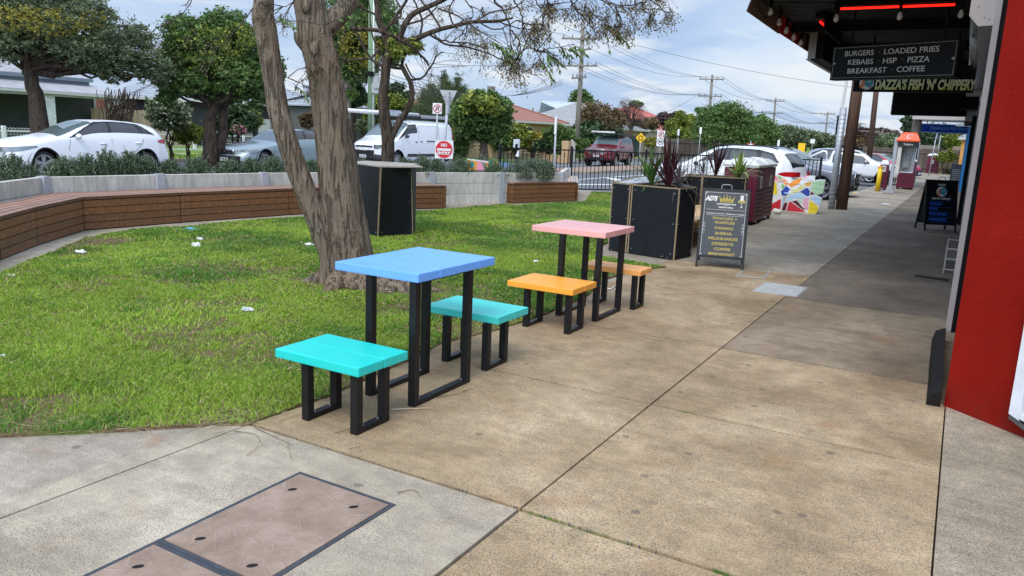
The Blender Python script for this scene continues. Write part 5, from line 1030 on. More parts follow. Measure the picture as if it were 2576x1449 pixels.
def draw_ads(t, fo, q, d, up, nn, W_, Lh):
    g = MB(); w = MB(); y0 = .155
    for s, v, h, ww in (('PANCAKE +', .610, .035, .50), ('WAFFLES', .556, .035, .42), ('PARMAS', .486, .035, .38), ('SHISHA', .420, .035, .35), ('MILKSHAKES', .354, .035, .60), ('DESSERTS', .288, .035, .44), ('COFFEE', .222, .035, .34), ('BREAKFAST', .156 + .004, .035, .54)):
        T_(g, q, d, up, W_, Lh, s, .52, v, ww, h, .03)
    cr = [(.36, .835), (.62, .835), (.645, .905), (.575, .87), (.555, .915), (.52, .873), (.49, .925), (.46, .873), (.425, .915), (.405, .87), (.335, .905)]
    cr = [(u + .03, v - .005) for u, v in cr]; g.slab([q(u, v) for u, v in cr], nn * .001)
    for (u, v) in ((.367, .903), (.457, .913), (.52, .924), (.583, .913), (.672, .903)): c = q(u, v); g.cyl(c, c + nn * .0015, .007, 10)
    g.build('gold_lettering', GOLD, t)
    w2 = MB(); T_(w2, q, d, up, W_, Lh, 'EST 2018', .52, .838, .16, .013, .02); w2.build('black_lettering', BLK, t)
    T_(w, q, d, up, W_, Lh, "AD'S", .205, .842, .26, .068, .06, .25); T_(w, q, d, up, W_, Lh, 'CAFE BURGER BAR', .52, .800, .40, .019, .04); T_(w, q, d, up, W_, Lh, '&', .52, .782, .03, .013, .03); T_(w, q, d, up, W_, Lh, 'MIXED GRILL', .52, .758, .30, .019, .04)
    T_(w, q, d, up, W_, Lh, 'Functions, Catering + Deliveries Available', .52, .675, .78, .021, .02)
    for v in (.735, .662): w.slab([q(.12, v), q(.90, v), q(.90, v + .0025), q(.12, v + .0025)], nn * .001)
    rectline(w, q, .075, .150, .925, .955, .006, .0035, nn); swirl(w, q, .08, .50, .055, nn, 1); swirl(w, q, .92, .50, .055, nn, -1)
    for (u, v) in ((.09, .165), (.91, .165), (.09, .94), (.91, .94)):
        for k in range(3): c = q(u, v) + d * (.008 * (k - 1)) + up * (.008 * ((k * 2) % 3 - 1)); w.tube([c + d * .007 * math.cos(a) + up * .007 * math.sin(a) + nn * .001 for a in [i * .8 for i in range(8)]], .0015, 4)
    # little ribbon and glass emblem at the top right
    w.slab([q(.80, .885), q(.86, .885), q(.865, .93), q(.795, .93)], nn * .001); w.slab([q(.785, .866), q(.875, .866), q(.865, .885), q(.795, .885)], nn * .0012); w.slab([q(.825, .79), q(.835, .79), q(.835, .835), q(.825, .835)], nn * .001); w.slab([q(.81, .775), q(.85, .775), q(.845, .79), q(.815, .79)], nn * .001)
    w.build('white_lettering', WHT, t); g2_ = MB(); g2_.slab([q(.755, .835), q(.905, .835), q(.90, .866), q(.76, .866)], nn * .001); g2_.build('ribbon', GOLD, t)
sandwich('sandwich_board', 'black sandwich board with gold menu lettering headed AD\'S under a crown', (-2.857, 9.81), (-2.262, 9.96), 1.0, .60, BOARD, None, draw_ads)
FISHC = [plain('emblem_teal', (0.03, 0.28, 0.40), .5), plain('emblem_orange', (0.60, 0.20, 0.04), .5), plain('emblem_white', (0.7, 0.7, 0.68), .5), plain('emblem_red', (0.4, 0.04, 0.04), .5)]
def emblem(t, c, d, up, nn, r):
    mb = MB(); c = Vector(c); pc = lambda x, y, o=.001: c + d * x * r + up * y * r + nn * o
    mb.m = 2; mb.tube([pc(0, 0, 0), pc(0, 0, .0012)], r * .98, 28)
    mb.m = 0; mb.slab([pc(math.cos(a) * .62 + .22, math.sin(a) * .72 + .12, .0014) for a in [i * .4488 for i in range(14)]], nn * .001)
    mb.m = 1; mb.slab([pc(-.95, -.55, .0016), pc(-.55, -.85, .0016), pc(-.25, -.2, .0016), pc(-.3, .5, .0016), pc(-.62, .35, .0016), pc(-.7, -.1, .0016)], nn * .001)
    mb.m = 2; mb.slab([pc(.1, .2, .0028), pc(.5, .35, .0028), pc(.55, .2, .0028), pc(.15, .05, .0028)], nn * .001); mb.slab([pc(-.2, .75, .0028), pc(.1, .82, .0028), pc(.1, .62, .0028), pc(-.15, .6, .0028)], nn * .001)
    mb.m = 3; mb.slab([pc(.45, -.75, .0028), pc(.72, -.6, .0028), pc(.66, -.45, .0028), pc(.4, -.6, .0028)], nn * .001); mb.slab([pc(-.45, -.85, .0028), pc(-.2, -.95, .0028), pc(-.15, -.78, .0028), pc(-.4, -.7, .0028)], nn * .001)
    mb.m = 0
    for k in range(5): mb.slab([pc(.75 + .06 * k, .5 - .25 * k, .002), pc(1.02, .4 - .25 * k, .002), pc(.78 + .03 * k, .34 - .25 * k, .002)], nn * .001)
    mb.build('emblem', FISHC, t)
def draw_dz(t, fo, q, d, up, nn, W_, Lh):
    w = MB(); b = MB(); T_(w, q, d, up, W_, Lh, "DAZZA'S", .5, .885, .24, .040, .03); T_(w, q, d, up, W_, Lh, "FISH 'N' CHIPPERY", .5, .615, .58, .040, .03); w.build('white_lettering', WHT, t); emblem(t, q(.5, .77), d, up, nn, .105)
    for s, v, ww in (('SOUVLAKI', .505, .38), ('GYROS', .412, .26), ('STEAK SANGAZ', .310, .56), ('HAMBURGERS', .205, .54)): T_(b, q, d, up, W_, Lh, s, .14 + ww / 2, v, ww, .052, .03)
    for v in (.575, .470, .375, .275, .180): b.slab([q(.13, v), q(.88, v), q(.88, v + .004), q(.13, v + .004)], nn * .001)
    b.build('blue_lettering', BLUL, t)
sandwich('sandwich_board', "black sandwich board by the shop wall with a fish emblem and blue lettering", (-0.535, 17.85), (0.04, 18.1), 1.03, .5, plain('matt_black_face', (0.007, 0.008, 0.010), .6, spec=.15), None, draw_dz)
t = thing('sandwich_board', 'small dark menu board far down the path by the blue shop front', 'sandwich board', (-0.25, 46, 0)); mb = MB(); mb.slab([(-.55, 46, .02), (.0, 46, .02), (.0, 46.15, 1.0), (-.55, 46.15, 1.0)], (0, .03, 0)); mb.build('panel', BOARD, t)
mb = MB(); mb.slab([(-.55, 46.5, .02), (.0, 46.5, .02), (.0, 46.19, 1.0), (-.55, 46.19, 1.0)], (0, .02, 0)); mb.build('leg', BLK, t)
mb = MB()
for k in range(6): mb.slab([(-.48, 45.995 + .0153 * k, .2 + .1 * k), (-.1, 45.995 + .0153 * k, .2 + .1 * k), (-.1, 45.999 + .0153 * k, .225 + .1 * k), (-.48, 45.999 + .0153 * k, .225 + .1 * k)], (0, .002, 0))
mb.build('chalk_writing', plain('chalk', (.35, .35, .35), .8), t)
# ------------------------------------------------------------ black pool type fence round the road side
FP = [(-11.1, 18.5), (-9.75, 20.25), (-8.1, 21.85), (-6.1, 23.25), (-3.69, 24.75)]
ft = thing('steel_fence', 'black steel picket fence curving between the lawn and the road', 'fence', (*FP[2], 0))
TT = 1.2
for p in FP: mb = MB(); mb.bbox((p[0] - .032, p[1] - .032, -.05), (p[0] + .032, p[1] + .032, TT + .09)); mb.cyl((p[0], p[1], TT + .09), (p[0], p[1], TT + .11), .03, 8, .015); mb.build('post', BLACKM, ft)
for i in range(4):
    a = Vector((*FP[i], 0)); b = Vector((*FP[i + 1], 0)); d = (b - a).normalized(); L = (b - a).length; mb = MB(); rz = math.atan2(d.y, d.x)
    for z in (.10, TT): mb.box((a + b) / 2 + Vector((0, 0, z)), (L - .064, .035, .035), rz)
    mb.build('rail', BLACKM, ft); mb = MB(); k = int(L / .115)
    for j in range(1, k): c = a.lerp(b, j / k); mb.box(c + Vector((0, 0, .65)), (.018, .018, 1.06), rz)
    mb.build('pickets', BLACKM, ft)
# ------------------------------------------------------------ maroon litter bins
MAR = plain('maroon_paint', (0.115, 0.006, 0.028), .45, 0, .12, 8); BINW = plain('bin_lid_white', (.62, .63, .62), .4, 0, .05)
def bin_enclosure(name, label, x, y, w, dpt, rz=0.0, h=1.12, group='maroon litter bin enclosures'):
    t = thing(name, label, 'bin', (x, y, 0), rz, group=group); T = MW[t.name]
    mb = MB(); mb.T = T; mb.bbox((-w / 2, -dpt / 2, .07), (w / 2, dpt / 2, h - .0), .012); mb.build('body', MAR, t)
    mb = MB(); mb.T = T
    for sx, ax in ((-1, 0), (1, 0)): pass
    for side in range(4):                                    # square perforations on every side panel
        wd = w if side % 2 == 0 else dpt; nn_ = max(4, int(wd / .095))
        for i in range(nn_):
            for j in range(7):
                if wd / nn_ < .03: continue
                u = (i + .5) / nn_ * (wd - .10) - (wd - .10) / 2; z = .17 + j * .085; s = .026
                if side == 0: mb.box((u, -dpt / 2 - .001, z), (s * 1.5, .003, s * 1.6))
                elif side == 2: mb.box((u, dpt / 2 + .001, z), (s * 1.5, .003, s * 1.6))
                elif side == 1: mb.box((w / 2 + .001, u, z), (.003, s * 1.5, s * 1.6))
                else: mb.box((-w / 2 - .001, u, z), (.003, s * 1.5, s * 1.6))
    mb.build('perforation', DARK, t)
    mb = MB(); mb.T = T; hh = h + .012; mb.smooth = False
    prof = [(1.05, 0.0), (1.07, .05), (.98, .075), (.62, .155), (.5, .16)]
    vs = []; fs = []
    for k, (s, z) in enumerate(prof): vs += [(sx * w / 2 * s, sy * dpt / 2 * s, hh + z) for sx, sy in ((-1, -1), (1, -1), (1, 1), (-1, 1))]
    for k in range(len(prof) - 1): fs += [(4 * k + i, 4 * k + (i + 1) % 4, 4 * k + 4 + (i + 1) % 4, 4 * k + 4 + i) for i in range(4)]
    fs.append([4 * (len(prof) - 1) + i for i in range(4)]); fs.append((3, 2, 1, 0)); mb.add(vs, fs); mb.build('lid', BINW, t)
    mb = MB(); mb.T = T; mb.smooth = True; mb.lathe([(.085, hh + .158), (.11, hh + .185), (.13, hh + .175), (.13, hh + .155)], n=20); mb.m = 1; mb.cyl((0, 0, hh + .15), (0, 0, hh + .166), .09, 20); mb.build('opening', [BINW, DARK], t)
    mb = MB(); mb.T = T; mb.box((.0, -dpt / 2 - .004, .84), (min(.16, w * .5), .004, .24)); mb.box((w / 2 + .004, .0, .84), (.004, min(.16, w * .4), .24)); mb.build('notice', plain('bin_notice', (.5, .5, .5), .6), t)
    mb = MB(); mb.T = T
    for k in range(3): mb.box((0, -dpt / 2 - .0065, .80 + .045 * k), (min(.10, w * .3), .002, .018)); mb.box((w / 2 + .0065, 0, .80 + .045 * k), (.002, .08, .018))
    for sx in (-1, 1):
        for sy in (-1, 1): mb.box((sx * (w / 2 - .05), sy * (dpt / 2 - .05), .035), (.05, .05, .07))
    mb.build('foot', BLK, t); return t
bin_enclosure('litter_bin', 'maroon perforated bin with a white lid behind the AD\'S board, nearer of the pair', -3.82, 16.1, .66, .78)
bin_enclosure('litter_bin', 'maroon perforated bin with a white lid, farther of the pair beside the painted seats', -3.88, 17.25, .66, .9)
bin_enclosure('litter_bin', 'maroon bin seen partly behind the phone booth', -2.02, 36.3, .62, .7)
bin_enclosure('litter_bin', 'maroon bin left of the phone booth post', -2.72, 34.4, .3, .6, h=.98)
bin_enclosure('litter_bin', 'small distant maroon bin with a white lid in front of the paling fence', -2.0, 64.8, .75, .7, h=1.25)
# ------------------------------------------------------------ painted fan shaped seats
FC = {k: plain('fan_' + k, c, .5, 0, .08, 12) for k, c in dict(red=(.55, .02, .03), yellow=(.82, .62, .02), blue=(.02, .06, .36), mint=(.42, .66, .42), sky=(.42, .62, .82), pink=(.80, .40, .55), orange=(.85, .30, .04), maroon=(.12, .015, .03), cream=(.72, .70, .30), gold=(.72, .42, .08), green=(.16, .45, .10), navy=(.015, .025, .10), white=(.75, .75, .74), hot=(.80, .16, .22)).items()}
FK = list(FC)
def fan(t, a, b, H, cells, name='side_panel', th=.05, boards=7):
    """quarter-ellipse panel from a (low tip) to b (tall end)"""
    a = Vector(a); b = Vector(b); d = b - a; up = Vector((0, 0, 1)); nn = d.normalized().cross(up)
    P = lambda u, v, o=0: a + d * u + up * (v * H) + nn * o
    out = [(.0, .0), (.86, 0), (.91, .1), (.94, .24), (.97, .45), (1, .99), (.85, .985), (.68, .94), (.5, .85), (.35, .73), (.25, .62), (.13, .45), (.05, .30), (0, .12)]
    mb = MB(); mb.slab([P(u, v) for u, v in out], -nn * th); mb.build(name, FC['white'], t)
    mb = MB()
    for i, (col, poly) in enumerate(cells):
        mb.m = FK.index(col); cx_ = sum(p[0] for p in poly) / len(poly); cy2 = sum(p[1] for p in poly) / len(poly)
        mb.slab([P(cx_ + (u - cx_) * .93, cy2 + (v - cy2) * .93, .0015) for u, v in poly], nn * .002)
    mb.m = FK.index('navy')
    for k in range(1, boards):
        v = k / boards; u0 = float(np.interp(v, [0, .12, .3, .45, .62, .73, .85, .94, .985], [0, 0, .05, .13, .25, .35, .5, .68, .85])); u1 = float(np.interp(v, [0, .1, .24, .45, 1], [.86, .91, .94, .97, 1]))
        mb.slab([P(u0 + .01, v - .003, .0042), P(u1 - .005, v - .003, .0042), P(u1 - .005, v + .002, .0042), P(u0 + .01, v + .002, .0042)], nn * .0006)
    mb.build('painted_pattern', list(FC.values()), t)
cells = [('maroon', [(.01, .02), (.11, .02), (.15, .27), (.05, .25)]), ('red', [(.125, .01), (.65, .01), (.19, .32), (.165, .27)]), ('yellow', [(.665, .0), (.86, .0), (.92, .1), (.93, .2), (.69, .40), (.665, .36)]), ('sky', [(.07, .29), (.20, .325), (.35, .40), (.50, .42), (.61, .475), (.40, .60), (.15, .47)]), ('mint', [(.35, .375), (.51, .42), (.50, .29), (.42, .28)]), ('pink', [(.52, .43), (.65, .45), (.66, .10), (.60, .08), (.50, .26)]), ('maroon', [(.23, .315), (.35, .36), (.60, .09), (.56, .075)]),
         ('blue', [(.41, .60), (.57, .735), (.665, .66), (.665, .50), (.61, .475)]), ('mint', [(.68, .66), (.68, .93), (.995, .98), (.98, .60), (.84, .52)]), ('sky', [(.68, .47), (.80, .525), (.96, .46), (.94, .24), (.72, .39)]), ('navy', [(.84, .54), (.985, .61), (.975, .47)]), ('maroon', [(.68, .52), (.68, .65), (.79, .56)]), ('cream', [(.15, .48), (.40, .61), (.55, .745), (.46, .82), (.28, .65)]), ('gold', [(.48, .84), (.67, .93), (.67, .80), (.57, .755)])]
f1a, f1b = (-3.55, 18.75, 0), (-2.72, 19.75, 0)
f1a = tuple(G(1965, 531)); f1b = tuple(G(2066, 540))
t = thing('street_bench', 'fan shaped seat painted in a patchwork of bright shapes, beside the galvanised post', 'bench', f1b)
Hf = zat(f1b[0], f1b[1], 451)
fan(t, f1a, f1b, Hf, cells)
bk = Vector((-.35, .75, 0)); cells2 = [('sky', [(.0, .02), (.9, .02), (.9, .25), (.05, .28)]), ('cream', [(.3, .3), (.9, .3), (.9, .6), (.45, .6)]), ('orange', [(.31, .69), (.50, .85), (.68, .93), (.62, .74), (.42, .60)]), ('blue', [(.13, .46), (.29, .67), (.40, .58), (.32, .38), (.2, .36)]), ('gold', [(.02, .10), (.10, .40), (.22, .36), (.14, .10)]), ('pink', [(.6, .93), (.8, .99), (.8, .9)]), ('sky', [(.3, .1), (.8, .1), (.8, .5), (.4, .5)])]
fan(t, tuple(Vector(f1a) + bk), tuple(Vector(f1b) + bk), Hf * 1.06, cells2)
mb = MB(); a = Vector(f1a).lerp(Vector(f1b), .22); b = Vector(f1b)
for k in range(6):
    v = k / 6; x = (bk * v); mb.slab([a + x + Vector((0, 0, .40)) + bk * .08, b + x + Vector((0, 0, .40)) + bk * .08, b + x + bk * .14 + Vector((0, 0, .40)) + bk * .08, a + x + bk * .14 + Vector((0, 0, .40)) + bk * .08], (0, 0, .03)) if v < .75 else None
mb.build('seat', FC['sky'], t)
# second seat, partly hidden by the bins, with its pink and green painted table
c = G(1925, 528); t = thing('painted_table', 'round painted table with pink, green and orange wedges on a white post, behind the bins', 'table', c)
mb = MB(); mb.lathe([(.0, .02), (.24, .02), (.24, .04), (.0, .04)], c=c, n=20); mb.bbox((c.x - .05, c.y - .05, .04), (c.x + .05, c.y + .05, .70)); mb.build('post', FC['white'], t)
mb = MB(); R1 = .36
mb.m = 0; mb.tube([(c.x, c.y, .70), (c.x, c.y, .74)], R1, 32)
for k in range(12):
    mb.m = 1 + [0, 1, 0, 2, 0, 1, 3, 2, 0, 1, 2, 0][k]; a0 = k * math.pi / 6; pts = [Vector((c.x, c.y, .742))] + [Vector((c.x + R1 * .96 * math.cos(a0 + .04 + q * .148), c.y + R1 * .96 * math.sin(a0 + .04 + q * .148), .742)) for q in range(4)]; mb.slab(pts, (0, 0, .003))
mb.build('tabletop', [FC['white'], FC['hot'], FC['green'], FC['orange'], FC['cream']], t)
D7 = 21.2; pa = lambda x, y, o=0: A(x, y, D7) - (A(1970, 460, D7) - EYE).normalized() * o
t = thing('street_bench', 'pink, green and orange painted seat panel showing between the bins and the fence', 'bench', (pa(1960, 480).x, pa(1960, 480).y, 0)); off = (pa(1960, 460) - EYE); off.z = 0; off = off.normalized() * .06
mb = MB(); mb.slab([pa(1930, 520), pa(1985, 522), pa(1998, 484), (pa(1994, 474)), pa(1983, 457), pa(1970, 446), pa(1957, 440), pa(1930, 436)], off); mb.build('panel', FC['white'], t); mb = MB()
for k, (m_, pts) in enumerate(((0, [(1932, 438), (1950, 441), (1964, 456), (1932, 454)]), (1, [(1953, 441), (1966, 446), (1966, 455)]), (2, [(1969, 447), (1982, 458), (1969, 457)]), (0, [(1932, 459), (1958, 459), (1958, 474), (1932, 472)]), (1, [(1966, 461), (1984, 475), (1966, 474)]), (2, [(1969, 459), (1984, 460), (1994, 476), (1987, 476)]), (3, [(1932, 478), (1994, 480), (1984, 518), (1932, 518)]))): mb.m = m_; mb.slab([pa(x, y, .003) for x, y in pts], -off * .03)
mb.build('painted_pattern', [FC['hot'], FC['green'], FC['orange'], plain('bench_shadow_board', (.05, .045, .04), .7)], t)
c4 = G(1942, 532); t = thing('street_bench', 'low red, white and yellow painted seat end just right of the bins', 'bench', c4); mb = MB(); dd = Vector((.25, .12, 0))
P = lambda u, z: c4 + dd * u + Vector((0, 0, z))
mb.m = 0; mb.slab([P(-1, 0), P(.8, 0), P(.75, .35), P(.45, .62), P(.1, .74), P(-1, .74)], (-.2, .4, 0)); nn = dd.normalized().cross(Vector((0, 0, 1)))
mb.m = 1; mb.slab([P(-.95, .02) + nn * .002, P(.7, .02) + nn * .002, P(.65, .32) + nn * .002], nn * .002); mb.m = 2; mb.slab([P(-.95, .42) + nn * .002, P(.3, .42) + nn * .002, P(.1, .7) + nn * .002, P(-.95, .7) + nn * .002], nn * .002); mb.build('side_panel', [FC['white'], FC['red'], FC['yellow']], t)
tag(MB().sphere(tuple(G(1956, 532, .06)), .09, 8, 6, (1.2, 1, .7)).sphere(tuple(G(1950, 530, .05)), .06, 8, 6).build('paper_bag', plain('crumpled_paper', (.55, .53, .48), .8, 0, .3, 30)), 'crumpled pale bag lying at the foot of the painted seat', 'litter')
# ------------------------------------------------------------ galvanised post, timber pole and bollard
def pole_thing(name, label, cat, x, y, h, r0, r1, mat, part=None, n=14, lean=(0, 0), group=None, z0=0.0):
    t = thing(name, label, cat, (x, y, 0), group=group); mb = MB(); mb.smooth = True; mb.tube([(x, y, z0), (x + lean[0] * .5, y + lean[1] * .5, (z0 + h) / 2), (x + lean[0], y + lean[1], h)], [r0, (r0 + r1) / 2, r1], n); mb.build(part or 'pole', mat, t); return t
t = thing('canopy_pole', 'stout brown timber pole carrying the awning edge beside the galvanised post', 'pole', (-2.70, 22.0, 0)); mb = MB(); mb.smooth = True; mb.tube([(-2.64, 21.95, 0), (-2.62, 21.95, 3), (-2.60, 21.95, 9.5)], [.145, .14, .13], 20); mb.build('pole', POLEB, t)
t = thing('steel_post', 'ribbed galvanised steel channel strapped to the left side of the brown timber pole', 'post', (-2.86, 21.72, 0)); mb = MB(); mb.smooth = True; mb.tube([(-2.86, 21.75, 0), (-2.86, 21.75, 2.6)], .085, 16)
mb.smooth = False
for k in range(22): mb.cyl((-2.86, 21.75, .1 + k * .11), (-2.86, 21.75, .112 + k * .11), .0875, 16)
mb.build('channel', GALV, t); mb = MB(); mb.cyl((-2.92, 21.9, 2.55), (-2.84, 21.9, 4.2), .035, 10); mb.build('conduit', OFFW, t); mb = MB(); mb.bbox((-2.99, 21.78, 1.9), (-2.945, 21.9, 2.4)); mb.build('bracket', BLK, t)
c = G(2207, 481); t = pole_thing('bollard', 'yellow steel bollard with a red band at the kerb', 'bollard', c.x, c.y, .93, .085, .085, plain('bollard_yellow', (.78, .50, .01), .45, 0, .1, 6), 'post', 18)
mb = MB(); mb.smooth = True; mb.lathe([(.087, .87), (.088, .91), (.088, .92), (.08, .945), (.0, .96)], c=(c.x, c.y, 0), n=18); mb.m = 1; mb.lathe([(.0885, .885), (.0885, .905)], c=(c.x, c.y, 0), n=18); mb.build('cap', [plain('bollard_cap', (.72, .42, .01), .45), FC['red']], t)
# wheel stops in the parking bays
for (px, py), lb in (((2118, 500), 'grey and yellow wheel stop under the dark crossover, nearer one'), ((2150, 487), 'yellow banded wheel stop under the dark crossover, farther one')):
    c = G(px, py, -.05); t = thing('wheel_stop', lb, 'wheel stop', (c.x, c.y, -.12), group='concrete wheel stops'); mb = MB(); mb.slab([(c.x - .09, c.y - .35, -.118), (c.x + .09, c.y - .35, -.118), (c.x + .05, c.y - .35, -.01), (c.x - .05, c.y - .35, -.01)], (0, 1.1, 0)); mb.build('block', C_GREY, t)
    mb = MB()
    for k in (0, 2): mb.slab([(c.x - .092, c.y - .352 + .3 * k, -.117), (c.x + .092, c.y - .352 + .3 * k, -.117), (c.x + .052, c.y - .352 + .3 * k, -.007), (c.x - .052, c.y - .352 + .3 * k, -.007)], (0, .22, 0))
    mb.build('reflector_band', MATS['bollard_yellow'], t)
# ------------------------------------------------------------ phone booth
bx, by = -2.25, 31.8; t = thing('phone_booth', 'public phone booth with an orange hood and clear side panels on a steel post', 'phone booth', (bx, by, 0))
ORG = plain('hood_orange', (.80, .09, .015), .4, 0, .06)
mb = MB(); mb.slab([(bx - .26, by - .1, .03), (bx + 0.177, by - .1, .03), (bx + 0.068, by - .1, .22), (bx - .06, by - .1, .22)], (0, .2, 0)); mb.bbox((bx - .05, by - .08, .05), (bx + 0.061, by + .08, 2.05)); mb.build('post', GALV, t)
mb = MB(); mb.bbox((bx + 0.095, by - .06, .72), (bx + 0.218, by + .5, 1.88)); mb.build('side_panel', plain('booth_cream', (.58, .56, .52), .5), t)
mb = MB(); mb.bbox((bx + 0.218, by + .44, .78), (bx + 0.666, by + .5, 1.8)); mb.build('back_panel', GALV, t)
mb = MB(); mb.bbox((bx + 0.286, by + .28, .95), (bx + 0.503, by + .43, 1.45), .02); mb.build('telephone', plain('phone_grey', (.30, .32, .34), .4), t)
mb = MB(); mb.slab([(bx + 0.245, by - .02, .80), (bx + 0.666, by - .02, .80), (bx + 0.700, by - .02, 1.72), (bx + 0.245, by - .02, 1.72)], (0, .012, 0)); mb.build('clear_panel', CLEAR, t)
mb = MB(); mb.tube([(bx + 0.666, by - .04, .8), (bx + 0.707, by - .04, 1.72)], .018, 8); mb.tube([(bx + 0.245, by - .04, .8), (bx + 0.666, by - .04, .8)], .015, 8); mb.build('rail', GALV, t)
mb = MB(); mb.bbox((bx + 0.068, by - .10, 1.72), (bx + 0.721, by + .54, 1.90)); mb.build('header', plain('booth_black', (.018, .02, .02), .4), t)
mb = MB(); vs = [(bx + 0.014, by - .16, 1.90), (bx + 0.762, by - .16, 1.90), (bx + 0.762, by + .6, 1.90), (bx + 0.014, by + .6, 1.90), (bx + 0.007, by - .17, 1.95), (bx + 0.768, by - .17, 1.95), (bx + 0.768, by + .61, 1.95), (bx + 0.007, by + .61, 1.95), (bx + 0.150, by - .08, 2.17), (bx + 0.666, by - .08, 2.17), (bx + 0.666, by + .5, 2.17), (bx + 0.150, by + .5, 2.17), (bx + 0.204, by - .02, 2.23), (bx + 0.612, by - .02, 2.23), (bx + 0.612, by + .44, 2.23), (bx + 0.204, by + .44, 2.23)]
fs = [(3, 2, 1, 0)] + [(4 * k + i, 4 * k + (i + 1) % 4, 4 * k + 4 + (i + 1) % 4, 4 * k + 4 + i) for k in range(3) for i in range(4)] + [(12, 13, 14, 15)]; mb.add(vs, fs); mb.build('hood', ORG, t)
mb = MB(); letters(mb, 'Telstra', (bx + 0.245, by - .101, 1.77), (1, 0, 0), (0, 0, 1), .32, .08, off=.002, bold=.02, depth=.003); mb.build('lettering', plain('booth_cream', (.58, .56, .52)), t)
mb = MB(); up = Vector((0, .09, .22)).normalized(); o = Vector((bx + 0.408, by - .125, 2.06)); xx = Vector((1, 0, 0)); nn = xx.cross(up)
mb.tube([o + xx * .055 * math.cos(a) + up * .075 * math.sin(a) + nn * .008 for a in [1.9 + .4 * i for i in range(11)]], .014, 6); mb.box(o + up * .085 + nn * .008 + xx * .04, (.17, .012, .022)); mb.build('logo', WHT, t)
# thin bus stop and parking posts behind the booth
def sign_post(name, label, x, y, h, z0=0.0, plate=None, pm=None, r=.028, group=None, rz=0.0, cat='sign', text=None, lean=0.0):
    t = thing(name, label, cat, (x, y, z0), group=group); mb = MB(); mb.smooth = True; mb.tube([(x, y, z0), (x + lean, y, z0 + h)], r, 8); mb.build('post', GALVP, t)
    if plate:
        w, hh, zc_ = plate; M = Matrix.Rotation(rz, 3, 'Z'); f = M @ Vector((0, -1, 0)); c = Vector((x + lean * zc_ / h, y, z0 + zc_)) + f * (r + .008); mb = MB(); mb.box(c, (w, .008, hh), M=M); mb.build('plate', pm or WHITEP, t)
        if text:
            tm = MB(); xd = M @ Vector((1, 0, 0))
            for s, ux, uz, ww, wh in text: letters(tm, s, c + f * .0045 + xd * (ux - ww / 2) + Vector((0, 0, uz)), xd, (0, 0, 1), ww, wh, off=.001, bold=.03)
            tm.build('lettering', BLK, t)
    return t
for i, (px, pb, pt, lb) in enumerate(((2270, 470, 352, 'thin grey post just right of the phone booth glass'), (2291, 465, 345, 'grey post close behind the phone booth, second from it'), (2300, 460, 352, 'grey post behind the phone booth, third from it'), (2336, 442, 330, 'leaning grey sign post with a narrow plate, left of the far bin'), (2352, 434, 340, 'slim grey sign post behind the far maroon bin'))):
    c = G(px, pb); sign_post('sign_post', lb, c.x, c.y, zat(c.x, c.y, pt), plate=(.12, .5, zat(c.x, c.y, pt) - .25) if i > 2 else None, pm=GALVP, cat='post', rz=.9, lean=.12 if i == 3 else 0)
# ------------------------------------------------------------ road signs across the way
def at(px, py, D): return A(px, py, D)
REDS = plain('sign_red', (.62, .015, .03), .4, 0, .05); YELS = plain('sign_yellow', (.85, .50, .01), .4, 0, .05)
D0 = 19.0; b = A(1117, 376, D0); x, y = b.x, b.y
t = thing('no_entry_sign', 'NO ENTRY sign on a grey post below the back of a give way triangle', 'sign', (x, y, .1)); mb = MB(); mb.smooth = True; tp = A(1129, 232, D0)
mb.tube([(A(1112, 410, D0).x, A(1112, 410, D0).y, .1), (x, y, b.z), (tp.x, tp.y, tp.z)], .035, 12); mb.build('post', GALVP, t)
vd = (EYE - b); vd.z = 0; vd.normalize(); xr = Vector((-vd.y, vd.x, 0)); xr = xr if xr.x > 0 else -xr; up = Vector((0, 0, 1)); rr = wm(21, b)
c = b + vd * .05; mb = MB(); s = rr * 1.08; mb.slab([c - xr * s - up * s, c + xr * s - up * s, c + xr * s + up * s, c - xr * s + up * s], -vd * .006); mb.build('plate', WHITEP, t)
mb = MB(); cc = c + vd * .002; mb.tube([cc, cc + vd * .003], rr, 40); mb.build('red_disc', REDS, t)
mb = MB(); o = cc + vd * .0045; mb.slab([o - xr * rr * .85 - up * rr * .16, o + xr * rr * .85 - up * rr * .16, o + xr * rr * .85 + up * rr * .12, o - xr * rr * .85 + up * rr * .12], vd * .002)
letters(mb, 'NO', o - xr * rr * .36 + up * rr * .32, xr, up, rr * .72, rr * .40, bold=.05); letters(mb, 'ENTRY', o - xr * rr * .78 - up * rr * .62, xr, up, rr * 1.56, rr * .38, bold=.05); mb.build('lettering', WHT, t)
tr = [A(1106, 226, D0 + .1), A(1150, 228, D0 + .1), A(1127, 275, D0 + .1)]; mb = MB(); mb.slab(tr, vd * .004); mb.build('triangle_plate', plain('sign_back', (.45, .46, .47), .5, .3), t); mb = MB(); mb.bbox((tp.x - .04, tp.y - .06, tp.z - .5), (tp.x + .04, tp.y + .01, tp.z)); mb.build('bracket', GALVP, t)
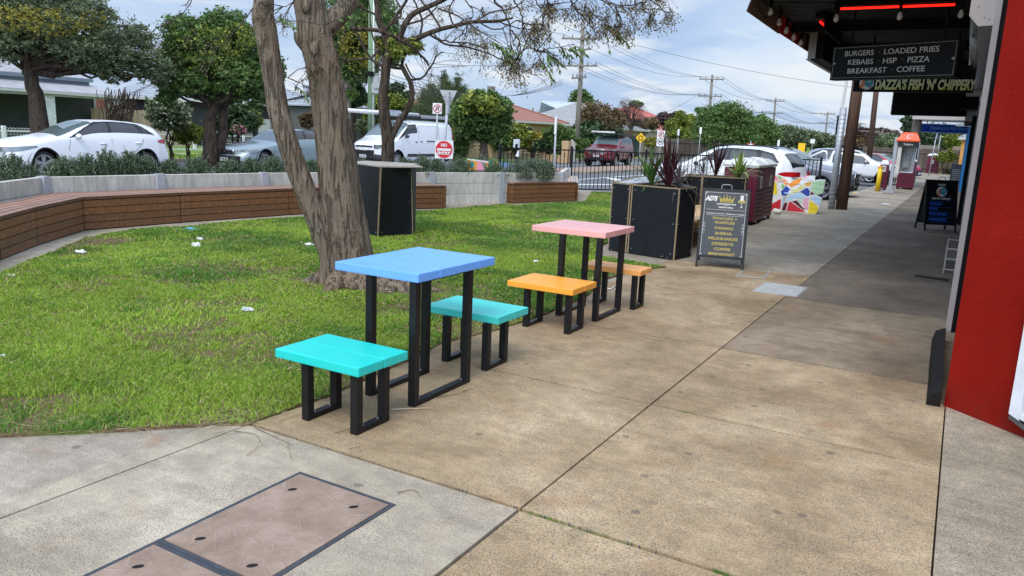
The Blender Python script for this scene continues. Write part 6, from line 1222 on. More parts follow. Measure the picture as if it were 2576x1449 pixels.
def disc_sign(name, label, px, pyc, rpx, D, pbase, kind, extra=None):
    c = A(px, pyc, D); gz = -.02; t = thing(name, label, 'sign', (c.x, c.y, gz)); vd = (EYE - c); vd.z = 0; vd.normalize(); xr = Vector((-vd.y, vd.x, 0)); xr = xr if xr.x > 0 else -xr; up = Vector((0, 0, 1)); r = wm(rpx, c)
    mb = MB(); mb.smooth = True; mb.tube([(c.x, c.y, gz), (c.x, c.y, c.z + r)], .035, 8); mb.build('post', GALVP, t); c = c + vd * .05
    def uturn(o, r):
        m2 = MB(); m2.tube([o + xr * r * .3 - up * r * .55, o + xr * r * .3 + up * r * .15] + [o + xr * r * .3 * math.cos(a) + up * (r * .2 + r * .3 * math.sin(a)) for a in (.5, 1.2, 1.9, 2.6, 3.14)] + [o - xr * r * .3 - up * r * .3], r * .09, 6); m2.slab([o - xr * r * .55 - up * r * .2, o - xr * r * .05 - up * r * .2, o - xr * r * .3 - up * r * .62], vd * .004); m2.build('symbol', BLK, t)
        m3 = MB(); m3.tube([o + xr * r * math.cos(a) + up * r * math.sin(a) for a in [i * .2618 for i in range(25)]], r * .09, 6); m3.tube([o - xr * r * .68 - up * r * .68, o + xr * r * .68 + up * r * .68], r * .09, 6); m3.build('red_ring', REDS, t)
    if kind == 'uturn':
        mb = MB(); s = r * 1.2; mb.slab([c - xr * s - up * s * 1.15, c + xr * s - up * s * 1.15, c + xr * s + up * s * 1.15, c - xr * s + up * s * 1.15], -vd * .006); mb.build('plate', WHITEP, t); uturn(c + vd * .01, r)
    if kind == 'uturn60':
        mb = MB(); s = r * 1.15; mb.slab([c - xr * s - up * s * 3.1, c + xr * s - up * s * 3.1, c + xr * s + up * s, c - xr * s + up * s], -vd * .006); mb.build('plate', WHITEP, t); uturn(c + vd * .01 + up * 0, r * .85); o = c - up * r * 2.1 + vd * .01
        m3 = MB(); m3.tube([o + xr * r * .85 * math.cos(a) + up * r * .85 * math.sin(a) for a in [i * .2618 for i in range(25)]], r * .07, 6); letters(m3, '60', o - xr * r * .5 - up * r * .35, xr, up, r, r * .7, bold=.03); m3.build('lettering', BLK, t)
    if kind == 'roundabout':
        mb = MB(); s = r * 1.35; mb.slab([c - up * s, c + xr * s, c + up * s, c - xr * s], -vd * .006); mb.build('plate', YELS, t); m3 = MB()
        for k in range(3):
            a0 = k * 2.094 + .4; m3.tube([c + vd * .008 + xr * r * .55 * math.cos(a) + up * r * .55 * math.sin(a) for a in [a0 + .25 * i for i in range(6)]], r * .12, 6); a1 = a0 - .25; p = c + vd * .008 + xr * r * .55 * math.cos(a1) + up * r * .55 * math.sin(a1); q = xr * math.cos(a0) + up * math.sin(a0); tn = xr * math.sin(a0) - up * math.cos(a0); m3.slab([p + q * r * .25, p - q * r * .25, p + tn * r * .32], vd * .004)
        m3.build('symbol', BLK, t)
    return t
disc_sign('no_u_turn_sign', 'small no U-turn sign rising behind the van roof', 1100, 273, 9.5, 33, 385, 'uturn'); disc_sign('no_u_turn_sign', 'no U-turn sign stacked over a 60 speed sign in front of the paling fence', 1663, 338, 8.3, 58, 400, 'uturn60'); disc_sign('roundabout_sign', 'yellow diamond roundabout sign right of the maroon four wheel drive', 1612, 347, 9.5, 56, 400, 'roundabout')
# street name blade
c = G(1265, 398); t = thing('street_name_sign', 'white street name blade reading TOOLERN ST with a yellow tag under it', 'sign', (c.x, c.y, 0)); h = zat(c.x, c.y, 316); mb = MB(); mb.smooth = True; mb.tube([(c.x, c.y, 0), (c.x, c.y, h)], .035, 8); mb.build('post', GALVP, t)
vd = (EYE - c); vd.z = 0; vd.normalize(); xr = Vector((-vd.y, vd.x, 0)); xr = xr if xr.x > 0 else -xr; up = Vector((0, 0, 1)); o = Vector((c.x, c.y, h - .02)) + vd * .04; w = wm(30, o); hh = wm(8.5, o)
mb = MB(); mb.slab([o - xr * w - up * hh, o - up * hh, o, o - xr * w], vd * .012); mb.build('plate', WHITEP, t); mb = MB(); letters(mb, 'TOOLERN ST', o - xr * w * .95 - up * hh * .78 + vd * .013, xr, up, w * .72, hh * .55, bold=.02); mb.slab([o - xr * w * .18 - up * hh * .7 + vd * .0135, o - xr * w * .04 - up * hh * .7 + vd * .0135, o - xr * w * .04 - up * hh * .3 + vd * .0135, o - xr * w * .18 - up * hh * .3 + vd * .0135], vd * .002); mb.build('lettering', BLK, t)
mb = MB(); mb.slab([o - xr * w * .42 - up * hh * 2, o - up * hh * 2 - xr * .03, o - up * hh * 1.05 - xr * .03, o - xr * w * .42 - up * hh * 1.05], vd * .01); mb.build('tag_plate', YELS, t); mb = MB(); letters(mb, 'B-STOP', o - xr * w * .36 - up * hh * 1.75 + vd * .011, xr, up, w * .28, hh * .4, bold=.02); mb.build('tag_lettering', BLK, t)
c = G(1172, 402); h = zat(c.x, c.y, 313); sign_post('parking_sign', 'white notice plate on a thin post by the clipped hedge', c.x, c.y, h, plate=(.42, .55, h - .28), rz=.6, text=[('NO', 0, .10, .14, .09), ('THROUGH', 0, -.03, .30, .09), ('ROAD', 0, -.17, .2, .09)])
c = G(1398, 470); c = A(1393, 430, 21.5); h = 3.0; t = sign_post('sign_post', 'tall galvanised sign post seen edge on behind the black fence', c.x, c.y, zat(c.x, c.y, 288) + .1, z0=-.1, plate=(.06, .45, zat(c.x, c.y, 288) - .2), pm=WHITEP, cat='post')
c = A(1299, 372, 23); t = thing('delineator', 'pale square marker panel standing just left of the fence post', 'sign', (c.x, c.y, 0)); mb = MB(); mb.slab([A(1292, 350, 23), A(1305, 350, 23), A(1304, 374, 23), A(1291, 374, 23)], (.02, .05, 0)); mb.build('plate', plain('marker_pale', (.5, .54, .6), .5), t); mb = MB(); mb.cyl((c.x, c.y, 0), (c.x, c.y, 1.3), .04, 8); mb.build('post', BLK, t); mb = MB(); mb.slab([A(1296, 394, 22.9), A(1304, 394, 22.9), A(1306, 378, 22.9), A(1303, 378, 22.9)], (.02, .05, 0)); mb.build('arrow_panel', WHITEP, t)
for (px, pb, pt, D, lb, pl) in ((1757, 392, 320, 62, 'narrow sign post left of the first leafy street tree', .3), (1702, 392, 325, 66, 'sign post in front of the weathered paling fence', .3), (1955, 392, 352, 60, 'sign post above the roof of the white crossover', .3), (1985, 390, 375, 90, 'small white speed sign above the crossover roof', 0), (2040, 390, 350, 100, 'blue tinted name sign post left of the galvanised post', 0)):
    c = A(px, pb, D); h = zat(c.x, c.y, pt); sign_post('sign_post', lb, c.x, c.y, h, plate=(.16 if pl else .5, .5, h - .25), cat='sign', rz=.3)
c = A(2014, 392, 70); h = zat(c.x, c.y, 360); sign_post('warning_sign', 'yellow rectangular warning sign above the car roofs', c.x, c.y, h, plate=(.55, .9, h - .45), pm=YELS, rz=.2)
c = A(1888, 366, 55); h = c.z; t = sign_post('give_way_sign', 'small red and white triangular sign over the white crossover roof', c.x, c.y, h + .3, plate=None); mb = MB(); mb.slab([A(1878, 361, 55), A(1899, 361, 55), A(1889, 369, 55)], (0, .02, 0)); mb.build('plate', REDS, t); mb = MB(); mb.slab([A(1882, 362.5, 54.97), A(1895, 362.5, 54.97), A(1889, 366.5, 54.97)], (0, .02, 0)); mb.build('plate_face', WHITEP, t)
# ------------------------------------------------------------ power poles and lines
def crossarm(t, c, w, ang=0.0, ins=(-.9, -.45, .45, .9), z=0.0, mat=None):
    d = Vector((math.cos(ang), math.sin(ang), 0)); mb = MB(); mb.box(c + Vector((0, 0, z)), (w, .10, .11), ang); mb.build('crossarm', mat or POLEW, t); mb = MB(); mb.smooth = True; out_ = []
    for k in ins: p = c + d * (w / 2 * k) + Vector((0, 0, z + .06)); mb.cyl(p, p + Vector((0, 0, .22)), .045, 8); out_.append(p + Vector((0, 0, .22)))
    mb.build('insulator', plain('insulator_grey', (.22, .23, .25), .4), t)
    for sg in (-1, 1): mb = MB(); mb.tube([c + d * sg * w * .28 + Vector((0, -.07, z - .04)), c + Vector((0, -.07, z - .65))], .02, 5); mb.build('brace', GALVP, t)
    return out_
PB = [(-24.0, 50.5, 70, 0), (-25.0, 86, 188, 0), (-25.6, 122, 246, 0), (-25.2, 170, 281, 1), (-25.5, 230, 308, 0)]; PT = []
plab = ['nearest weathered timber power pole with four crossarms', 'second power pole, with two crossarms, left of the first leafy street tree', 'third power pole down the road', 'fourth power pole down the road with three tall insulators', 'fifth and farthest power pole of the row']
for i, (x, y, pt, ty) in enumerate(PB):
    h = zat(x, y, pt); t = thing('power_pole', plab[i], 'power pole', (x, y, 0), group='timber power poles along the main road'); mb = MB(); mb.smooth = True; mb.tube([(x, y, -.1), (x + .05, y, h / 2), (x, y, h)], [.20, .17, .13], 14); mb.build('pole', POLEW, t)
    c = Vector((x, y - .2, h)); s = .35 if i == 0 else .15
    a1 = crossarm(t, c, 2.7, .35 if i == 0 else 0.1, z=-.75 if i == 0 else -.5); a2 = crossarm(t, c, 2.6, .1, z=-2.55 if i == 0 else -2.3)
    if i == 0: crossarm(t, c, 2.4, -.5, z=-1.5, ins=(-.8, .8)); crossarm(t, c, 1.9, -.6, z=-3.35, ins=(-.9, -.3, .3, .9))
    PT.append((a1, a2, h))
WIRE = plain('wire_grey', (.10, .10, .11), .6)
def wire(p, q, sag, r=.012, n=12, name='power_line', label=None, group='overhead power lines'):
    p = Vector(p); q = Vector(q); mb = MB(); mb.tube([p.lerp(q, k / n) - Vector((0, 0, sag * 4 * (k / n) * (1 - k / n))) for k in range(n + 1)], r, 4, caps=False); tag(mb.build(name, WIRE), label, 'power line', group)
wl = ['upper', 'lower']; od = ['nearest', 'second', 'third', 'fourth', 'fifth']
for i in range(4):
    for lev in (0, 1):
        for k in (0, 1, 2, 3):
            if lev == 0 and k == 1: continue
            wire(PT[i][lev][k], PT[i + 1][lev][k], .9, .013 + .006 * i, label='overhead line on the %s crossarms between the %s and %s power poles' % (wl[lev], od[i], od[i + 1]))
for k, (a, b, s) in enumerate(((PT[0][0][0], A(1200, -20, 30), .3), (PT[0][0][2], A(1300, -20, 32), .3), (PT[0][1][0], A(1080, 160, 45), .2))): wire(a, b, s, .014, label='overhead line rising left from the near pole into the branches, %s' % ('lowest', 'middle', 'highest')[2 - k])
gp = A(934, 310, 36)
for k in range(4): wire(Vector(PT[0][1][0]) + Vector((0, 0, -1.2 - .12 * k)), (gp.x, gp.y, 3.6 + .2 * k), 1.0, .012, label='service line sagging from the near pole towards the green pole, one of four')
wire(PT[1][1][0], (-30, 76, 3.2), .5, .02, label='service line dropping from the second pole to the grey roofed house')
wire(PT[0][0][3], A(2700, 260, 60), 1.0, .012, label='line crossing the sky to the right behind the phone booth')
# green treated pole with boxes
t = thing('power_pole', 'green treated timber pole with grey boxes and conduit behind the forked tree', 'power pole', (gp.x, gp.y, 0)); h = 11.0; mb = MB(); mb.smooth = True; mb.tube([(gp.x, gp.y, -.1), (gp.x, gp.y, h)], [.17, .13], 16); mb.build('pole', POLEG, t)
mb = MB(); mb.smooth = True; mb.tube([(gp.x + .19, gp.y - .1, 0), (gp.x + .19, gp.y - .1, 9)], .035, 8); mb.build('conduit', OFFW, t)
for (px0, py0, px1, py1, nm) in ((940, 195, 954, 222, 'meter_box'), (938, 212, 948, 234, 'meter_box'), (940, 55, 962, 90, 'transformer_box'), (930, 180, 936, 192, 'camera_box')):
    a = A(px0, py1, 35.7); b = A(px1, py0, 35.7); mb = MB(); mb.box(((a.x + b.x) / 2, (a.y + b.y) / 2, (a.z + b.z) / 2), ((b - a).length * .62, .25, abs(b.z - a.z)), -.6); mb.build(nm, plain('box_grey', (.42, .43, .43), .5) if nm != 'camera_box' else BLK, t)
# long leaning brown pole beyond the ute, and small distant poles
c = A(2188, 395, 48); tp = A(2202, 200, 48); t = thing('power_pole', 'slender brown timber pole leaning right beyond the ute', 'power pole', (c.x, c.y, 0)); mb = MB(); mb.smooth = True; mb.tube([(c.x, c.y, -.1), (tp.x, tp.y, 10)], [.16, .12], 12); mb.build('pole', POLEB, t)
c = A(2288, 430, 37); t = thing('power_pole', 'timber pole rising behind the phone booth into the awning', 'power pole', (c.x, c.y, 0)); mb = MB(); mb.smooth = True; mb.tube([(c.x, c.y, -.1), (c.x + .1, c.y, 9)], [.19, .16], 14); mb.build('pole', POLEW, t)
for px, pt, D, lb in ((1335, 272, 120, 'thin distant pole above the orange tiled roof'), (1360, 270, 130, 'distant pole with a crossarm, above the pale shed roof'), (2150, 310, 150, 'distant pole left of the leaning brown pole'), (2182, 318, 110, 'grey street light pole beside the leaning brown pole'), (2212, 325, 140, 'pale distant pole left of the phone booth')):
    c = A(px, 390, D); h = zat(c.x, c.y, pt); t = thing('power_pole', lb, 'pole', (c.x, c.y, 0)); mb = MB(); mb.tube([(c.x, c.y, 0), (c.x, c.y, h)], .14, 8); mb.build('pole', POLEW, t); mb = MB(); mb.box((c.x, c.y, h - .6), (2.2, .12, .12)); mb.build('crossarm', POLEW, t)
# ------------------------------------------------------------ houses across the road
def onx(px, py, X): d = ray(px, py); t = X / d.x; return EYE + d * t
RT_GREY = roofmat('roof_grey_tile', (0.24, 0.27, 0.30), (0.36, 0.39, 0.42)); RT_ORNG = roofmat('roof_orange_tile', (0.26, 0.085, 0.045), (0.36, 0.13, 0.075), 2.6); RT_RED = roofmat('roof_red_metal', (0.42, 0.085, 0.055), (0.52, 0.13, 0.085), 3, False); RT_MET = roofmat('roof_pale_metal', (0.36, 0.41, 0.45), (0.48, 0.53, 0.57), 3, False); RT_CORR = roofmat('roof_weathered_corrugated', (0.26, 0.25, 0.25), (0.42, 0.42, 0.43), 5, False); RT_GR2 = roofmat('roof_grey_concrete_tile', (0.25, 0.25, 0.24), (0.36, 0.36, 0.34), 2.6)
def boards(name, c, sc=7.0):
    m = Mat(name); tc = m.n('ShaderNodeTexCoord'); sp = m.n('ShaderNodeSeparateXYZ'); m.l(tc.outputs['Object'], sp.inputs[0]); f = m.math('FRACT', m.math('MULTIPLY', sp.outputs[2], sc))
    r = m.ramp(f, [(0.0, 0.25), (0.08, 0.9), (1.0, 1.0)]); m.col(m.mix(1.0, m.ramp(m.noise(2, 4), [(0.3, tuple(x * .85 for x in c)), (0.7, tuple(x * 1.1 for x in c))]), r, 'MULTIPLY')).set(rough=.7); m.bump(r, .5, .02); return m.m
WB = boards('weatherboard_charcoal', (0.085, 0.092, 0.09)); WBP = boards('weatherboard_pale', (0.35, 0.37, 0.36)); TRIMW = plain('trim_cream', (.50, .50, .46), .5); TRIMB = plain('trim_blue_grey', (.16, .20, .23), .5); WBRICK = brick('white_painted_brick', (.62, .64, .62), (.56, .58, .56), (.45, .46, .45))
t = thing('weatherboard_house', 'charcoal weatherboard house with a verandah on white brick columns at the far left', 'house', (-41, 20, 0))
mb = MB(); mb.bbox((-49, 8, 0), (-40.5, 25.4, 3.0)); mb.build('wall', WB, t)
mb = MB(); mb.slab([(-37.7, 7, 2.70), (-37.7, 25.3, 2.60), (-40.6, 25.3, 3.12), (-40.6, 7, 3.22)], (0, 0, .05)); mb.build('verandah_roof', RT_CORR, t)
mb = MB(); mb.slab([(-37.68, 7, 2.60), (-37.68, 25.35, 2.50), (-37.68, 25.35, 2.63), (-37.68, 7, 2.73)], (.07, 0, 0)); mb.bbox((-37.9, 7, 2.42), (-37.78, 25.2, 2.52)); mb.build('gutter', TRIMW, t)
mb = MB(); mb.slab([(-40.2, 7, 3.52), (-40.2, 25.0, 3.42), (-44, 21.5, 5.0), (-44, 7, 5.0)], (0, 0, .06)); mb.slab([(-40.2, 25.0, 3.42), (-48.8, 25.0, 3.42), (-44, 21.5, 5.0)], (0, 0, .06)); mb.build('roof', RT_CORR, t)
mb = MB(); mb.bbox((-40.25, 7, 3.3), (-40.1, 25.1, 3.46)); mb.bbox((-40.5, 8, 3.0), (-40.3, 25.0, 3.3)); mb.build('fascia', TRIMB, t)
for y in (9.5, 15.2, 21.15, 24.55): mb = MB(); mb.bbox((-38.3, y, 0), (-37.8, y + .55, 2.45)); mb.build('column', WBRICK, t)
mb = MB(); mb.bbox((-38.2, 22.0, 0), (-38.1, 24.3, .55)); mb.build('balustrade', WBP, t)
for y in (11.5, 17.5): f = MB(); f.bbox((-40.49, y, .95), (-40.42, y + 1.5, 2.25)); fo = f.build('window', TRIMW, t); f = MB(); f.bbox((-40.43, y + .08, 1.02), (-40.40, y + 1.42, 2.18)); f.build('pane', WINDOWG, fo)
f = MB(); f.bbox((-40.48, 20.3, .1), (-40.42, 20.42, 2.8)); f.bbox((-40.48, 25.25, .1), (-40.42, 25.38, 2.8)); f.build('corner_trim', TRIMW, t)
mb = MB(); mb.bbox((-52, 25.6, 0), (-43, 31, 2.9)); o = tag(mb.build('side_wing', BRICKR), None); o.parent = t; o.matrix_parent_inverse = MW[t.name].inverted()
# lamp under the verandah
mb = MB(); mb.lathe([(.02, 2.45), (.02, 2.2), (.2, 2.12), (.2, 2.08)], c=(-39, 19.6, 0), n=12); mb.build('verandah_lamp', plain('box_grey', (.4, .4, .4)), t)
# white wire front fence
def frontfence(name, label, X, ys, h, label2=None):
    t = thing(name, label, 'fence', (X, ys[0], 0))
    for i, y in enumerate(ys): mb = MB(); mb.bbox((X - .06, y - .07, 0), (X + .06, y + .07, h + .12)); mb.build('post', WHITEP, t)
    for i in range(len(ys) - 1):
        mb = MB(); mb.bbox((X - .02, ys[i] + .07, h - .13), (X + .02, ys[i + 1] - .07, h - .05)); mb.bbox((X - .04, ys[i] + .07, 0), (X + .06, ys[i + 1] - .07, .14)); mb.build('rail', OFFW, t)
        mb = MB(); n = int((ys[i + 1] - ys[i]) / .13)
        for k in range(1, n):
            y = ys[i] + (ys[i + 1] - ys[i]) * k / n; mb.tube([(X, y, .13), (X + .01, y, h - .1)], .006, 4, caps=False); mb.tube([(X, y + .06 * math.cos(a), h - .02 + .06 * math.sin(a)) for a in [0, .8, 1.57, 2.4, 3.14]], .008, 4, caps=False)
        for z in (.28, .42, .56, .70): mb.tube([(X + .008, ys[i] + .07, z), (X + .008, ys[i + 1] - .07, z)], .006, 4, caps=False)
        mb.build('wire_mesh', OFFW, t)
frontfence('wire_fence', 'low white ornamental wire fence with square posts behind the parked cars', -34.5, [14.6, 17.6, 20.6, 23.6, 26.85, 30.0, 33.0], .92)
def palings(name, label, pts, h, mat, w=.1, cat='fence', rails=True):
    pts = [Vector((*p, 0)) for p in pts]; t = thing(name, label, cat, pts[0]); mb = MB()
    for i in range(len(pts) - 1):
        a, b = pts[i], pts[i + 1]; L = (b - a).length; n = int(L / w); rz = math.atan2((b - a).y, (b - a).x)
        for k in range(n): c = a.lerp(b, (k + .5) / n); hh = h + random.uniform(-.03, .03); mb.box((c.x, c.y, hh / 2), (w * .94, .018, hh), rz + random.uniform(-.02, .02))
    mb.build('palings', mat, t)
    if rails:
        for z in (.35, h - .3):
            mb = MB()
            for i in range(len(pts) - 1): a, b = pts[i], pts[i + 1]; rz = math.atan2((b - a).y, (b - a).x); s = Vector((math.sin(rz), -math.cos(rz), 0)) * .04; mb.box((a + b) / 2 + s + Vector((0, 0, z)), ((b - a).length, .05, .09), rz)
            mb.build('rail', mat, t)
    return t
palings('paling_fence', 'tan timber paling fence behind the dark double trunk', [(-40, 24.8), (-40, 33.5)], 2.0, FENCEL, rails=False)
palings('paling_fence', 'striped tan slatted fence between the twin trunks and the van', [(-38.5, 36.5), (-36.0, 42.5)], 2.1, FENCEL, .16, rails=False)
def hiphouse(name, label, fl, fr, dep, eave, ridge, inset, wall, roof, over=.5, wins=(), gable=False, cat='house', chim=None):
    """fl, fr: front corners (x, y); dep: metres back; hip roof"""
    a = Vector((*fl, 0)); b = Vector((*fr, 0)); d = (b - a).normalized(); n = Vector((-d.y, d.x, 0)); L = (b - a).length
    if n.dot(a) < 0: n = -n
    t = thing(name, label, cat, (a + b) / 2 + n * dep / 2); P = lambda u, v, z: a + d * u + n * v + Vector((0, 0, z))
    mb = MB(); mb.slab([P(0, 0, 0), P(L, 0, 0), P(L, dep, 0), P(0, dep, 0)], (0, 0, eave)); mb.build('wall', wall, t)
    o = over; e = eave + .02; mb = MB(); r0, r1 = P(inset, dep / 2, ridge), P(L - inset, dep / 2, ridge); q = [P(-o, -o, e), P(L + o, -o, e), P(L + o, dep + o, e), P(-o, dep + o, e)]
    mb.add([q[0], q[1], q[2], q[3], r0, r1], [(0, 1, 5, 4), (1, 2, 5), (2, 3, 4, 5), (3, 0, 4), (3, 2, 1, 0)]); mb.build('roof', roof, t)
    mb = MB(); mb.slab([P(-o - .03, -o - .06, e - .16), P(L + o + .03, -o - .06, e - .16), P(L + o + .03, -o - .06, e), P(-o - .03, -o - .06, e)], n * .05); mb.build('gutter', TRIMW if wall is not WB else TRIMB, t)
    mb = MB(); 
    for s, r in ((q[0], r0), (q[1], r1)): mb.tube([s, r], .09, 6)
    mb.tube([r0, r1], .09, 6); mb.build('ridge_cap', roof, t)
    for u, z0, w, h in wins: f = MB(); f.slab([P(u, -.04, z0), P(u + w, -.04, z0), P(u + w, -.04, z0 + h), P(u, -.04, z0 + h)], n * .06); fo = f.build('window', WHITEP, t); f = MB(); f.slab([P(u + .07, -.05, z0 + .07), P(u + w - .07, -.05, z0 + .07), P(u + w - .07, -.05, z0 + h - .07), P(u + .07, -.05, z0 + h - .07)], n * .02); f.build('pane', WINDOWG, fo)
    if chim: u, v, w, h0, h1, cm = chim; mb = MB(); mb.slab([P(u, v, h0), P(u + w, v, h0), P(u + w, v + w, h0), P(u, v + w, h0)], (0, 0, h1 - h0)); mb.build('chimney', cm, t)
    return t
def A2(px, D): p = A(px, 380, D); return (p.x, p.y)
hiphouse('tiled_house', 'dark walled house with a pale grey tiled roof and a steel flue behind the sedan', A2(350, 50), A2(810, 53), 13, 2.75, 5.6, 5.5, plain('wall_black', (.03, .032, .035), .6), RT_GREY, .6, [(4, .9, 1.6, 1.3), (9, .9, 2.0, 1.2)])
c = A(771, 262, 55); mb = MB(); mb.smooth = True; mb.tube([(c.x, c.y, 3.6), (c.x, c.y, zat(c.x, c.y, 219))], .22, 12); mb.tube([(c.x, c.y, zat(c.x, c.y, 219)), (c.x, c.y, zat(c.x, c.y, 213))], .30, 12); o = mb.build('flue', GALVP, bpy.data.objects['tiled_house'])
tag(MB().slab([A(650, 300, 49.5), A(680, 300, 49.5), A(680, 345, 49.5), A(650, 345, 49.5)], (-.2, .3, 0)).build('garden_screen', WBP), 'pale weatherboard panel beside the spiky shrub under the tiled eave', 'wall')
hiphouse('outbuilding', 'small grey roofed carport seen between the twin trunks and the van', A2(885, 44), A2(912, 45), 5, 2.6, 3.4, .8, WB, RT_GREY, .3, cat='shed')
hiphouse('brick_house', 'yellow brick house with an orange tiled hip roof behind the brick front fence', A2(1150, 58), A2(1405, 68), 11, 2.6, 4.9, 5.5, BRICKY, RT_ORNG, .6, [(2.2, .8, 2.4, 1.4), (7, .8, 2.0, 1.4)], chim=(9.5, 5.0, .5, 4.2, 5.5, POLEW))
hiphouse('shed', 'big pale metal shed roof behind the orange tiled house', A2(1340, 84), A2(1470, 84), 14, 3.1, 5.3, 5.0, RT_MET, RT_MET, .1, cat='shed')
hiphouse('grey_roof_house', 'house with a grey concrete tile roof left of the red roofed house', A2(1470, 76), A2(1615, 84), 10, 2.5, 5.0, 4.5, BRICKY, RT_GR2, .5)
hiphouse('red_roof_house', 'house with a faded red metal hip roof and a small brick chimney', A2(1600, 92), A2(1722, 100), 10, 2.7, 5.3, 3.5, plain('wall_cream', (.50, .46, .38), .8), RT_RED, .6, [(5.5, .9, 1.5, 1.2)], chim=(6.8, 6.2, .6, 4.4, 5.9, BRICKR))
c = A(1660, 357, 90); tag(MB().slab([A(1622, 362, 90), A(1688, 360, 90), A(1684, 351, 90), A(1626, 353, 90)], (0, .6, .1)).build('awning_roof', RT_RED), 'low red porch roof in front of the red roofed house', 'roof')
palings('paling_fence', 'weathered grey paling fence behind the roundabout sign', [A2(1608, 70), A2(1705, 74)], 1.75, FENCEW, .12); palings('paling_fence', 'darker paling fence continuing right towards the street trees', [A2(1706, 75), A2(1810, 82)], 1.75, FENCED, .12)
palings('steel_sheet_fence', 'dark green sheet fence behind the maroon four wheel drive', [A2(1560, 66), A2(1607, 69)], 1.8, plain('dark_green_sheet', (.03, .045, .04), .5), .2)
palings('paling_fence', 'tall weathered brown paling fence closing off the end of the street', [(-7, 66.6), (-3.0, 66.6), (-.1, 66.6)], 1.75, FENCED, .12)
mb = MB(); 
for x0, x1 in ((-4.6, -3.3), (-3.1, -1.9), (-.9, .0)): mb.box(((x0 + x1) / 2, 66.68, 1.85), (x1 - x0, .03, .35))
tag(mb.build('fence_extension', FENCEW), 'pale raised boards along the top of the brown paling fence', 'fence')
hiphouse('brick_shed', 'small orange brick building corner beyond the blue shopfront', (-.35, 62.5), (2.2, 62.5), 3, 2.6, 3.1, 1.0, brick('orange_brick', (.70, .34, .08), (.62, .28, .06), (.5, .35, .2)), RT_GR2, .2, cat='shed')
# brick front fence with iron infill
bf = [A2(1175, 47), A2(1235, 48), A2(1300, 48.5), A2(1370, 48), A2(1425, 46.5), A2(1436, 46)]; t = thing('brick_fence', 'low yellow brick front fence with piers and black wrought iron infill', 'fence', (*bf[2], 0))
for i, p in enumerate(bf[:5]): mb = MB(); mb.bbox((p[0] - .22, p[1] - .22, 0), (p[0] + .22, p[1] + .22, 1.15 if i < 3 else 1.3)); mb.build('pier', BRICKY, t)
for i in range(4):
    a = Vector((*bf[i], 0)); b = Vector((*bf[i + 1], 0)); rz = math.atan2((b - a).y, (b - a).x); L = (b - a).length; mb = MB(); mb.box((a + b) / 2 + Vector((0, 0, .22)), (L - .44, .22, .44), rz); mb.build('low_wall', BRICKY, t)
    mb = MB()
    for z in (.52, .78, .98): mb.box((a + b) / 2 + Vector((0, 0, z)), (L - .44, .03, .03), rz)
    for k in range(int(L / .3)): c = a.lerp(b, (k + .5) / int(L / .3)); mb.tube([c + Vector((.1 * math.cos(q), 0, .65 + .1 * math.sin(q))) for q in [i * .9 for i in range(8)]], .014, 4)
    mb.build('iron_infill', BLK, t)
t = thing('garden_gate', 'pair of cream ornamental gates with scrolled tops right of the last brick pier', 'gate', (*bf[5], 0))
a = Vector((*A2(1428, 47), 0)); b = Vector((*A2(1446, 47), 0)); mb = MB(); n = 14
for k in range(n + 1): s = k / n; c = a.lerp(b, s); hh = .85 + .5 * math.sin(math.pi * s); mb.tube([c + Vector((0, 0, .08)), c + Vector((0, 0, hh))], .02, 4)
for o in (0, .28): mb.tube([a.lerp(b, k / n) + Vector((0, 0, .85 - o + (.5 if o == 0 else .0) * math.sin(math.pi * k / n))) for k in range(n + 1)], .03, 5)
for q in (.3, .5, .7): c = a.lerp(b, q); mb.tube([c + (b - a).normalized() * .16 * math.cos(w) + Vector((0, 0, 1.1 + .16 * math.sin(w))) for w in [i * .7 for i in range(10)]], .02, 4)
mb.build('scrollwork', TRIMW, t)
# ------------------------------------------------------------ shops and awning on the right
RED = Mat('red_render'); _v = RED.co()
_r = RED.ramp(RED.noise(1.6, 6, 0.65, _v), [(0.3, (0.20, 0.005, 0.002)), (0.6, (0.255, 0.008, 0.003)), (0.8, (0.30, 0.014, 0.006))])
_d = RED.ramp(RED.noise(9, 5, 0.7, RED.co((3, 3, .7))), [(0.72, 0.0), (0.78, 0.5)])
_sp = RED.n('ShaderNodeSeparateXYZ'); RED.l(_v, _sp.inputs[0]); _low = RED.math('MULTIPLY', RED.ramp(_sp.outputs[2], [(0.0, 1.0), (0.22, 0.0)]), RED.ramp(RED.noise(7, 5, .7, _v), [(0.35, 0.0), (0.7, 0.75)]))
RED.col(RED.mix(_low, RED.mix(_d, _r, (0.26, 0.045, 0.03)), (0.13, 0.02, 0.012))).set(rough=0.75, spec=0.12); RED.bump(RED.noise(45, 5, 0.6, _v), 0.5, 0.012); RED = RED.m
TRIMP = plain('white_pvc_trim', (.46, .42, .40), .55, 0, .06, 5); SHOPD = plain('shopfront_black', (.007, .007, .008), .4, 0, .2, 3); ALU = plain('bright_aluminium', (.55, .55, .53), .25, .85, .12, 4)
t = thing('takeaway_shop', 'red rendered corner shop with white trim at the right edge', 'shop', (.6, 6, 0))
mb = MB(); mb.prism([(.095, 5.5), (.80, 4.89), (2.4, 3.5), (6, 3.5), (6, 8.2), (.16, 8.2), (.135, 7.9), (.098, 5.7)], -.05, 4.6); mb.build('wall', RED, t)
n_ = Vector((-.655, -.755, 0)); P = lambda x, z: Vector((x, 5.5 - (x - .095) * .865, z)) + n_ * .018
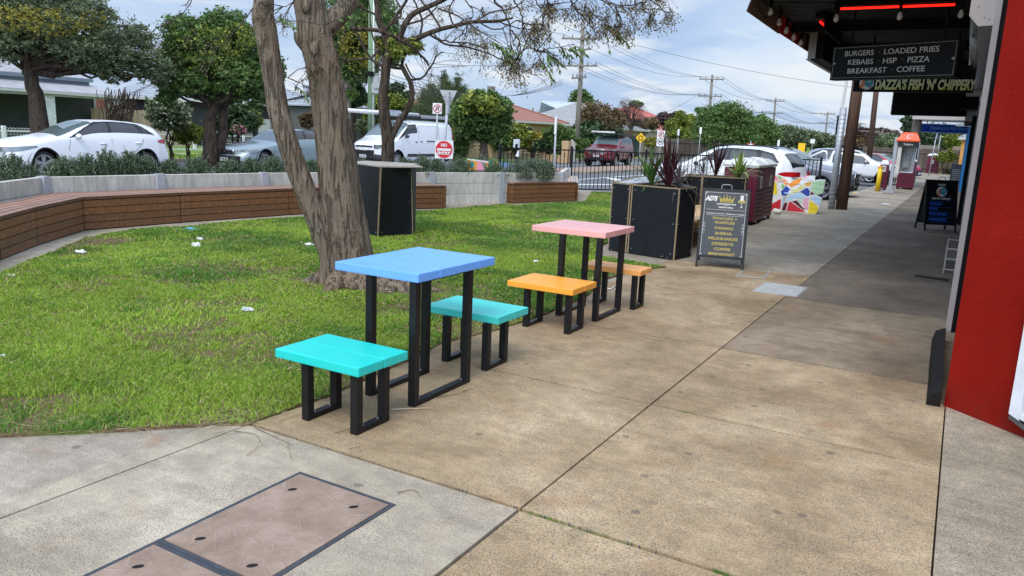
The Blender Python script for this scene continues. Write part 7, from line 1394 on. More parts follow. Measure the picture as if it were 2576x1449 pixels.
mb = MB(); mb.slab([P(.448, .125), P(.50, .105), P(.50, 2.4), P(.448, 2.4)], n_ * .03); mb.slab([P(.502, .12), P(.9, .0), P(.9, .10), P(.502, .15)], n_ * .035); mb.build('door_frame', plain('frame_white', (.70, .72, .76), .4), t); mb = MB(); mb.slab([P(.52, .16), P(1.3, .16), P(1.3, 2.4), P(.52, 2.4)], n_ * .01); mb.build('door', SHOPD, t)
mb = MB(); mb.slab([P(.449, .095), P(.56, .045), P(.56, .075), P(.449, .12)], n_ * .026); mb.build('door_sill', plain('sill_dark', (.08, .08, .08)), t)
mb = MB(); mb.bbox((.052, 7.92, .0), (.098, 8.0, 3.2)); mb.build('corner_trim', TRIMP, t); mb = MB(); mb.bbox((.0985, 7.895, .0), (.14, 8.0, 3.2)); mb.build('trim_gap', BLK, t)
mb = MB(); mb.bbox((.135, 8.21, 0), (.6, 8.9, 3.2)); mb.build('side_return', SHOPD, t)
# next shops: one long black front, broken up by frames and glass
t = thing('shopfront', 'black fronted row of shops running down the right side under the awning', 'shop', (.5, 20, 0)); mb = MB(); mb.bbox((.14, 8.95, -.05), (6, 44, 4.4)); mb.build('wall', SHOPD, t)
mb = MB()
for y in (10.2, 12.4, 14.6, 19.0, 22.0, 26, 30, 35): mb.bbox((.10, y, 0.02), (.139, y + .07, 2.6))
mb.bbox((.11, 9.2, 2.6), (.139, 36, 2.68)); mb.build('frame', GALVP, t)
mb = MB(); mb.bbox((.02, 20, .02), (.135, 20.4, 2.4)); mb.build('door_jamb', BLK, t)
mb = MB(); 
for z in (.05, .19, .33): mb.bbox((-.055, 11.75, z), (.13, 11.78, z + .014)); mb.bbox((-.055, 13.0, z), (.13, 13.03, z + .014)); mb.bbox((-.055, 11.78, z), (-.04, 13.0, z + .014))
for y in (11.76, 12.0, 12.4, 12.8, 13.01): mb.bbox((-.057, y, .0), (-.043, y + .014, .36))
mb.build('window_rail', TRIMP, t)
t = thing('blue_shopfront', 'blue painted shop wall edge at the far end of the row', 'shop', (.5, 42, 0)); mb = MB(); mb.bbox((-.06, 37.5, 0), (.13, 40, 3.4)); mb.bbox((-.1, 44.1, 0), (6, 60, 3.8)); mb.build('wall', plain('shop_blue', (.02, .22, .55), .5), t)
# awning structure
SOFF = plain('soffit_black', (.006, .006, .007), .5, 0, .2, 5, spec=.12)
t = thing('awning', 'black corrugated shop awning with a timber end beam and a hanging fascia', 'awning', (-1, 13, 3.2))
V = []; F = []; ny = 330
for j in range(ny + 1): y = 9.0 + 12.0 * j / ny; z = 3.20 + .016 * math.sin(j * math.pi / 2 + .4); V += [(-2.24, y, z), (.135, y, z)]; F += [(2 * j - 2, 2 * j, 2 * j + 1, 2 * j - 1)] if j else []
o = fast_mesh('corrugated_soffit', V, F, SOFF, t)
mb = MB(); mb.bbox((-2.34, 8.86, 3.25), (6, 21.0, 3.42)); mb.build('roof_deck', RT_CORR, t)
mb = MB(); mb.bbox((-2.40, 8.76, 3.13), (.62, 8.855, 3.42)); mb.build('end_beam', wood('old_beam', (.12, .07, .035), (.22, .14, .07), (.33, .23, .13), (1, 12, 12), .8, per=False), t)
mb = MB()
for y in (11.2, 13.6, 16.0, 18.4): mb.bbox((-2.24, y, 3.08), (.13, y + .07, 3.178))
mb.build('cross_beam', BLK, t)
zf0, zf1 = 3.0, 3.22
mb = MB(); mb.slab([(-2.27, 9.15, zf1), (-2.27, 9.02, 3.12), (-2.28, 8.95, 3.02), (-2.27, 10.6, zf0 - .01), (-2.27, 10.6, zf1)], (-.012, 0, 0)); mb.build('torn_fascia', plain('peeling_brown', (.24, .17, .13), .8, 0, .25, 14), t)
mb = MB(); mb.slab([(-2.265, 10.61, zf0), (-2.265, 21.0, zf0 - .02), (-2.265, 21.0, zf1), (-2.265, 10.61, zf1)], (-.012, 0, 0)); mb.build('fascia', plain('fascia_red', (.52, .05, .035), .55, 0, .15, 3), t)
mb = MB(); mb.slab([(-2.262, 11.9, zf0 + .0), (-2.262, 12.3, zf0), (-2.262, 12.5, zf1 - .06), (-2.262, 12.1, zf1 - .03)], (.002, 0, 0)); mb.build('fascia_lettering', WHT, t)
# red light tubes under the soffit
TUBE = emit('red_tube', (1.0, 0.012, 0.006), 2.2)
t = thing('light_tube', 'long glowing red light tube under the awning, across the path', 'light', (-.87, 9.5, 3.1)); mb = MB(); mb.smooth = True; mb.tube([(-1.40, 9.48, 3.09), (-.30, 9.50, 3.09)], .012, 12); mb.build('tube', TUBE, t); mb = MB(); mb.bbox((-1.47, 9.46, 3.115), (-.22, 9.54, 3.178)); mb.cyl((-1.47, 9.48, 3.09), (-1.40, 9.48, 3.09), .021, 10); mb.cyl((-.30, 9.5, 3.09), (-.25, 9.5, 3.09), .021, 10); mb.build('fitting', BLK, t)
t = thing('light_tube', 'short glowing red light tube under the awning, along its outer edge', 'light', (-1.75, 11, 3.1)); mb = MB(); mb.smooth = True; mb.tube([(-1.75, 10.4, 3.09), (-1.75, 11.55, 3.09)], .013, 12); mb.build('tube', TUBE, t); mb = MB(); mb.bbox((-1.80, 10.3, 3.115), (-1.70, 11.75, 3.178)); mb.bbox((-1.69, 10.3, 2.98), (-1.675, 11.75, 3.178)); mb.build('fitting', BLK, t)
# light box sign hanging at the outer edge
t = thing('lightbox_sign', 'unlit black sided light box hanging along the outer awning edge, its grey end facing us', 'sign', (-2.05, 13, 3)); mb = MB(); mb.bbox((-2.10, 11.8, 2.80), (-1.90, 14.8, 3.178)); mb.build('case', BLK, t); mb = MB(); mb.bbox((-2.10, 11.78, 2.80), (-2.0, 11.799, 3.17)); mb.bbox((-2.12, 11.8, 2.785), (-2.06, 14.8, 2.799)); mb.build('edge_trim', plain('trim_grey', (.30, .31, .31), .5), t)
mb = MB(); mb.tube([(-1.9, 14.6, 2.95), (-1.55, 10.4, 2.78)], .02, 6); mb.build('bracket', BLK, t)
# festoon bulbs
cable = MB(); bulbs = [(-2.12, 9.35, 3.08), (-2.13, 9.9, 3.04), (-2.12, 10.3, 3.0), (-2.12, 10.8, 2.98), (-2.12, 11.3, 2.97), (-1.43, 9.45, 3.0), (-.80, 9.45, 3.0), (-.235, 9.45, 3.0)]
t = thing('string_lights', 'string of clear unlit bulbs looped along the awning edge and beam', 'string lights', (-1.5, 9.8, 3.1))
mb = MB(); mb.tube([(-2.15, 9.1, 3.14)] + [(x + .0, y, z + .12 + .02) for x, y, z in bulbs[:5]] + [(-2.1, 11.7, 3.15)], .006, 5); mb.tube([(-2.12, 9.35, 3.17), (-1.43, 9.45, 3.15), (-.80, 9.45, 3.15), (-.235, 9.45, 3.15), (.1, 9.45, 3.17)], .005, 5); mb.tube([(-2.2, 9.05, 3.12), (-2.17, 9.3, 3.0), (-2.1, 9.9, 3.12), (-2.12, 10.5, 3.05), (-2.15, 11.2, 3.1)], .005, 5); mb.build('cable', BLK, t)
BULB = Mat('bulb_glass'); BULB.col((.75, .75, .72)).set(rough=.05, spec=.8); BULB.b.inputs['Alpha'].default_value = .45; BULB = BULB.m
for x, y, z in bulbs:
    mb = MB(); mb.smooth = True; mb.lathe([(.008, .145), (.016, .14), (.018, .06), (.020, .05), (.0, .05)], c=(x, y, z - .02), n=10); o = mb.build('lamp_holder', BLK, t)
    mb = MB(); mb.smooth = True; mb.lathe([(.012, .05), (.016, .04), (.028, .012), (.030, -.004), (.024, -.022), (.010, -.034), (.0, -.036)], c=(x, y, z - .02), n=12); mb.lathe([(.006, .04), (.010, .02), (.010, -.005), (.0, -.01)], c=(x, y, z - .02), n=6); mb.build('bulb', BULB, o)
# duct along the wall
t = thing('duct_housing', 'white boxed end and shiny foil duct running along the shop wall under the awning', 'duct', (0, 9, 2.8))
mb = MB(); mb.slab([(-.135, 8.0, 3.19), (-.135, 8.0, 2.76), (-.055, 8.0, 2.67), (.150, 8.0, 2.68), (.150, 8.0, 3.19)], (0, .02, 0)); mb.slab([(.118, 7.99, 3.19), (.118, 7.99, 2.66), (.150, 7.99, 2.66), (.150, 7.99, 3.19)], (0, .009, 0)); mb.build('end_cap', TRIMP, t)
mb = MB()
for (x, z) in ((-.02, 3.0), (.01, 3.0), (-.02, 2.97), (.01, 2.97), (-.10, 2.92), (-.075, 2.83), (-.02, 2.74), (.02, 2.72), (.09, 3.0)): mb.cyl((x, 8.001, z), (x, 7.997, z), .005, 8)
mb.build('bolt', BLK, t)
mb = MB()
for k in range(2):
    y0, y1 = 8.03 + 2.75 * k, 8.03 + 2.75 * (k + 1) - .01; mb.slab([(-.130, y0, 3.18), (-.130, y0, 2.80), (-.055, y0, 2.69), (.085, y0, 2.69), (.085, y0, 3.18)], (0, y1 - y0, 0))
mb.slab([(-.095, 13.54, 3.18), (-.095, 13.54, 2.80), (-.04, 13.54, 2.69), (.085, 13.54, 2.69), (.085, 13.54, 3.18)], (0, 2.4, 0))
mb.build('foil_duct', ALU, t); mb = MB(); mb.bbox((.092, 8.05, 2.70), (.112, 15.6, 2.76)); mb.build('rail', TRIMP, t)
t = thing('wall_units', 'cluster of dark boxes and grey brackets fixed high on the black shopfront', 'sign bracket', (0, 20, 2.6)); mb = MB(); mb.bbox((-.14, 16.0, 2.75), (.13, 16.9, 3.18)); mb.bbox((-.2, 19.3, 2.5), (.1, 19.6, 2.8)); mb.bbox((-.14, 24, 2.3), (.13, 24.4, 2.9)); mb.build('box', BLK, t); mb = MB(); mb.bbox((-.15, 16.95, 2.72), (.13, 18.6, 2.95)); mb.bbox((-.12, 21.3, 2.35), (.13, 22, 2.55)); mb.bbox((-.10, 25, 2.5), (.13, 26.5, 2.8)); mb.bbox((-.4, 29, 2.42), (.13, 29.08, 2.5)); mb.build('bracket', GALVP, t)
# hanging signs across the path
LETG = plain('faded_silver_lettering', (.42, .42, .41), .5, 0, .1, 30)
a = Vector((-1.565, 10.40, 2.40)); b = Vector((-.215, 9.72, 2.385)); d = (b - a).normalized(); up = Vector((0, 0, 1)); nn = d.cross(up); L = (b - a).length; Hs = .39
t = thing('hanging_sign', 'black hanging sign lettered BURGERS, LOADED FRIES, KEBABS, HSP, PIZZA, BREAKFAST, COFFEE', 'sign', (a + b) / 2)
mb = MB(); mb.slab([a, b, b + up * Hs, a + up * Hs], -nn * .12); mb.build('board', plain('sign_black_gloss', (.006, .007, .008), .55, 0, .1, spec=.12), t)
q = lambda u, v: a + d * (u * L) + up * (v * Hs) + nn * .001
mb = MB(); rectline(mb, q, .015, .06, .985, .96, .0018, .006, nn)
for s, v, u0, w in (('BURGERS', .70, .115, .245), ('LOADED FRIES', .70, .445, .42), ('KEBABS', .44, .150, .215), ('HSP', .44, .445, .11), ('PIZZA', .44, .64, .165), ('BREAKFAST', .18, .155, .33), ('COFFEE', .18, .565, .215)): letters(mb, s, q(u0, v), d, up, w * L, .155 * Hs, bold=.005)
swirl(mb, q, .02, .5, .02, nn, 1); swirl(mb, q, .98, .5, .02, nn, -1); mb.build('lettering', LETG, t)
mb = MB()
for u, v in ((.405, .78), (.405, .52), (.60, .52), (.525, .26)): c = q(u, v); mb.slab([c - d * .012 + up * .008, c - up * .012, c + d * .012 + up * .008], nn * .001)
mb.build('divider_mark', plain('mark_dim', (.06, .05, .04)), t)
mb = MB(); mb.cyl(a + d * .2 + up * Hs - nn * .06, a + d * .2 + up * 0.79 - nn * .06, .012, 8); mb.cyl(b - d * .2 + up * Hs - nn * .06, b - d * .2 + up * .79 - nn * .06, .012, 8); mb.build('hanger', BLK, t)
a = Vector((-1.535, 12.42, 2.40)); b = Vector((-.03, 12.34, 2.395)); d = (b - a).normalized(); nn = d.cross(up); L = (b - a).length; Hs = .36
t = thing('hanging_sign', "black hanging sign with a fish emblem and yellow green lettering DAZZA'S FISH 'N' CHIPPERY", 'sign', (a + b) / 2)
mb = MB(); mb.slab([a, b, b + up * Hs, a + up * Hs], -nn * .1); mb.build('board', MATS['sign_black_gloss'], t)
LIME = Mat('lime_fade_lettering'); _t = LIME.n('ShaderNodeTexCoord'); _s = LIME.n('ShaderNodeSeparateXYZ'); LIME.l(_t.outputs['Object'], _s.inputs[0]); LIME.col(LIME.ramp(LIME.math('MULTIPLY', LIME.math('ADD', _s.outputs[2], .02), 7.0), [(0, (.62, .78, .03)), (1.0, (.82, .86, .60))])).set(rough=.5); LIME = LIME.m
q = lambda u, v: a + d * (u * L) + up * (v * Hs) + nn * .001
mb = MB(); letters(mb, "DAZZA'S FISH 'N' CHIPPERY", q(.19, .075), d, up, .83 * L, .42 * Hs, bold=.045, shear=.12); mb.build('lettering', LIME, t); emblem(t, q(.115, .34), d, up, nn, .10)
mb = MB(); mb.cyl(a + d * .2 + up * Hs - nn * .05, a + d * .2 + up * .79 - nn * .05, .012, 8); mb.cyl(b - d * .25 + up * Hs - nn * .05, b - d * .25 + up * .79 - nn * .05, .012, 8); mb.build('hanger', BLK, t)
t = thing('hanging_sign', 'plain black box sign hanging deep under the awning', 'sign', (-.9, 20.7, 2.6)); mb = MB(); mb.bbox((-1.65, 20.6, 2.40), (-.10, 20.8, 3.10)); mb.build('board', BLK, t); mb = MB(); mb.bbox((-1.665, 20.59, 2.42), (-1.651, 20.81, 2.92)); mb.build('edge_strip', OFFW, t); mb = MB(); mb.bbox((-1.2, 20.66, 3.1), (-1.15, 20.74, 3.178)); mb.bbox((-.5, 20.66, 3.1), (-.45, 20.74, 3.178)); mb.build('hanger', BLK, t)
t = thing('awning', 'farther white awning over the blue fish shop sign', 'awning', (-1, 40, 3.1)); mb = MB(); mb.bbox((-2.2, 36.5, 3.0), (.12, 43.5, 3.12)); mb.build('roof_deck', OFFW, t); mb = MB(); mb.bbox((-2.1, 36.4, 2.86), (.0, 36.48, 3.08)); mb.bbox((-2.1, 38.0, 2.92), (.0, 38.1, 2.99)); mb.build('beam', TRIMP, t)
a = Vector((-1.93, 39.5, 2.40)); b = Vector((.04, 40.2, 2.40)); d = (b - a).normalized(); nn = d.cross(up); L = (b - a).length; Hs = .40
t = thing('hanging_sign', 'blue framed fish shop sign under the far white awning', 'sign', (a + b) / 2); mb = MB(); mb.slab([a, b, b + up * Hs, a + up * Hs], -nn * .12); mb.build('frame', plain('frame_pale', (.5, .55, .62), .4), t); q = lambda u, v: a + d * (u * L) + up * (v * Hs) + nn * .002
mb = MB(); mb.slab([q(.02, .10), q(.98, .10), q(.98, .90), q(.02, .90)], nn * .004); mb.build('face', plain('sign_blue', (.01, .07, .42), .4, 0, .3, 2), t); mb = MB(); letters(mb, 'TRAMULGA FISH SHOP', q(.20, .36) + nn * .005, d, up, .74 * L, .34 * Hs, bold=.01, shear=.25); mb.build('lettering', plain('script_blue', (.30, .50, .80), .5), t)
mb = MB(); mb.cyl(a + d * .3 + up * Hs - nn * .05, a + d * .3 + up * .6 - nn * .05, .015, 6); mb.cyl(b - d * .3 + up * Hs - nn * .05, b - d * .3 + up * .6 - nn * .05, .015, 6); mb.build('hanger', BLK, t)
# rubber ramp by the corner
t = thing('rubber_ramp', 'worn black rubber threshold strip lying against the red wall corner', 'ramp', (0, 6.5, 0)); mb = MB(); prev = None
xs = [(-.006, .075, 5.46), (-.012, .070, 5.8), (-.016, .066, 6.1), (-.024, .062, 6.4), (-.030, .060, 6.8), (-.036, .058, 7.2), (-.038, .060, 7.52)]
for (x0, x1, y0), (x2, x3, y1) in zip(xs[:-1], xs[1:]): mb.slab([(x0, y0, .0), (x1 - .0, y0, .0), (x1, y0, .11), (x0 + .02, y0, .075)], (x2 - x0, y1 - y0 - .012, 0))
mb.build('strip', plain('worn_rubber', (.010, .008, .007), .7, 0, .3, 20, spec=.15), t)
# ------------------------------------------------------------ vehicles
def interp(tab, x):
    xs = [p[0] for p in tab]; ys = [p[1] for p in tab]; return float(np.interp(x, xs, ys))
def smoothtab(tab, n=160):
    xs = np.linspace(tab[0][0], tab[-1][0], n); ys = np.interp(xs, [p[0] for p in tab], [p[1] for p in tab])
    k = np.array([1, 2, 3, 2, 1]) / 9.0; yp = np.pad(ys, 2, mode='edge'); return list(zip(xs, np.convolve(yp, k, 'valid')))
TYRE = plain('tyre_rubber', (.016, .016, .017), .8, 0, .2, 20); RIMA = plain('alloy_rim', (.50, .51, .52), .3, .8, .05); RIMD = plain('rim_dark', (.03, .03, .032), .5); CHROME = plain('chrome', (.75, .76, .78), .12, 1.0, .02); TRIMK = plain('car_black_trim', (.014, .014, .016), .4, 0, .1); PLAST = plain('bumper_plastic', (.035, .037, .042), .6, 0, .1); HLAMP = plain('headlamp_lens', (.22, .24, .26), .08, .6, .1, 8, coat=1.0); TLAMP = plain('tail_lamp_red', (.42, .008, .012), .15, 0, .2, 10, coat=1.0); PLATEM = plain('plate_white', (.68, .69, .70), .5, 0, .03); AMB = plain('indicator_amber', (.7, .25, .03), .3)
def vehicle(name, label, cat, pos, heading, spec, paint, scale=0.94, group=None, plate=None, badge=None):
    S = spec; L = S['L']; top = smoothtab(S['top']); belt = smoothtab(S['belt']); bot = S['bot']; wid = smoothtab(S['wid']); tum = S.get('tumble', .32); cf = S.get('nose', .28); cr = S.get('tail', .16)
    t = thing(name, label, cat, pos, heading, group=group, scale=scale); root = MW[t.name]; NX = int(L / .026); ML, MU = 13, 40
    xs = np.linspace(0, L, NX); wmax = max(w for _, w in S['wid'])
    def sect(x, sy=1.0, mz=None, s=1.0):
        zt, zb, zl, w = interp(top, x), interp(bot, x), interp(belt, x), interp(wid, x); zb2 = min(zb, zl - .05); zt = max(zt, zl + .02); pts = []; h = zt - zl
        for i in range(ML):
            u = i / (ML - 1); f = [.80, .93, .985, 1.0, 1.003, 1.0, .99, .975]; f = float(np.interp(u, [0, .06, .16, .32, .5, .68, .85, 1.0], f)); pts.append((w * f, zb2 + (zl - zb2) * u))
        nexp = 2.3 + 3.4 * min(1, max(0, (h - .12) / .35)); y0 = pts[-1][0]
        for i in range(1, MU + 1):
            th = (i / MU) * math.pi / 2; z = zl + h * math.sin(th) ** (2 / nexp); y = max(0, (y0 - tum * (z - zl))) * max(0, math.cos(th)) ** (2 / nexp); pts.append((y, z))
        pts[-1] = (0.0, zt)
        return pts
    def bend(x, y, z):
        r = (abs(y) / wmax) ** 2.4; dx = 0
        if x < 1.1: dx += cf * r * (1 - max(x, 0) / 1.1) ** 1.0
        if x > L - .8: dx -= cr * r * (1 - (L - min(x, L)) / .8)
        return (L / 2 - (x + dx), y, z)
    rows = []; caps = 6
    S0 = sect(0); zc0 = sum(p[1] for p in S0) / len(S0); S1 = sect(L); zc1 = sum(p[1] for p in S1) / len(S1); allr = []
    for k in range(caps, 0, -1): s = 1 - k / caps * .98; allr.append((-.05 * (1 - s ** 2), [(y * s, zc0 + (z - zc0) * s) for y, z in S0]))
    for x in xs: allr.append((x, sect(x)))
    for k in range(1, caps + 1): s = 1 - k / caps * .98; allr.append((L + .04 * (1 - s ** 2), [(y * s, zc1 + (z - zc1) * s) for y, z in S1]))
    np_ = ML + MU; V = []; info = []
    for x, pts in allr:
        ring = [(0.0, pts[0][1])] + [(y, z) for y, z in pts] + [(-y, z) for y, z in pts[-2::-1]]
        for y, z in ring: V.append(Vector(bend(x, y, z))); info.append((x, y, z))
    nr = len(allr[0][1]) * 2; nring = 1 + np_ + np_ - 1; F = {}; wheels = S['wheels']; wr = S['wr']; ra = wr + S.get('gap', .055)
    def inp(x, z, poly):
        r = False; n = len(poly)
        for i in range(n):
            x0, z0 = poly[i]; x1, z1 = poly[(i + 1) % n]
            if (z0 > z) != (z1 > z) and x < (x1 - x0) * (z - z0) / (z1 - z0 + 1e-12) + x0: r = not r
        return r
    def grow(poly, m):
        cx_ = sum(p[0] for p in poly) / len(poly); cz = sum(p[1] for p in poly) / len(poly); return [(p[0] + m * np.sign(p[0] - cx_), p[1] + m * np.sign(p[1] - cz)) for p in poly]
    wins = S['win']; gw = S.get('trimwin') or []
    for r in range(len(allr) - 1):
        for j in range(nring):
            a = r * nring + j; b = r * nring + (j + 1) % nring; c = b + nring; d_ = a + nring
            x = sum(info[k][0] for k in (a, b, c, d_)) / 4; y = sum(info[k][1] for k in (a, b, c, d_)) / 4; z = sum(info[k][2] for k in (a, b, c, d_)) / 4
            key = 'body'; jj = j if j <= np_ else nring - j; upper = jj > ML; zl = interp(belt, x); zt = interp(top, x); w = interp(wid, x)
            if any((x - wx) ** 2 + (z - wr) ** 2 < ra * ra for wx in wheels) and abs(y) > w * .45 and z < zl: continue
            hit = False
            if upper and 0 < x < L:
                yside = w * .975 - tum * (z - zl)
                for k, pl in enumerate(wins):
                    if abs(y) > yside * .66 and inp(x, z, pl): key = ('side_window', k, y > 0); hit = True
                if not hit and abs(y) > yside * .66 and any(inp(x, z, pl) for pl in gw): key = 'trim'; hit = True
                if not hit:
                    w0, w1, mg = S['ws']
                    if w0 < x < w1 and abs(y) < max(.1, yside - mg) and z > zl + .0: key = 'windscreen'; hit = True
                    if S.get('rw'):
                        w0, w1, mg = S['rw']
                        if w0 < x < w1 and abs(y) < max(.1, yside - mg): key = 'rear_window'; hit = True
            if not hit:
                if key == 'body' and S.get('clad') and z < interp(S['clad'], x): key = 'clad'
            F.setdefault(key, []).append((a, b, c, d_))
    def emitpart(key, nm, mats, extra=None):
        fs = F.get(key, []) ; used = {}; vs = []; ff = []; mi = []
        for lst, m_ in [(fs, 0)] + ([(F.get(e, []), i + 1) for i, e in enumerate(extra)] if extra else []):
            for f in lst:
                g = []
                for k in f:
                    if k not in used: used[k] = len(vs); vs.append(root @ V[k])
                    if used[k] not in g: g.append(used[k])
                if len(g) > 2: ff.append(tuple(g)); mi.append(m_)
        if not ff: return
        mb = MB(); mb.v = [tuple(v) for v in vs]; mb.f = [list(f) for f in ff]; mb.mi = mi; mb.sm = [True] * len(ff); return mb.build(nm, mats, t)
    emitpart('body', 'body', [paint, TRIMK, PLAST], ['trim', 'clad']); emitpart('windscreen', 'windscreen', SCREENG); emitpart('rear_window', 'rear_window', GLASS)
    for key in list(F):
        if isinstance(key, tuple): emitpart(key, key[0], {'side_window': GLASS, 'headlight': HLAMP, 'taillight': TLAMP}.get(key[0], GLASS))
    TM = lambda mb: setattr(mb, 'T', root)
    def side(x, z, sg, off=.002):
        zl, zb, w = interp(belt, x), interp(bot, x), interp(wid, x); u = (z - zb) / (zl - zb)
        if u <= 1: y = w * float(np.interp(u, [0, .06, .16, .32, .5, .68, .85, 1.0], [.80, .93, .985, 1.0, 1.003, 1.0, .99, .975]))
        else: y = w * .975 - tum * (z - zl)
        return bend(x, sg * (y + off), z)
    # wheel wells and floor
    mb = MB(); TM(mb); hw = interp(wid, L / 2)
    mb.bbox((-L / 2 + .25, -hw * .72, S['bot'][1][1] + .03), (L / 2 - .25, hw * .72, .55))
    for wx in wheels:
        for sg in (-1, 1):
            X = L / 2 - wx; vs = []; fs = []; n = 20
            for k in range(n + 1):
                a = -.35 + (math.pi + .7) * k / n; vs += [(X + ra * math.cos(a), sg * hw * .45, wr + ra * math.sin(a)), (X + ra * math.cos(a), sg * (interp(wid, wx) * .975), wr + ra * math.sin(a))]
                if k: fs.append((2 * k - 2, 2 * k, 2 * k + 1, 2 * k - 1))
            mb.add(vs, fs)
            mb.smooth = True; mb.tube([Vector(side(wx - (ra + .006) * math.cos(a), wr + (ra + .006) * math.sin(a), sg, -.006)) for a in [.0 + (math.pi) * k / 26 for k in range(27)]], .03, 8); mb.smooth = False
    mb.build('wheel_arch', BLK, t)
    for (nm, x0, x1, z0, z1, ym, sl) in S.get('lamps', []):
        for sg in (-1, 1):
            mb = MB(); mb.T = root; mb.smooth = True; cols = []; fr = nm == 'headlight'; zm_ = z1 + .02
            xr_ = [x for x in xs if interp(top, x) >= zm_]; fx = xr_[0] if fr else xr_[-1]
            xe, xo = (max(x0, fx), max(x0, fx) + x1 - x0) if fr else (min(L - .02, fx), min(L - .02, fx) - (min(x1, L) - x0) * .7)
            for k in range(5, 0, -1): y = ym + (interp(wid, 0 if fr else L) * .93 - ym) * (5 - k) / 5; cols.append([bend((xe - .03 if xe > .08 else -.055) if fr else (L + .045 if xe > L - .08 else xe + .05), sg * y, z0 + (z1 - z0) * v / 4) for v in range(5)])
            for k in range(13): x = xe + (xo - xe) * k / 12; tp = 1 - .75 * (k / 12) ** 2; zc_ = (z0 + z1) / 2 + sl * (abs(x - xe)) * (1 if fr else .2); hh = (z1 - z0) / 2 * tp; cols.append([side(x, zc_ - hh + 2 * hh * v / 4, sg, .006) for v in range(5)])
            vs = [v for c in cols for v in c]; mb.add(vs, [(5 * i + j, 5 * i + j + 1, 5 * i + j + 6, 5 * i + j + 5) for i in range(len(cols) - 1) for j in range(4)]); mb.build(nm, HLAMP if fr else TLAMP, t)
    # wheels
    tw = S.get('tw', .22)
    for wx in wheels:
        for sg in (-1, 1):
            X = L / 2 - wx; yo = sg * (interp(wid, wx) - .03); mb = MB(); TM(mb); mb.smooth = True; rr = S.get('rim', wr * .70)
            prof = [(rr, 0), (rr + .01, -.005), (wr - .03, -.004), (wr - .006, .02), (wr, .05), (wr, tw - .05), (wr - .01, tw - .02), (wr - .04, tw), (rr, tw)]
            mb.lathe([(r_, yo - sg * h_) for r_, h_ in prof], c=(X, 0, wr), axis='Y', n=28); w = mb.build('wheel', TYRE, t)
            mb = MB(); TM(mb); mb.smooth = True; mb.lathe([(rr + .004, yo + sg * .002), (rr - .018, yo + sg * .004), (rr - .03, yo - sg * .03)], c=(X, 0, wr), axis='Y', n=28); mb.smooth = False; ns = S.get('spokes', 5)
            for k in range(ns):
                a = 2 * math.pi * k / ns + .3; hwid = S.get('spw', .045)
                for o in (-1, 1) if S.get('twin') else (0,):
                    an = a + o * .16; ca, sa = math.cos(an), math.sin(an); p = lambda r_, s_, y_: (X + r_ * ca - s_ * sa, y_, wr + r_ * sa + s_ * ca); ww = hwid * (.45 if S.get('twin') else 1)
                    q = [p(.04, -ww * .8, yo - sg * .012), p(.04, ww * .8, yo - sg * .012), p(rr - .012, ww * .7, yo - sg * .004), p(rr - .012, -ww * .7, yo - sg * .004)]; mb.slab(q, (0, -sg * .02, 0))
            mb.cyl((X, yo - sg * .02, wr), (X, yo - sg * .004, wr), .055, 14); mb.m = 1; mb.cyl((X, yo - sg * .075, wr), (X, yo - sg * .07, wr), rr - .01, 24); mb.build('rim', [S.get('rimmat', RIMA), RIMD], w)
    # grille, bumper intake, plates
    def strip(mb, y0, y1, z0, z1, off=.012, n=14, xz=0.0, dx=0.0):
        pts = []
        for k in range(n + 1):
            y = y0 + (y1 - y0) * k / n; bx_, _, _ = bend(-.04 * S.get('bul', 1), y, 0); pts.append((bx_ + off, y))
        vs = []; fs = []
        for k, (x, y) in enumerate(pts): vs += [(x - dx, y, z0), (x - dx - xz * (z1 - z0), y, z1), (x - dx - .03, y, z0), (x - dx - .03 - xz * (z1 - z0), y, z1)]
        for k in range(n): a = 4 * k; fs += [(a, a + 4, a + 5, a + 1), (a + 1, a + 5, a + 7, a + 3), (a, a + 2, a + 6, a + 4)]
        fs += [(0, 1, 3, 2), (4 * n, 4 * n + 2, 4 * n + 3, 4 * n + 1)]; mb.add(vs, fs)
    for (nm, y1, z0, z1, bars, barm, dx, xz) in S.get('grille', []):
        mb = MB(); TM(mb); strip(mb, -y1, y1, z0, z1, dx=dx, xz=xz); g = mb.build(nm, TRIMK, t); mb = MB(); TM(mb)
        for k in range(bars): z = z0 + (z1 - z0) * (k + .5) / bars; strip(mb, -y1 * .97, y1 * .97, z - .007, z + .007, .018, dx=dx + xz * (z - z0))
        if bars: mb.build('grille_bar', barm or TRIMK, g)
    if S.get('chromering'):
        for (y1, z0, z1, dx) in S['chromering']:
            mb = MB(); TM(mb); f = lambda y: bend(-.04, y, 0)[0] + .02 - dx; pts = [(f(y), y, z0) for y in np.linspace(-y1 * .92, y1 * .92, 9)] + [(f(y1), y1, (z0 + z1) / 2)] + [(f(y), y, z1) for y in np.linspace(y1 * .94, -y1 * .94, 9)] + [(f(y1), -y1, (z0 + z1) / 2), (f(y1 * .92), -y1 * .92, z0)]; mb.smooth = True; mb.tube(pts, .011, 5); mb.build('grille_surround', CHROME, t)
    if badge:
        z, dx = badge; X = bend(-.04, 0, 0)[0] + .02 - dx; mb = MB(); TM(mb); M = root; mb.smooth = False
        vs = [(X, .075 * math.cos(a) * S.get('bw', 1), z + .05 * math.sin(a)) for a in [i * .3142 for i in range(20)]]; mb.slab(vs, (.008, 0, 0)); mb.build('badge', S.get('badgem', CHROME), t)
    pz = S.get('plate_z', .45); X = bend(-.04, 0, 0)[0] + .035; mb = MB(); TM(mb); mb.bbox((X - .012, -.186, pz - .06), (X, .186, pz + .06)); pl = mb.build('number_plate', PLATEM, t)
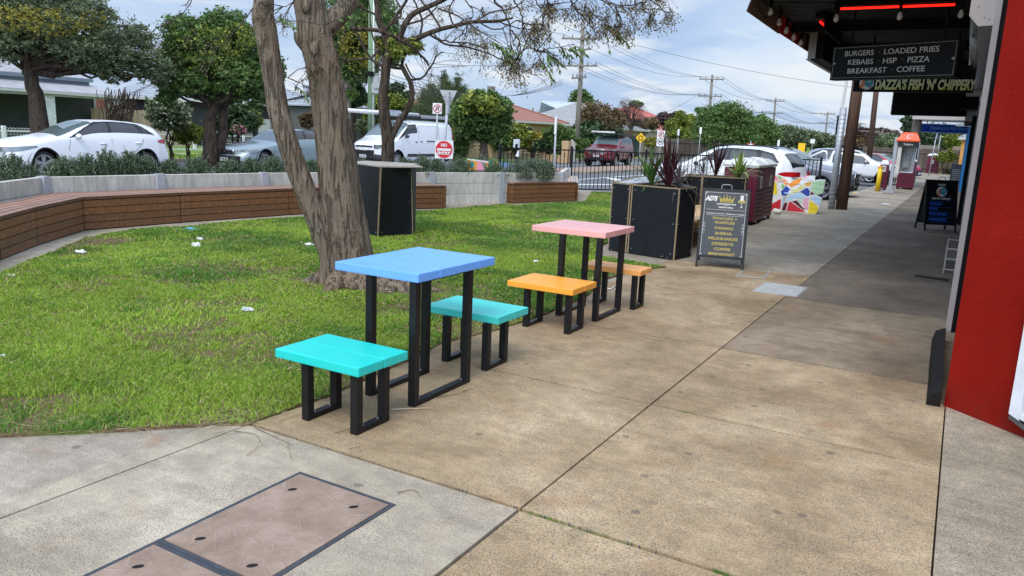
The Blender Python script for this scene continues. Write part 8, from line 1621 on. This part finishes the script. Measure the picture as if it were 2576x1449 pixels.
    if plate:
        mb = MB(); o = root @ Vector((X + .001, -.155, pz - .038)); e = root @ Vector((X + .001, .155, pz - .038)); xd = (e - o); letters(mb, plate, o, xd, (0, 0, 1), xd.length, .075 * scale, off=.001, bold=.02); mb.build('plate_lettering', BLK, pl)
    mb = MB(); TM(mb); Xr = -L / 2 - .045; mb.bbox((Xr, -.186, .78), (Xr + .02, .186, .90)); mb.build('number_plate', PLATEM, t)
    for (y, z) in S.get('fogs', []):
        for sg in (-1, 1): mb = MB(); TM(mb); X = bend(0, y, 0)[0] - .02; mb.smooth = True; mb.sphere((X, sg * y, z), .06, 12, 8, (.5, 1, .8)); mb.build('fog_lamp', HLAMP, t)
    # mirrors, door lines, handles
    mx, mz = S['mirror']
    for sg in (-1, 1):
        mb = MB(); TM(mb); mb.smooth = True; y = sg * (interp(wid, mx) * .97 + .10); mb.sphere((L / 2 - mx, y, mz), .10, 12, 8, (.62, 1.05, .68)); m_ = mb.build('wing_mirror', S.get('mirm', paint), t); mb = MB(); TM(mb); mb.box((L / 2 - mx - .01, sg * (interp(wid, mx) * .93), mz - .045), (.07, .12, .03)); mb.build('mirror_arm', TRIMK, m_)
    mb = MB(); TM(mb)
    for sg in (-1, 1):
        for poly in S['doors']: mb.tube([side(x, z, sg) for x, z in poly], .005, 4, caps=False)
    mb.build('door_gap', DARK, t)
    for sg in (-1, 1):
        for hx, hz in S['handles']: mb = MB(); TM(mb); p = side(hx, hz, sg, .012); mb.smooth = True; mb.sphere(p, .09, 10, 6, (1, .2, .22)); mb.build('door_handle', S.get('hanm', paint), t)
    return t, root
AR = R
hatch = dict(L=4.34, top=[(0, .68), (.04, .77), (.15, .85), (.6, .94), (1.0, 1.0), (1.22, 1.045), (1.45, 1.13), (1.8, 1.29), (2.1, 1.40), (2.35, 1.44), (2.8, 1.455), (3.3, 1.43), (3.7, 1.38), (3.92, 1.32), (4.1, 1.16), (4.24, .99), (4.31, .85), (4.34, .62)], belt=[(0, .52), (.2, .66), (.6, .80), (1.2, .92), (2.0, .95), (3.0, .985), (3.7, 1.02), (4.0, 1.0), (4.2, .92), (4.34, .55)], bot=[(0, .30), (.25, .20), (3.9, .22), (4.34, .36)], wid=[(0, .74), (.2, .82), (.6, .875), (1.2, .8975), (3.5, .8975), (4.0, .87), (4.34, .78)], wheels=(.89, 3.54), wr=.32, rim=.225, spokes=5, twin=True, spw=.07,
    win=[[(1.62, 1.0), (1.95, 1.20), (2.25, 1.345), (2.45, 1.375), (2.56, 1.375), (2.56, 1.0)], [(2.64, 1.0), (2.64, 1.378), (3.0, 1.375), (3.28, 1.34), (3.5, 1.05), (3.42, 1.0)], [(3.42, 1.30), (3.72, 1.10), (3.66, 1.06), (3.55, 1.05)]], trimwin=[[(1.50, .965), (1.95, 1.24), (2.25, 1.395), (2.6, 1.415), (3.05, 1.41), (3.4, 1.37), (3.86, 1.10), (3.8, 1.03), (3.4, .968)]],
    ws=(1.27, 2.18, .07), rw=(3.95, 4.22, .12), lamps=[('headlight', .02, .62, .60, .72, .46, .14), ('taillight', 3.98, 4.4, .86, .99, .52, 0)], grille=[('grille', .48, .44, .62, 5, None, .0, .1), ('lower_intake', .55, .26, .36, 2, None, -.01, 0)], plate_z=.40, mirror=(1.72, 1.02), doors=[[(1.55, .93), (1.50, .70), (1.56, .30)], [(2.60, .97), (2.62, .60), (2.55, .26)], [(3.48, 1.0), (3.42, .85), (3.2, .62), (3.14, .40)], [(1.5, .255), (3.1, .26)]], handles=[(2.36, .84), (3.30, .87)])
PW = carpaint('paint_white', (.78, .80, .83)); PSIL = carpaint('paint_silver_green', (.33, .40, .42), .45, .32); PMAR = carpaint('paint_maroon', (.16, .012, .022), .3, .3); PGREY = carpaint('paint_grey', (.17, .18, .22), .6, .3); PPEARL = carpaint('paint_pearl', (.74, .76, .78)); PSTEEL = carpaint('paint_steel', (.35, .38, .42), .6, .3); PREDW = carpaint('paint_red', (.55, .03, .05))
def hd(dx, dy): return math.atan2(dy, dx)
vehicle('hatchback_car', 'white five door hatchback parked across the road at the far left', 'car', (-21.5, 12.95, -.02), -1.686, hatch, PW, 1.04)
sedan = dict(L=4.95, top=[(0, .55), (.05, .66), (.3, .78), (.9, .90), (1.35, .97), (1.55, 1.02), (1.9, 1.18), (2.25, 1.34), (2.6, 1.43), (3.0, 1.46), (3.5, 1.42), (3.9, 1.30), (4.25, 1.12), (4.5, 1.06), (4.85, 1.0), (4.92, .85), (4.95, .6)], belt=[(0, .48), (.2, .62), (.8, .78), (1.4, .88), (2.5, .93), (3.5, .96), (4.3, .98), (4.8, .92), (4.95, .55)], bot=[(0, .30), (.25, .18), (4.6, .22), (4.95, .36)], wid=[(0, .74), (.2, .84), (.6, .90), (1.2, .93), (3.8, .93), (4.5, .89), (4.95, .76)], wheels=(.92, 3.84), wr=.34, rim=.24, spokes=5, twin=True,
    win=[[(1.92, .96), (2.3, 1.22), (2.6, 1.36), (2.86, 1.39), (2.86, .96)], [(2.95, .96), (2.95, 1.39), (3.3, 1.38), (3.65, 1.28), (3.85, 1.10), (3.8, .98)]], trimwin=[[(1.85, .94), (2.6, 1.40), (3.1, 1.42), (3.6, 1.34), (3.95, 1.10), (3.88, .95)]], ws=(1.58, 2.42, .07), rw=(3.72, 4.30, .08), lamps=[('headlight', .02, .55, .56, .69, .50, .12), ('taillight', 4.6, 5, .78, .95, .5, 0)], grille=[('grille', .40, .56, .68, 6, None, .0, .3), ('lower_intake', .62, .24, .50, 3, None, -.01, 0)], chromering=[(.43, .545, .695, .0)], plate_z=.38, fogs=[(.72, .30)], mirror=(1.98, .98), doors=[[(1.85, .93), (1.80, .6), (1.9, .28)], [(2.90, .95), (2.92, .6), (2.9, .26)], [(3.8, .98), (3.6, .75), (3.45, .45)], [(1.3, .66), (1.45, .66)], [(1.3, .5), (1.3, .72)]], handles=[(2.65, .80), (3.6, .84)])
sp = G(600, 428, -.12)
vehicle('sedan_car', 'grey green sedan parked behind the shrubs, partly hidden by the leaning trunk', 'car', (-21.48, 20.31, -.02), -1.551, sedan, PSIL, .99, plate='1UW 5FJ', badge=(.62, .0))
van = dict(L=4.97, top=[(0, .88), (.05, .98), (.25, 1.08), (.7, 1.20), (.95, 1.30), (1.3, 1.58), (1.65, 1.84), (1.95, 1.95), (2.4, 1.99), (3.5, 2.0), (4.7, 1.98), (4.9, 1.90), (4.97, 1.2)], belt=[(0, .80), (.3, .98), (.8, 1.12), (1.2, 1.18), (2.2, 1.22), (4.8, 1.22), (4.97, .9)], bot=[(0, .32), (.25, .22), (4.7, .26), (4.97, .4)], wid=[(0, .80), (.15, .89), (.5, .96), (1.0, .99), (4.6, .99), (4.97, .95)], wheels=(.95, 3.88), wr=.345, rim=.22, spokes=8, tumble=.12, nose=.32, tail=.06,
    win=[[(1.22, 1.22), (1.55, 1.52), (1.82, 1.74), (2.18, 1.78), (2.22, 1.60), (2.20, 1.30), (2.10, 1.22)]], trimwin=[[(1.02, 1.18), (1.50, 1.56), (1.80, 1.80), (2.24, 1.83), (2.28, 1.60), (2.26, 1.26), (2.14, 1.17)]], ws=(.96, 1.80, .06), lamps=[('headlight', .02, .62, .80, .95, .52, .30), ('taillight', 4.86, 5.1, .9, 1.5, .85, 0)], grille=[('upper_grille', .45, .83, .90, 2, None, .0, .3), ('grille', .52, .56, .72, 4, None, -.01, .1), ('lower_intake', .45, .30, .40, 2, None, -.01, 0)], clad=[(0, .56), (.8, .52), (1.0, .4), (1.3, 0), (4.3, 0), (4.5, .6), (4.97, .62)], plate_z=.47, mirror=(1.48, 1.32), mirm=TRIMK, hanm=TRIMK, badgem=plain('badge_blue', (.08, .10, .16), .3), doors=[[(1.30, 1.16), (1.28, .8), (1.42, .4)], [(2.34, 1.75), (2.36, 1.2), (2.34, .3)], [(2.36, 1.78), (3.75, 1.78), (3.78, 1.2), (3.74, .75)], [(4.55, 1.80), (4.55, .5)]], handles=[(2.18, 1.10), (2.52, 1.12)])
vt, vr = vehicle('delivery_van', 'white panel van with a roof rack and white tube, parked beyond the garden bed', 'van', (-21.13, 27.06, -.02), -1.605, van, PW, .996, plate='1GS 7ZH', badge=(.865, .03))
mb = MB(); mb.T = vr
for sg in (-1, 1): mb.bbox((-2.1, sg * .78 - .02, 2.06), (1.0, sg * .78 + .02, 2.16)); mb.bbox((-2.1, sg * .80 - .015, 2.0), (-2.0, sg * .80 + .015, 2.06)); mb.bbox((.8, sg * .80 - .015, 1.95), (.9, sg * .80 + .015, 2.06))
for k in range(6): mb.bbox((-2.1 + .6 * k, -.78, 2.07), (-2.05 + .6 * k, .78, 2.11))
mb.build('roof_rack', TRIMK, vt)
mb = MB(); mb.T = vr; mb.bbox((-2.0, .40, 2.16), (.9, .44, 2.24)); mb.bbox((-2.0, .70, 2.16), (.9, .74, 2.24))
for k in range(9): mb.bbox((-1.9 + .34 * k, .44, 2.19), (-1.86 + .34 * k, .70, 2.22))
mb.build('ladder', ALU, vt)
mb = MB(); mb.T = vr; mb.bbox((-1.9, .80, 2.10), (-.2, .83, 2.24)); mb.build('ladder_crate', GALVP, vt)
mb = MB(); mb.T = vr; mb.smooth = True; mb.tube([(3.2, -.50, 2.26), (-1.6, -.50, 2.26)], .085, 14); mb.tube([(3.22, -.50, 2.26), (3.30, -.50, 2.26)], .06, 12); mb.build('pipe_carrier', WHITEP, vt); mb = MB(); mb.T = vr; mb.bbox((.3, -.3, 2.14), (1.2, .1, 2.38)); mb.build('rack_box', plain('box_foil', (.6, .64, .68), .3, .4), vt)
mb = MB(); mb.T = vr
for sg in (-1, 1): mb.bbox((-1.2, sg * .995 - .012, .48), (.9, sg * .995 + .012, .60))
mb.build('side_moulding', PLAST, vt); mb = MB(); mb.T = vr; mb.bbox((-1.3, .985, 1.12), (-.4, .998, 1.16)); mb.build('door_track', TRIMK, vt)
suv = dict(L=4.95, top=[(0, .95), (.05, 1.05), (.3, 1.14), (.9, 1.20), (1.35, 1.24), (1.55, 1.34), (1.85, 1.62), (2.1, 1.80), (2.4, 1.86), (3.2, 1.88), (4.2, 1.86), (4.6, 1.80), (4.8, 1.55), (4.9, 1.25), (4.95, .9)], belt=[(0, .86), (.3, 1.04), (1.3, 1.12), (2.4, 1.15), (4.6, 1.18), (4.95, .85)], bot=[(0, .48), (.3, .36), (4.6, .40), (4.95, .55)], wid=[(0, .82), (.15, .90), (.5, .96), (1.2, .985), (4.3, .985), (4.95, .90)], wheels=(.90, 3.75), wr=.40, rim=.25, spokes=5, twin=True, tw=.28, tumble=.26, gap=.07, nose=.22,
    win=[[(1.82, 1.20), (2.05, 1.52), (2.3, 1.72), (2.62, 1.76), (2.62, 1.20)], [(2.70, 1.20), (2.70, 1.76), (3.5, 1.76), (3.5, 1.22)], [(3.6, 1.22), (3.6, 1.75), (4.3, 1.70), (4.5, 1.40), (4.45, 1.24)]], trimwin=[[(1.75, 1.17), (2.3, 1.78), (4.35, 1.78), (4.6, 1.4), (4.55, 1.18)]], ws=(1.57, 2.16, .08), rw=(4.55, 4.86, .12), lamps=[('headlight', .02, .52, .92, 1.06, .52, .05), ('taillight', 4.75, 5, 1.0, 1.3, .6, 0)], grille=[('grille', .50, .80, 1.03, 4, CHROME, .0, .1), ('lower_intake', .50, .44, .58, 2, None, -.01, 0)], chromering=[(.54, .78, 1.05, .01)], plate_z=.66, fogs=[(.78, .62)], mirror=(1.95, 1.24), doors=[[(1.78, 1.14), (1.72, .8), (1.8, .45)], [(2.66, 1.18), (2.66, .45)], [(3.55, 1.18), (3.5, .9), (3.3, .6)]], handles=[(2.45, 1.05), (3.3, 1.07)])
lt, lr = vehicle('four_wheel_drive', 'maroon four wheel drive with a roof rack driving towards us on the main road', 'car', (-17.8, 42.0, -.02), -1.495, suv, PMAR, .907, plate='1ZN 1BN', badge=(.92, .0))
mb = MB(); mb.T = lr; mb.bbox((-1.8, -.72, 1.99), (.9, .72, 2.03))
for k in range(8): mb.bbox((-1.8 + .38 * k, -.74, 2.035), (-1.74 + .38 * k, .74, 2.06))
for sg in (-1, 1):
    mb.bbox((-1.85, sg * .74 - .02, 1.96), (.95, sg * .74 + .02, 2.04))
    for x in (-1.5, -.4, .6): mb.bbox((x, sg * .76 - .015, 1.80), (x + .06, sg * .76 + .015, 1.98))
mb.tube([(-1.8, -.70, 2.04), (-1.8, -.70, 2.18), (-.5, -.70, 2.18), (-.5, -.70, 2.04)], .015, 5); mb.tube([(-1.8, .70, 2.04), (-1.8, .70, 2.18), (-.5, .70, 2.18), (-.5, .70, 2.04)], .015, 5); mb.build('roof_rack', TRIMK, lt)
mb = MB(); mb.T = lr; mb.smooth = True; mb.tube([(.3, -1.0, 2.08), (.3, .35, 2.08)], .085, 12); mb.tube([(-1.0, -.86, 2.10), (1.1, -.86, 2.10)], .07, 10); mb.build('rolled_awning', plain('awning_pale', (.5, .5, .48), .6), lt)
wagon = dict(L=5.06, top=[(0, .80), (.05, .90), (.3, 1.0), (1.0, 1.08), (1.4, 1.13), (1.7, 1.26), (2.1, 1.50), (2.45, 1.65), (2.9, 1.71), (3.6, 1.71), (4.3, 1.66), (4.65, 1.58), (4.85, 1.36), (4.98, 1.12), (5.04, .95), (5.06, .7)], belt=[(0, .70), (.3, .88), (1.3, 1.0), (2.4, 1.04), (3.8, 1.10), (4.7, 1.10), (5.06, .70)], bot=[(0, .34), (.3, .26), (4.7, .30), (5.06, .45)], wid=[(0, .80), (.15, .88), (.6, .95), (1.2, .98), (4.0, .98), (4.7, .93), (5.06, .80)], wheels=(.98, 3.91), wr=.385, rim=.27, spokes=5, twin=True, tumble=.36,
    win=[[(2.02, 1.10), (2.35, 1.38), (2.65, 1.56), (2.95, 1.60), (2.95, 1.10)], [(3.04, 1.10), (3.04, 1.60), (3.8, 1.58), (3.9, 1.40), (3.92, 1.14)], [(4.0, 1.15), (4.0, 1.56), (4.3, 1.48), (4.55, 1.24), (4.5, 1.18)]], trimwin=[[(1.88, 1.06), (2.6, 1.60), (3.0, 1.64), (3.9, 1.62), (4.35, 1.53), (4.66, 1.24), (4.6, 1.12)]], ws=(1.45, 2.40, .08), rw=(4.66, 4.95, .10), lamps=[('headlight', .02, .6, .78, .90, .52, .1), ('taillight', 4.62, 5.2, .88, 1.02, .42, 0)], grille=[('grille', .50, .50, .86, 5, None, .0, .1)], chromering=[(.55, .48, .90, .0)], clad=[(0, .36), (5.06, .42)], plate_z=.42, mirror=(2.05, 1.12), mirm=TRIMK, doors=[[(2.0, 1.0), (1.95, .7), (2.05, .36)], [(3.0, 1.08), (3.02, .4)], [(4.05, 1.12), (3.95, .9), (3.6, .75)]], handles=[(2.75, .96), (3.75, 1.0)])
wt_, wr_ = vehicle('crossover_car', 'white crossover wagon parked behind the black fence with its red tail light showing', 'car', (-6.34, 23.9, -.12), 3.003, wagon, PPEARL, .96)
mb = MB(); mb.T = wr_
for sg in (-1, 1): mb.smooth = True; mb.tube([(.4, sg * .68, 1.66), (.2, sg * .68, 1.73), (-1.6, sg * .67, 1.73), (-1.9, sg * .66, 1.66)], .02, 6)
mb.build('roof_rail', TRIMK, wt_)
cx5 = dict(wagon); cx5.update(L=4.6, top=[(0, .82), (.05, .92), (.3, 1.02), (.9, 1.10), (1.25, 1.15), (1.55, 1.28), (1.9, 1.50), (2.2, 1.62), (2.7, 1.67), (3.4, 1.66), (3.9, 1.60), (4.2, 1.50), (4.4, 1.20), (4.56, .95), (4.6, .7)], belt=[(0, .72), (.3, .90), (1.2, 1.02), (2.4, 1.06), (4.2, 1.10), (4.6, .70)], bot=[(0, .36), (.3, .26), (4.3, .30), (4.6, .45)], wid=[(0, .80), (.15, .86), (.6, .92), (1.2, .935), (3.8, .935), (4.6, .80)], wheels=(.92, 3.62), wr=.36,
    win=[[(1.80, 1.12), (2.1, 1.38), (2.35, 1.52), (2.62, 1.56), (2.62, 1.12)], [(2.70, 1.12), (2.70, 1.56), (3.4, 1.54), (3.6, 1.30), (3.55, 1.14)], [(3.66, 1.16), (3.62, 1.48), (3.9, 1.36), (4.0, 1.2)]], trimwin=[[(1.70, 1.08), (2.3, 1.56), (2.7, 1.60), (3.5, 1.58), (4.0, 1.40), (4.1, 1.14)]], ws=(1.30, 2.15, .08), rw=(4.1, 4.45, .10), lamps=[('headlight', .02, .5, .82, .92, .50, .08), ('taillight', 4.2, 5, .9, 1.04, .5, 0)], doors=[[(1.75, 1.0), (1.7, .7), (1.8, .36)], [(2.66, 1.1), (2.66, .4)]], handles=[(2.4, .96), (3.3, 1.0)], mirror=(1.85, 1.14), grille=[('grille', .50, .50, .88, 6, None, .0, .1), ('lower_intake', .7, .36, .46, 1, None, -.01, 0)], clad=[(0, .50), (.5, .48), (4.6, .50)])
vehicle('crossover_car', 'dark grey crossover nosed in towards the footpath behind the timber pole', 'car', (-5.21, 28.04, -.12), -.079, cx5, PGREY, .99, badge=(.72, .0))
ute = dict(L=5.3, top=[(0, .98), (.05, 1.06), (.3, 1.14), (1.0, 1.18), (1.35, 1.22), (1.6, 1.36), (1.95, 1.62), (2.2, 1.74), (2.6, 1.79), (3.3, 1.78), (3.52, 1.66), (3.62, 1.30), (3.66, 1.14), (5.2, 1.12), (5.28, 1.0), (5.3, .8)], belt=[(0, .88), (.3, 1.04), (1.3, 1.10), (5.2, 1.10), (5.3, .8)], bot=[(0, .52), (.3, .42), (5.0, .46), (5.3, .6)], wid=[(0, .80), (.15, .87), (.5, .91), (1.2, .925), (5.0, .925), (5.3, .90)], wheels=(.95, 4.04), wr=.395, rim=.22, spokes=6, tumble=.26, gap=.09, tw=.27,
    win=[[(1.85, 1.17), (2.1, 1.48), (2.35, 1.66), (2.62, 1.69), (2.62, 1.17)], [(2.72, 1.17), (2.72, 1.69), (3.3, 1.68), (3.42, 1.40), (3.42, 1.17)]], trimwin=[[(1.75, 1.14), (2.3, 1.70), (2.7, 1.73), (3.38, 1.72), (3.5, 1.4), (3.5, 1.14)]], ws=(1.62, 2.24, .08), lamps=[('headlight', .02, .5, .94, 1.06, .52, .03), ('taillight', 5.1, 5.5, .8, 1.05, .8, 0)], grille=[('grille', .48, .72, 1.0, 3, None, .0, .05)], plate_z=.62, mirror=(1.95, 1.22), mirm=CHROME, doors=[[(1.8, 1.12), (1.76, .8), (1.86, .5)], [(2.68, 1.14), (2.68, .5)], [(3.5, 1.12), (3.4, .8), (3.3, .5)]], handles=[(2.45, 1.04), (3.25, 1.06)], rimmat=RIMD)
ut, ur = vehicle('utility_truck', 'white dual cab ute with a snorkel and chrome sports bar beyond the timber pole', 'car', (-4.7, 39.9, -.12), .16, ute, PPEARL, .92)
mb = MB(); mb.T = ur; mb.smooth = True
for sg in (-1, 1): mb.tube([(-1.05, sg * .72, 1.12), (-1.15, sg * .66, 1.62), (-1.3, sg * .62, 1.66), (-2.2, sg * .74, 1.18)], .04, 8)
mb.tube([(-1.15, -.62, 1.64), (-1.15, .62, 1.64)], .035, 8); mb.build('sports_bar', CHROME, ut)
mb = MB(); mb.T = ur; mb.smooth = True; mb.tube([(1.25, .88, 1.08), (.95, .86, 1.25), (.45, .78, 1.80)], .04, 8); mb.sphere((.47, .77, 1.86), .09, 10, 6, (1.1, .8, .8)); mb.sphere((.55, .77, 1.88), .06, 8, 5); mb.build('snorkel', TRIMK, ut)
vehicle('crossover_car', 'steel blue crossover behind the ute bonnet', 'car', (-5.3, 44.6, -.12), hd(1, -.16), cx5, PSTEEL, 1.0)
rc = vehicle('hatchback_car', 'red and white car seen through the phone booth glass', 'car', (-4.3, 52.5, -.12), hd(1, -.36), hatch, PREDW, 1.0)
vehicle('sedan_car', 'small white car far off above the dark crossover roof', 'car', (-13.0, 66, -.12), hd(.35, -1), sedan, PW, .95)
vehicle('hatchback_car', 'distant white car on the main road left of the small white sedan', 'car', (-19.3, 92, -.02), hd(.1, -1), hatch, PPEARL, 1.0)
# ------------------------------------------------------------ litter and small things
def crumple(name, label, px, py, s, mat, flat=.5, cat='litter', n=14):
    c = G(px, py, .02); bm = bmesh.new(); bmesh.ops.create_icosphere(bm, subdivisions=3, radius=s)
    sd_ = random.uniform(0, 99)
    for v in bm.verts:
        k = 1 + .45 * math.sin(v.co.x / s * 4 + sd_) * math.cos(v.co.y / s * 5 + sd_) + random.gauss(0, .13); v.co = Vector((v.co.x * k * 1.25, v.co.y * k * .8, abs(v.co.z) * k * flat)) + Vector((c.x, c.y, .02))
    mb = MB(); mb.bm(bm); return tag(mb.build(name, mat), label, cat)
PAPER = plain('litter_white', (.66, .67, .68), .7, 0, .12, 30); MASK = plain('litter_blue', (.12, .42, .70), .7, 0, .12, 20)
for px, py, s, m_, fl, lb in ((480, 577, .085, MASK, .25, 'flat light blue face mask dropped on the grass by the bench'), (205, 635, .055, PAPER, .5, 'crumpled white tissue on the bare soil at the far left'), (493, 620, .05, PAPER, .9, 'upright crumpled white paper in the middle of the lawn'), (502, 602, .035, PAPER, .7, 'small scrap of white paper just behind the upright one'), (779, 616, .05, PAPER, .45, 'white crumpled paper left of the twin trunks'), (621, 780, .045, plain('litter_clear', (.50, .55, .52), .3, 0, .15, 30), .5, 'pale translucent wrapper on the grass left of the blue table'), (1349, 659, .035, PAPER, .5, 'white and yellow wrapper on the grass behind the orange stool'), (2229, 514, .08, PAPER, .3, 'small pale rubbish scrap far along the footpath'), (2, 898, .03, PAPER, .5, 'white scrap at the left edge of the lawn'), (24, 693, .05, plain('dry_leaf_pale', (.40, .42, .28), .7), .2, 'pale fallen leaf at the left end of the lawn'), (2128, 470, .0, None, 0, '')):
    if m_: crumple('litter_scrap', lb, px, py, s, m_, fl)
# sticks, straw and fallen stems on the path edge
def stick(name, label, pts, r, mat, cat='twig', group=None):
    mb = MB(); C = [G(px, py, .008) for px, py in pts]; P = []
    for i in range(len(C) - 1):
        a, b, c, d = C[max(i - 1, 0)], C[i], C[i + 1], C[min(i + 2, len(C) - 1)]
        for j in range(6): q = j / 6; P.append(.5 * ((2 * b) + (c - a) * q + (2 * a - 5 * b + 4 * c - d) * q * q + (3 * b - a - 3 * c + d) * q ** 3))
    P.append(C[-1]); mb.tube(P, [r * (1 - .6 * i / (len(P) - 1)) for i in range(len(P))], 5); tag(mb.build(name, mat), label, cat, group)
STRAWM = plain('straw_stem', (.33, .24, .13), .8, 0, .25, 8); TWM = plain('twig_brown', (.13, .08, .045), .85, 0, .3, 9)
stick('straw_stem', 'pale straight straw lying in front of the blue table leg', [(985, 1030), (1030, 1028), (1085, 1026)], .004, plain('straw_pale', (.50, .42, .28), .7))
stick('twig', 'dark twig lying on the lawn left of the blue table', [(694, 812), (725, 810), (768, 805)], .006, TWM)
stick('white_cord', 'loose white cord tangled under the pink table', [(1520, 722), (1536, 727), (1545, 721), (1560, 716), (1548, 727), (1538, 737)], .008, WHITEP, 'cord')
stick('twig', 'short brown twig on the path right of the blue table leg', [(1165, 982), (1190, 975)], .005, STRAWM)
for i, pts in enumerate(([(640, 1075), (690, 1098), (735, 1118)], [(722, 1110), (728, 1138), (735, 1160)], [(610, 1035), (650, 1060), (668, 1080)], [(590, 1085), (640, 1092), (660, 1120)], [(540, 1050), (600, 1068), (650, 1062)], [(700, 1010), (740, 1000), (770, 1020)], [(840, 1090), (880, 1078), (930, 1062)], [(700, 1060), (760, 1040), (800, 1036)], [(620, 1145), (640, 1130), (652, 1118)], [(1100, 1000), (1140, 992), (1175, 985)], [(880, 1128), (900, 1122), (935, 1118)], [(1310, 768), (1330, 776), (1345, 790)], [(1000, 1240), (1040, 1232), (1060, 1250)], [(860, 1060), (840, 1045), (870, 1035)])):
    stick('fallen_stem', 'dry curved stem fallen at the lawn edge near the turquoise stool, one of several', pts, .0022, STRAWM if i % 3 else TWM, 'stem', 'dry stems along the lawn edge')
# straw litter along the border as one mass
V = []; F = []
for _ in range(1500):
    if random.random() < .75: x, y = random.gauss(-3.24, .10), random.uniform(2.5, 8.0)
    else: s = random.random(); x, y = -3.2 - 1.6 * s + random.gauss(0, .08), 2.68 - 1.35 * s + random.gauss(0, .08)
    a = random.uniform(0, 3.14); L = random.uniform(.02, .09); w = random.uniform(.001, .0022); z = .014 + random.random() * .012; b = len(V); dx, dy = math.cos(a) * L, math.sin(a) * L
    V += [(x - dx, y - dy, z), (x + w, y - w, z + .003), (x + dx, y + dy, z), (x - w, y + w, z + .003)]; F.append((b, b + 1, b + 2, b + 3))
tag(fast_mesh('dry_straw', V, F, GR[2]), 'scattered dry straw and clippings along the lawn edge', 'straw', kind='stuff')
V = []; F = []
for _ in range(420):
    r = random.random()
    if r < .5: x, y = tb[0] + random.gauss(0, .8), tb[1] + random.gauss(0, .6)
    else: x, y = random.uniform(-9, -3.2), random.uniform(2.8, 14)
    a = random.uniform(0, 6.28); L = random.uniform(.012, .03); z = .03 + random.random() * .015; b = len(V); dx, dy = math.cos(a) * L, math.sin(a) * L
    V += [(x - dx, y - dy, z), (x + dy * .4, y - dx * .4, z + .008), (x + dx, y + dy, z), (x - dy * .4, y + dx * .4, z + .008)]; F.append((b, b + 1, b + 2, b + 3))
tag(fast_mesh('fallen_leaves', V, F, leafmat('dead_leaf', [(0, (.16, .09, .04)), (.6, (.36, .24, .12)), (1, (.55, .45, .30))], .8, 0)), 'tiny dead leaves scattered over the lawn', 'leaves', kind='stuff')
# moss and weeds in the slab joints
V = []; F = []
for (ax, ay, bx_, by_, n) in ((-1.43, 2.728, -1.28, 2.73, 60), (-1.27, 2.73, -.95, 2.728, 50), (-.62, 2.728, -.56, 2.73, 60), (-1.28, 4.372, -1.2, 4.372, 40)):
    for _ in range(n):
        s = random.random(); x = ax + (bx_ - ax) * s; y = ay + random.gauss(0, .004); h = random.uniform(.004, .016); a = random.uniform(0, 6.28); b = len(V); V += [(x - .0015, y, -.01), (x + .0015, y, -.01), (x + math.cos(a) * .008, y + math.sin(a) * .008, h)]; F.append((b, b + 1, b + 2))
tag(fast_mesh('joint_weeds', V, F, GR[1]), 'small tufts of green weed growing in the footpath joints', 'weeds', kind='stuff')
# ------------------------------------------------------------ shared group names for repeats that do not carry one yet
GN = dict(garden_shrub='shrubs in the front gardens across the road', paling_fence='timber paling fences in the distance', sandwich_board='sandwich boards on the footpath', hanging_sign='signs hanging under the awnings', light_tube='red light tubes under the awning', pit_lid='lids set in the footpath', litter_scrap='litter scattered about the lawn and path', sign_post='sign posts along the roads', street_bench='brightly painted street seats', hatchback_car='cars in the street', sedan_car='cars in the street', crossover_car='cars in the street', leafy_tree='trees beyond the main road', round_tree='trees beyond the main road', brown_leaf_tree='trees beyond the main road', tall_gum_tree='trees beyond the main road', power_pole='power poles in the street', power_line='overhead power lines', twig='twigs lying about', no_u_turn_sign='no U-turn signs', awning='shop awnings')
for o in list(bpy.data.objects):
    if o.parent is None and o.get('label') and not o.get('group'):
        g = GN.get(o.name.split('.')[0])
        if g: o['group'] = g
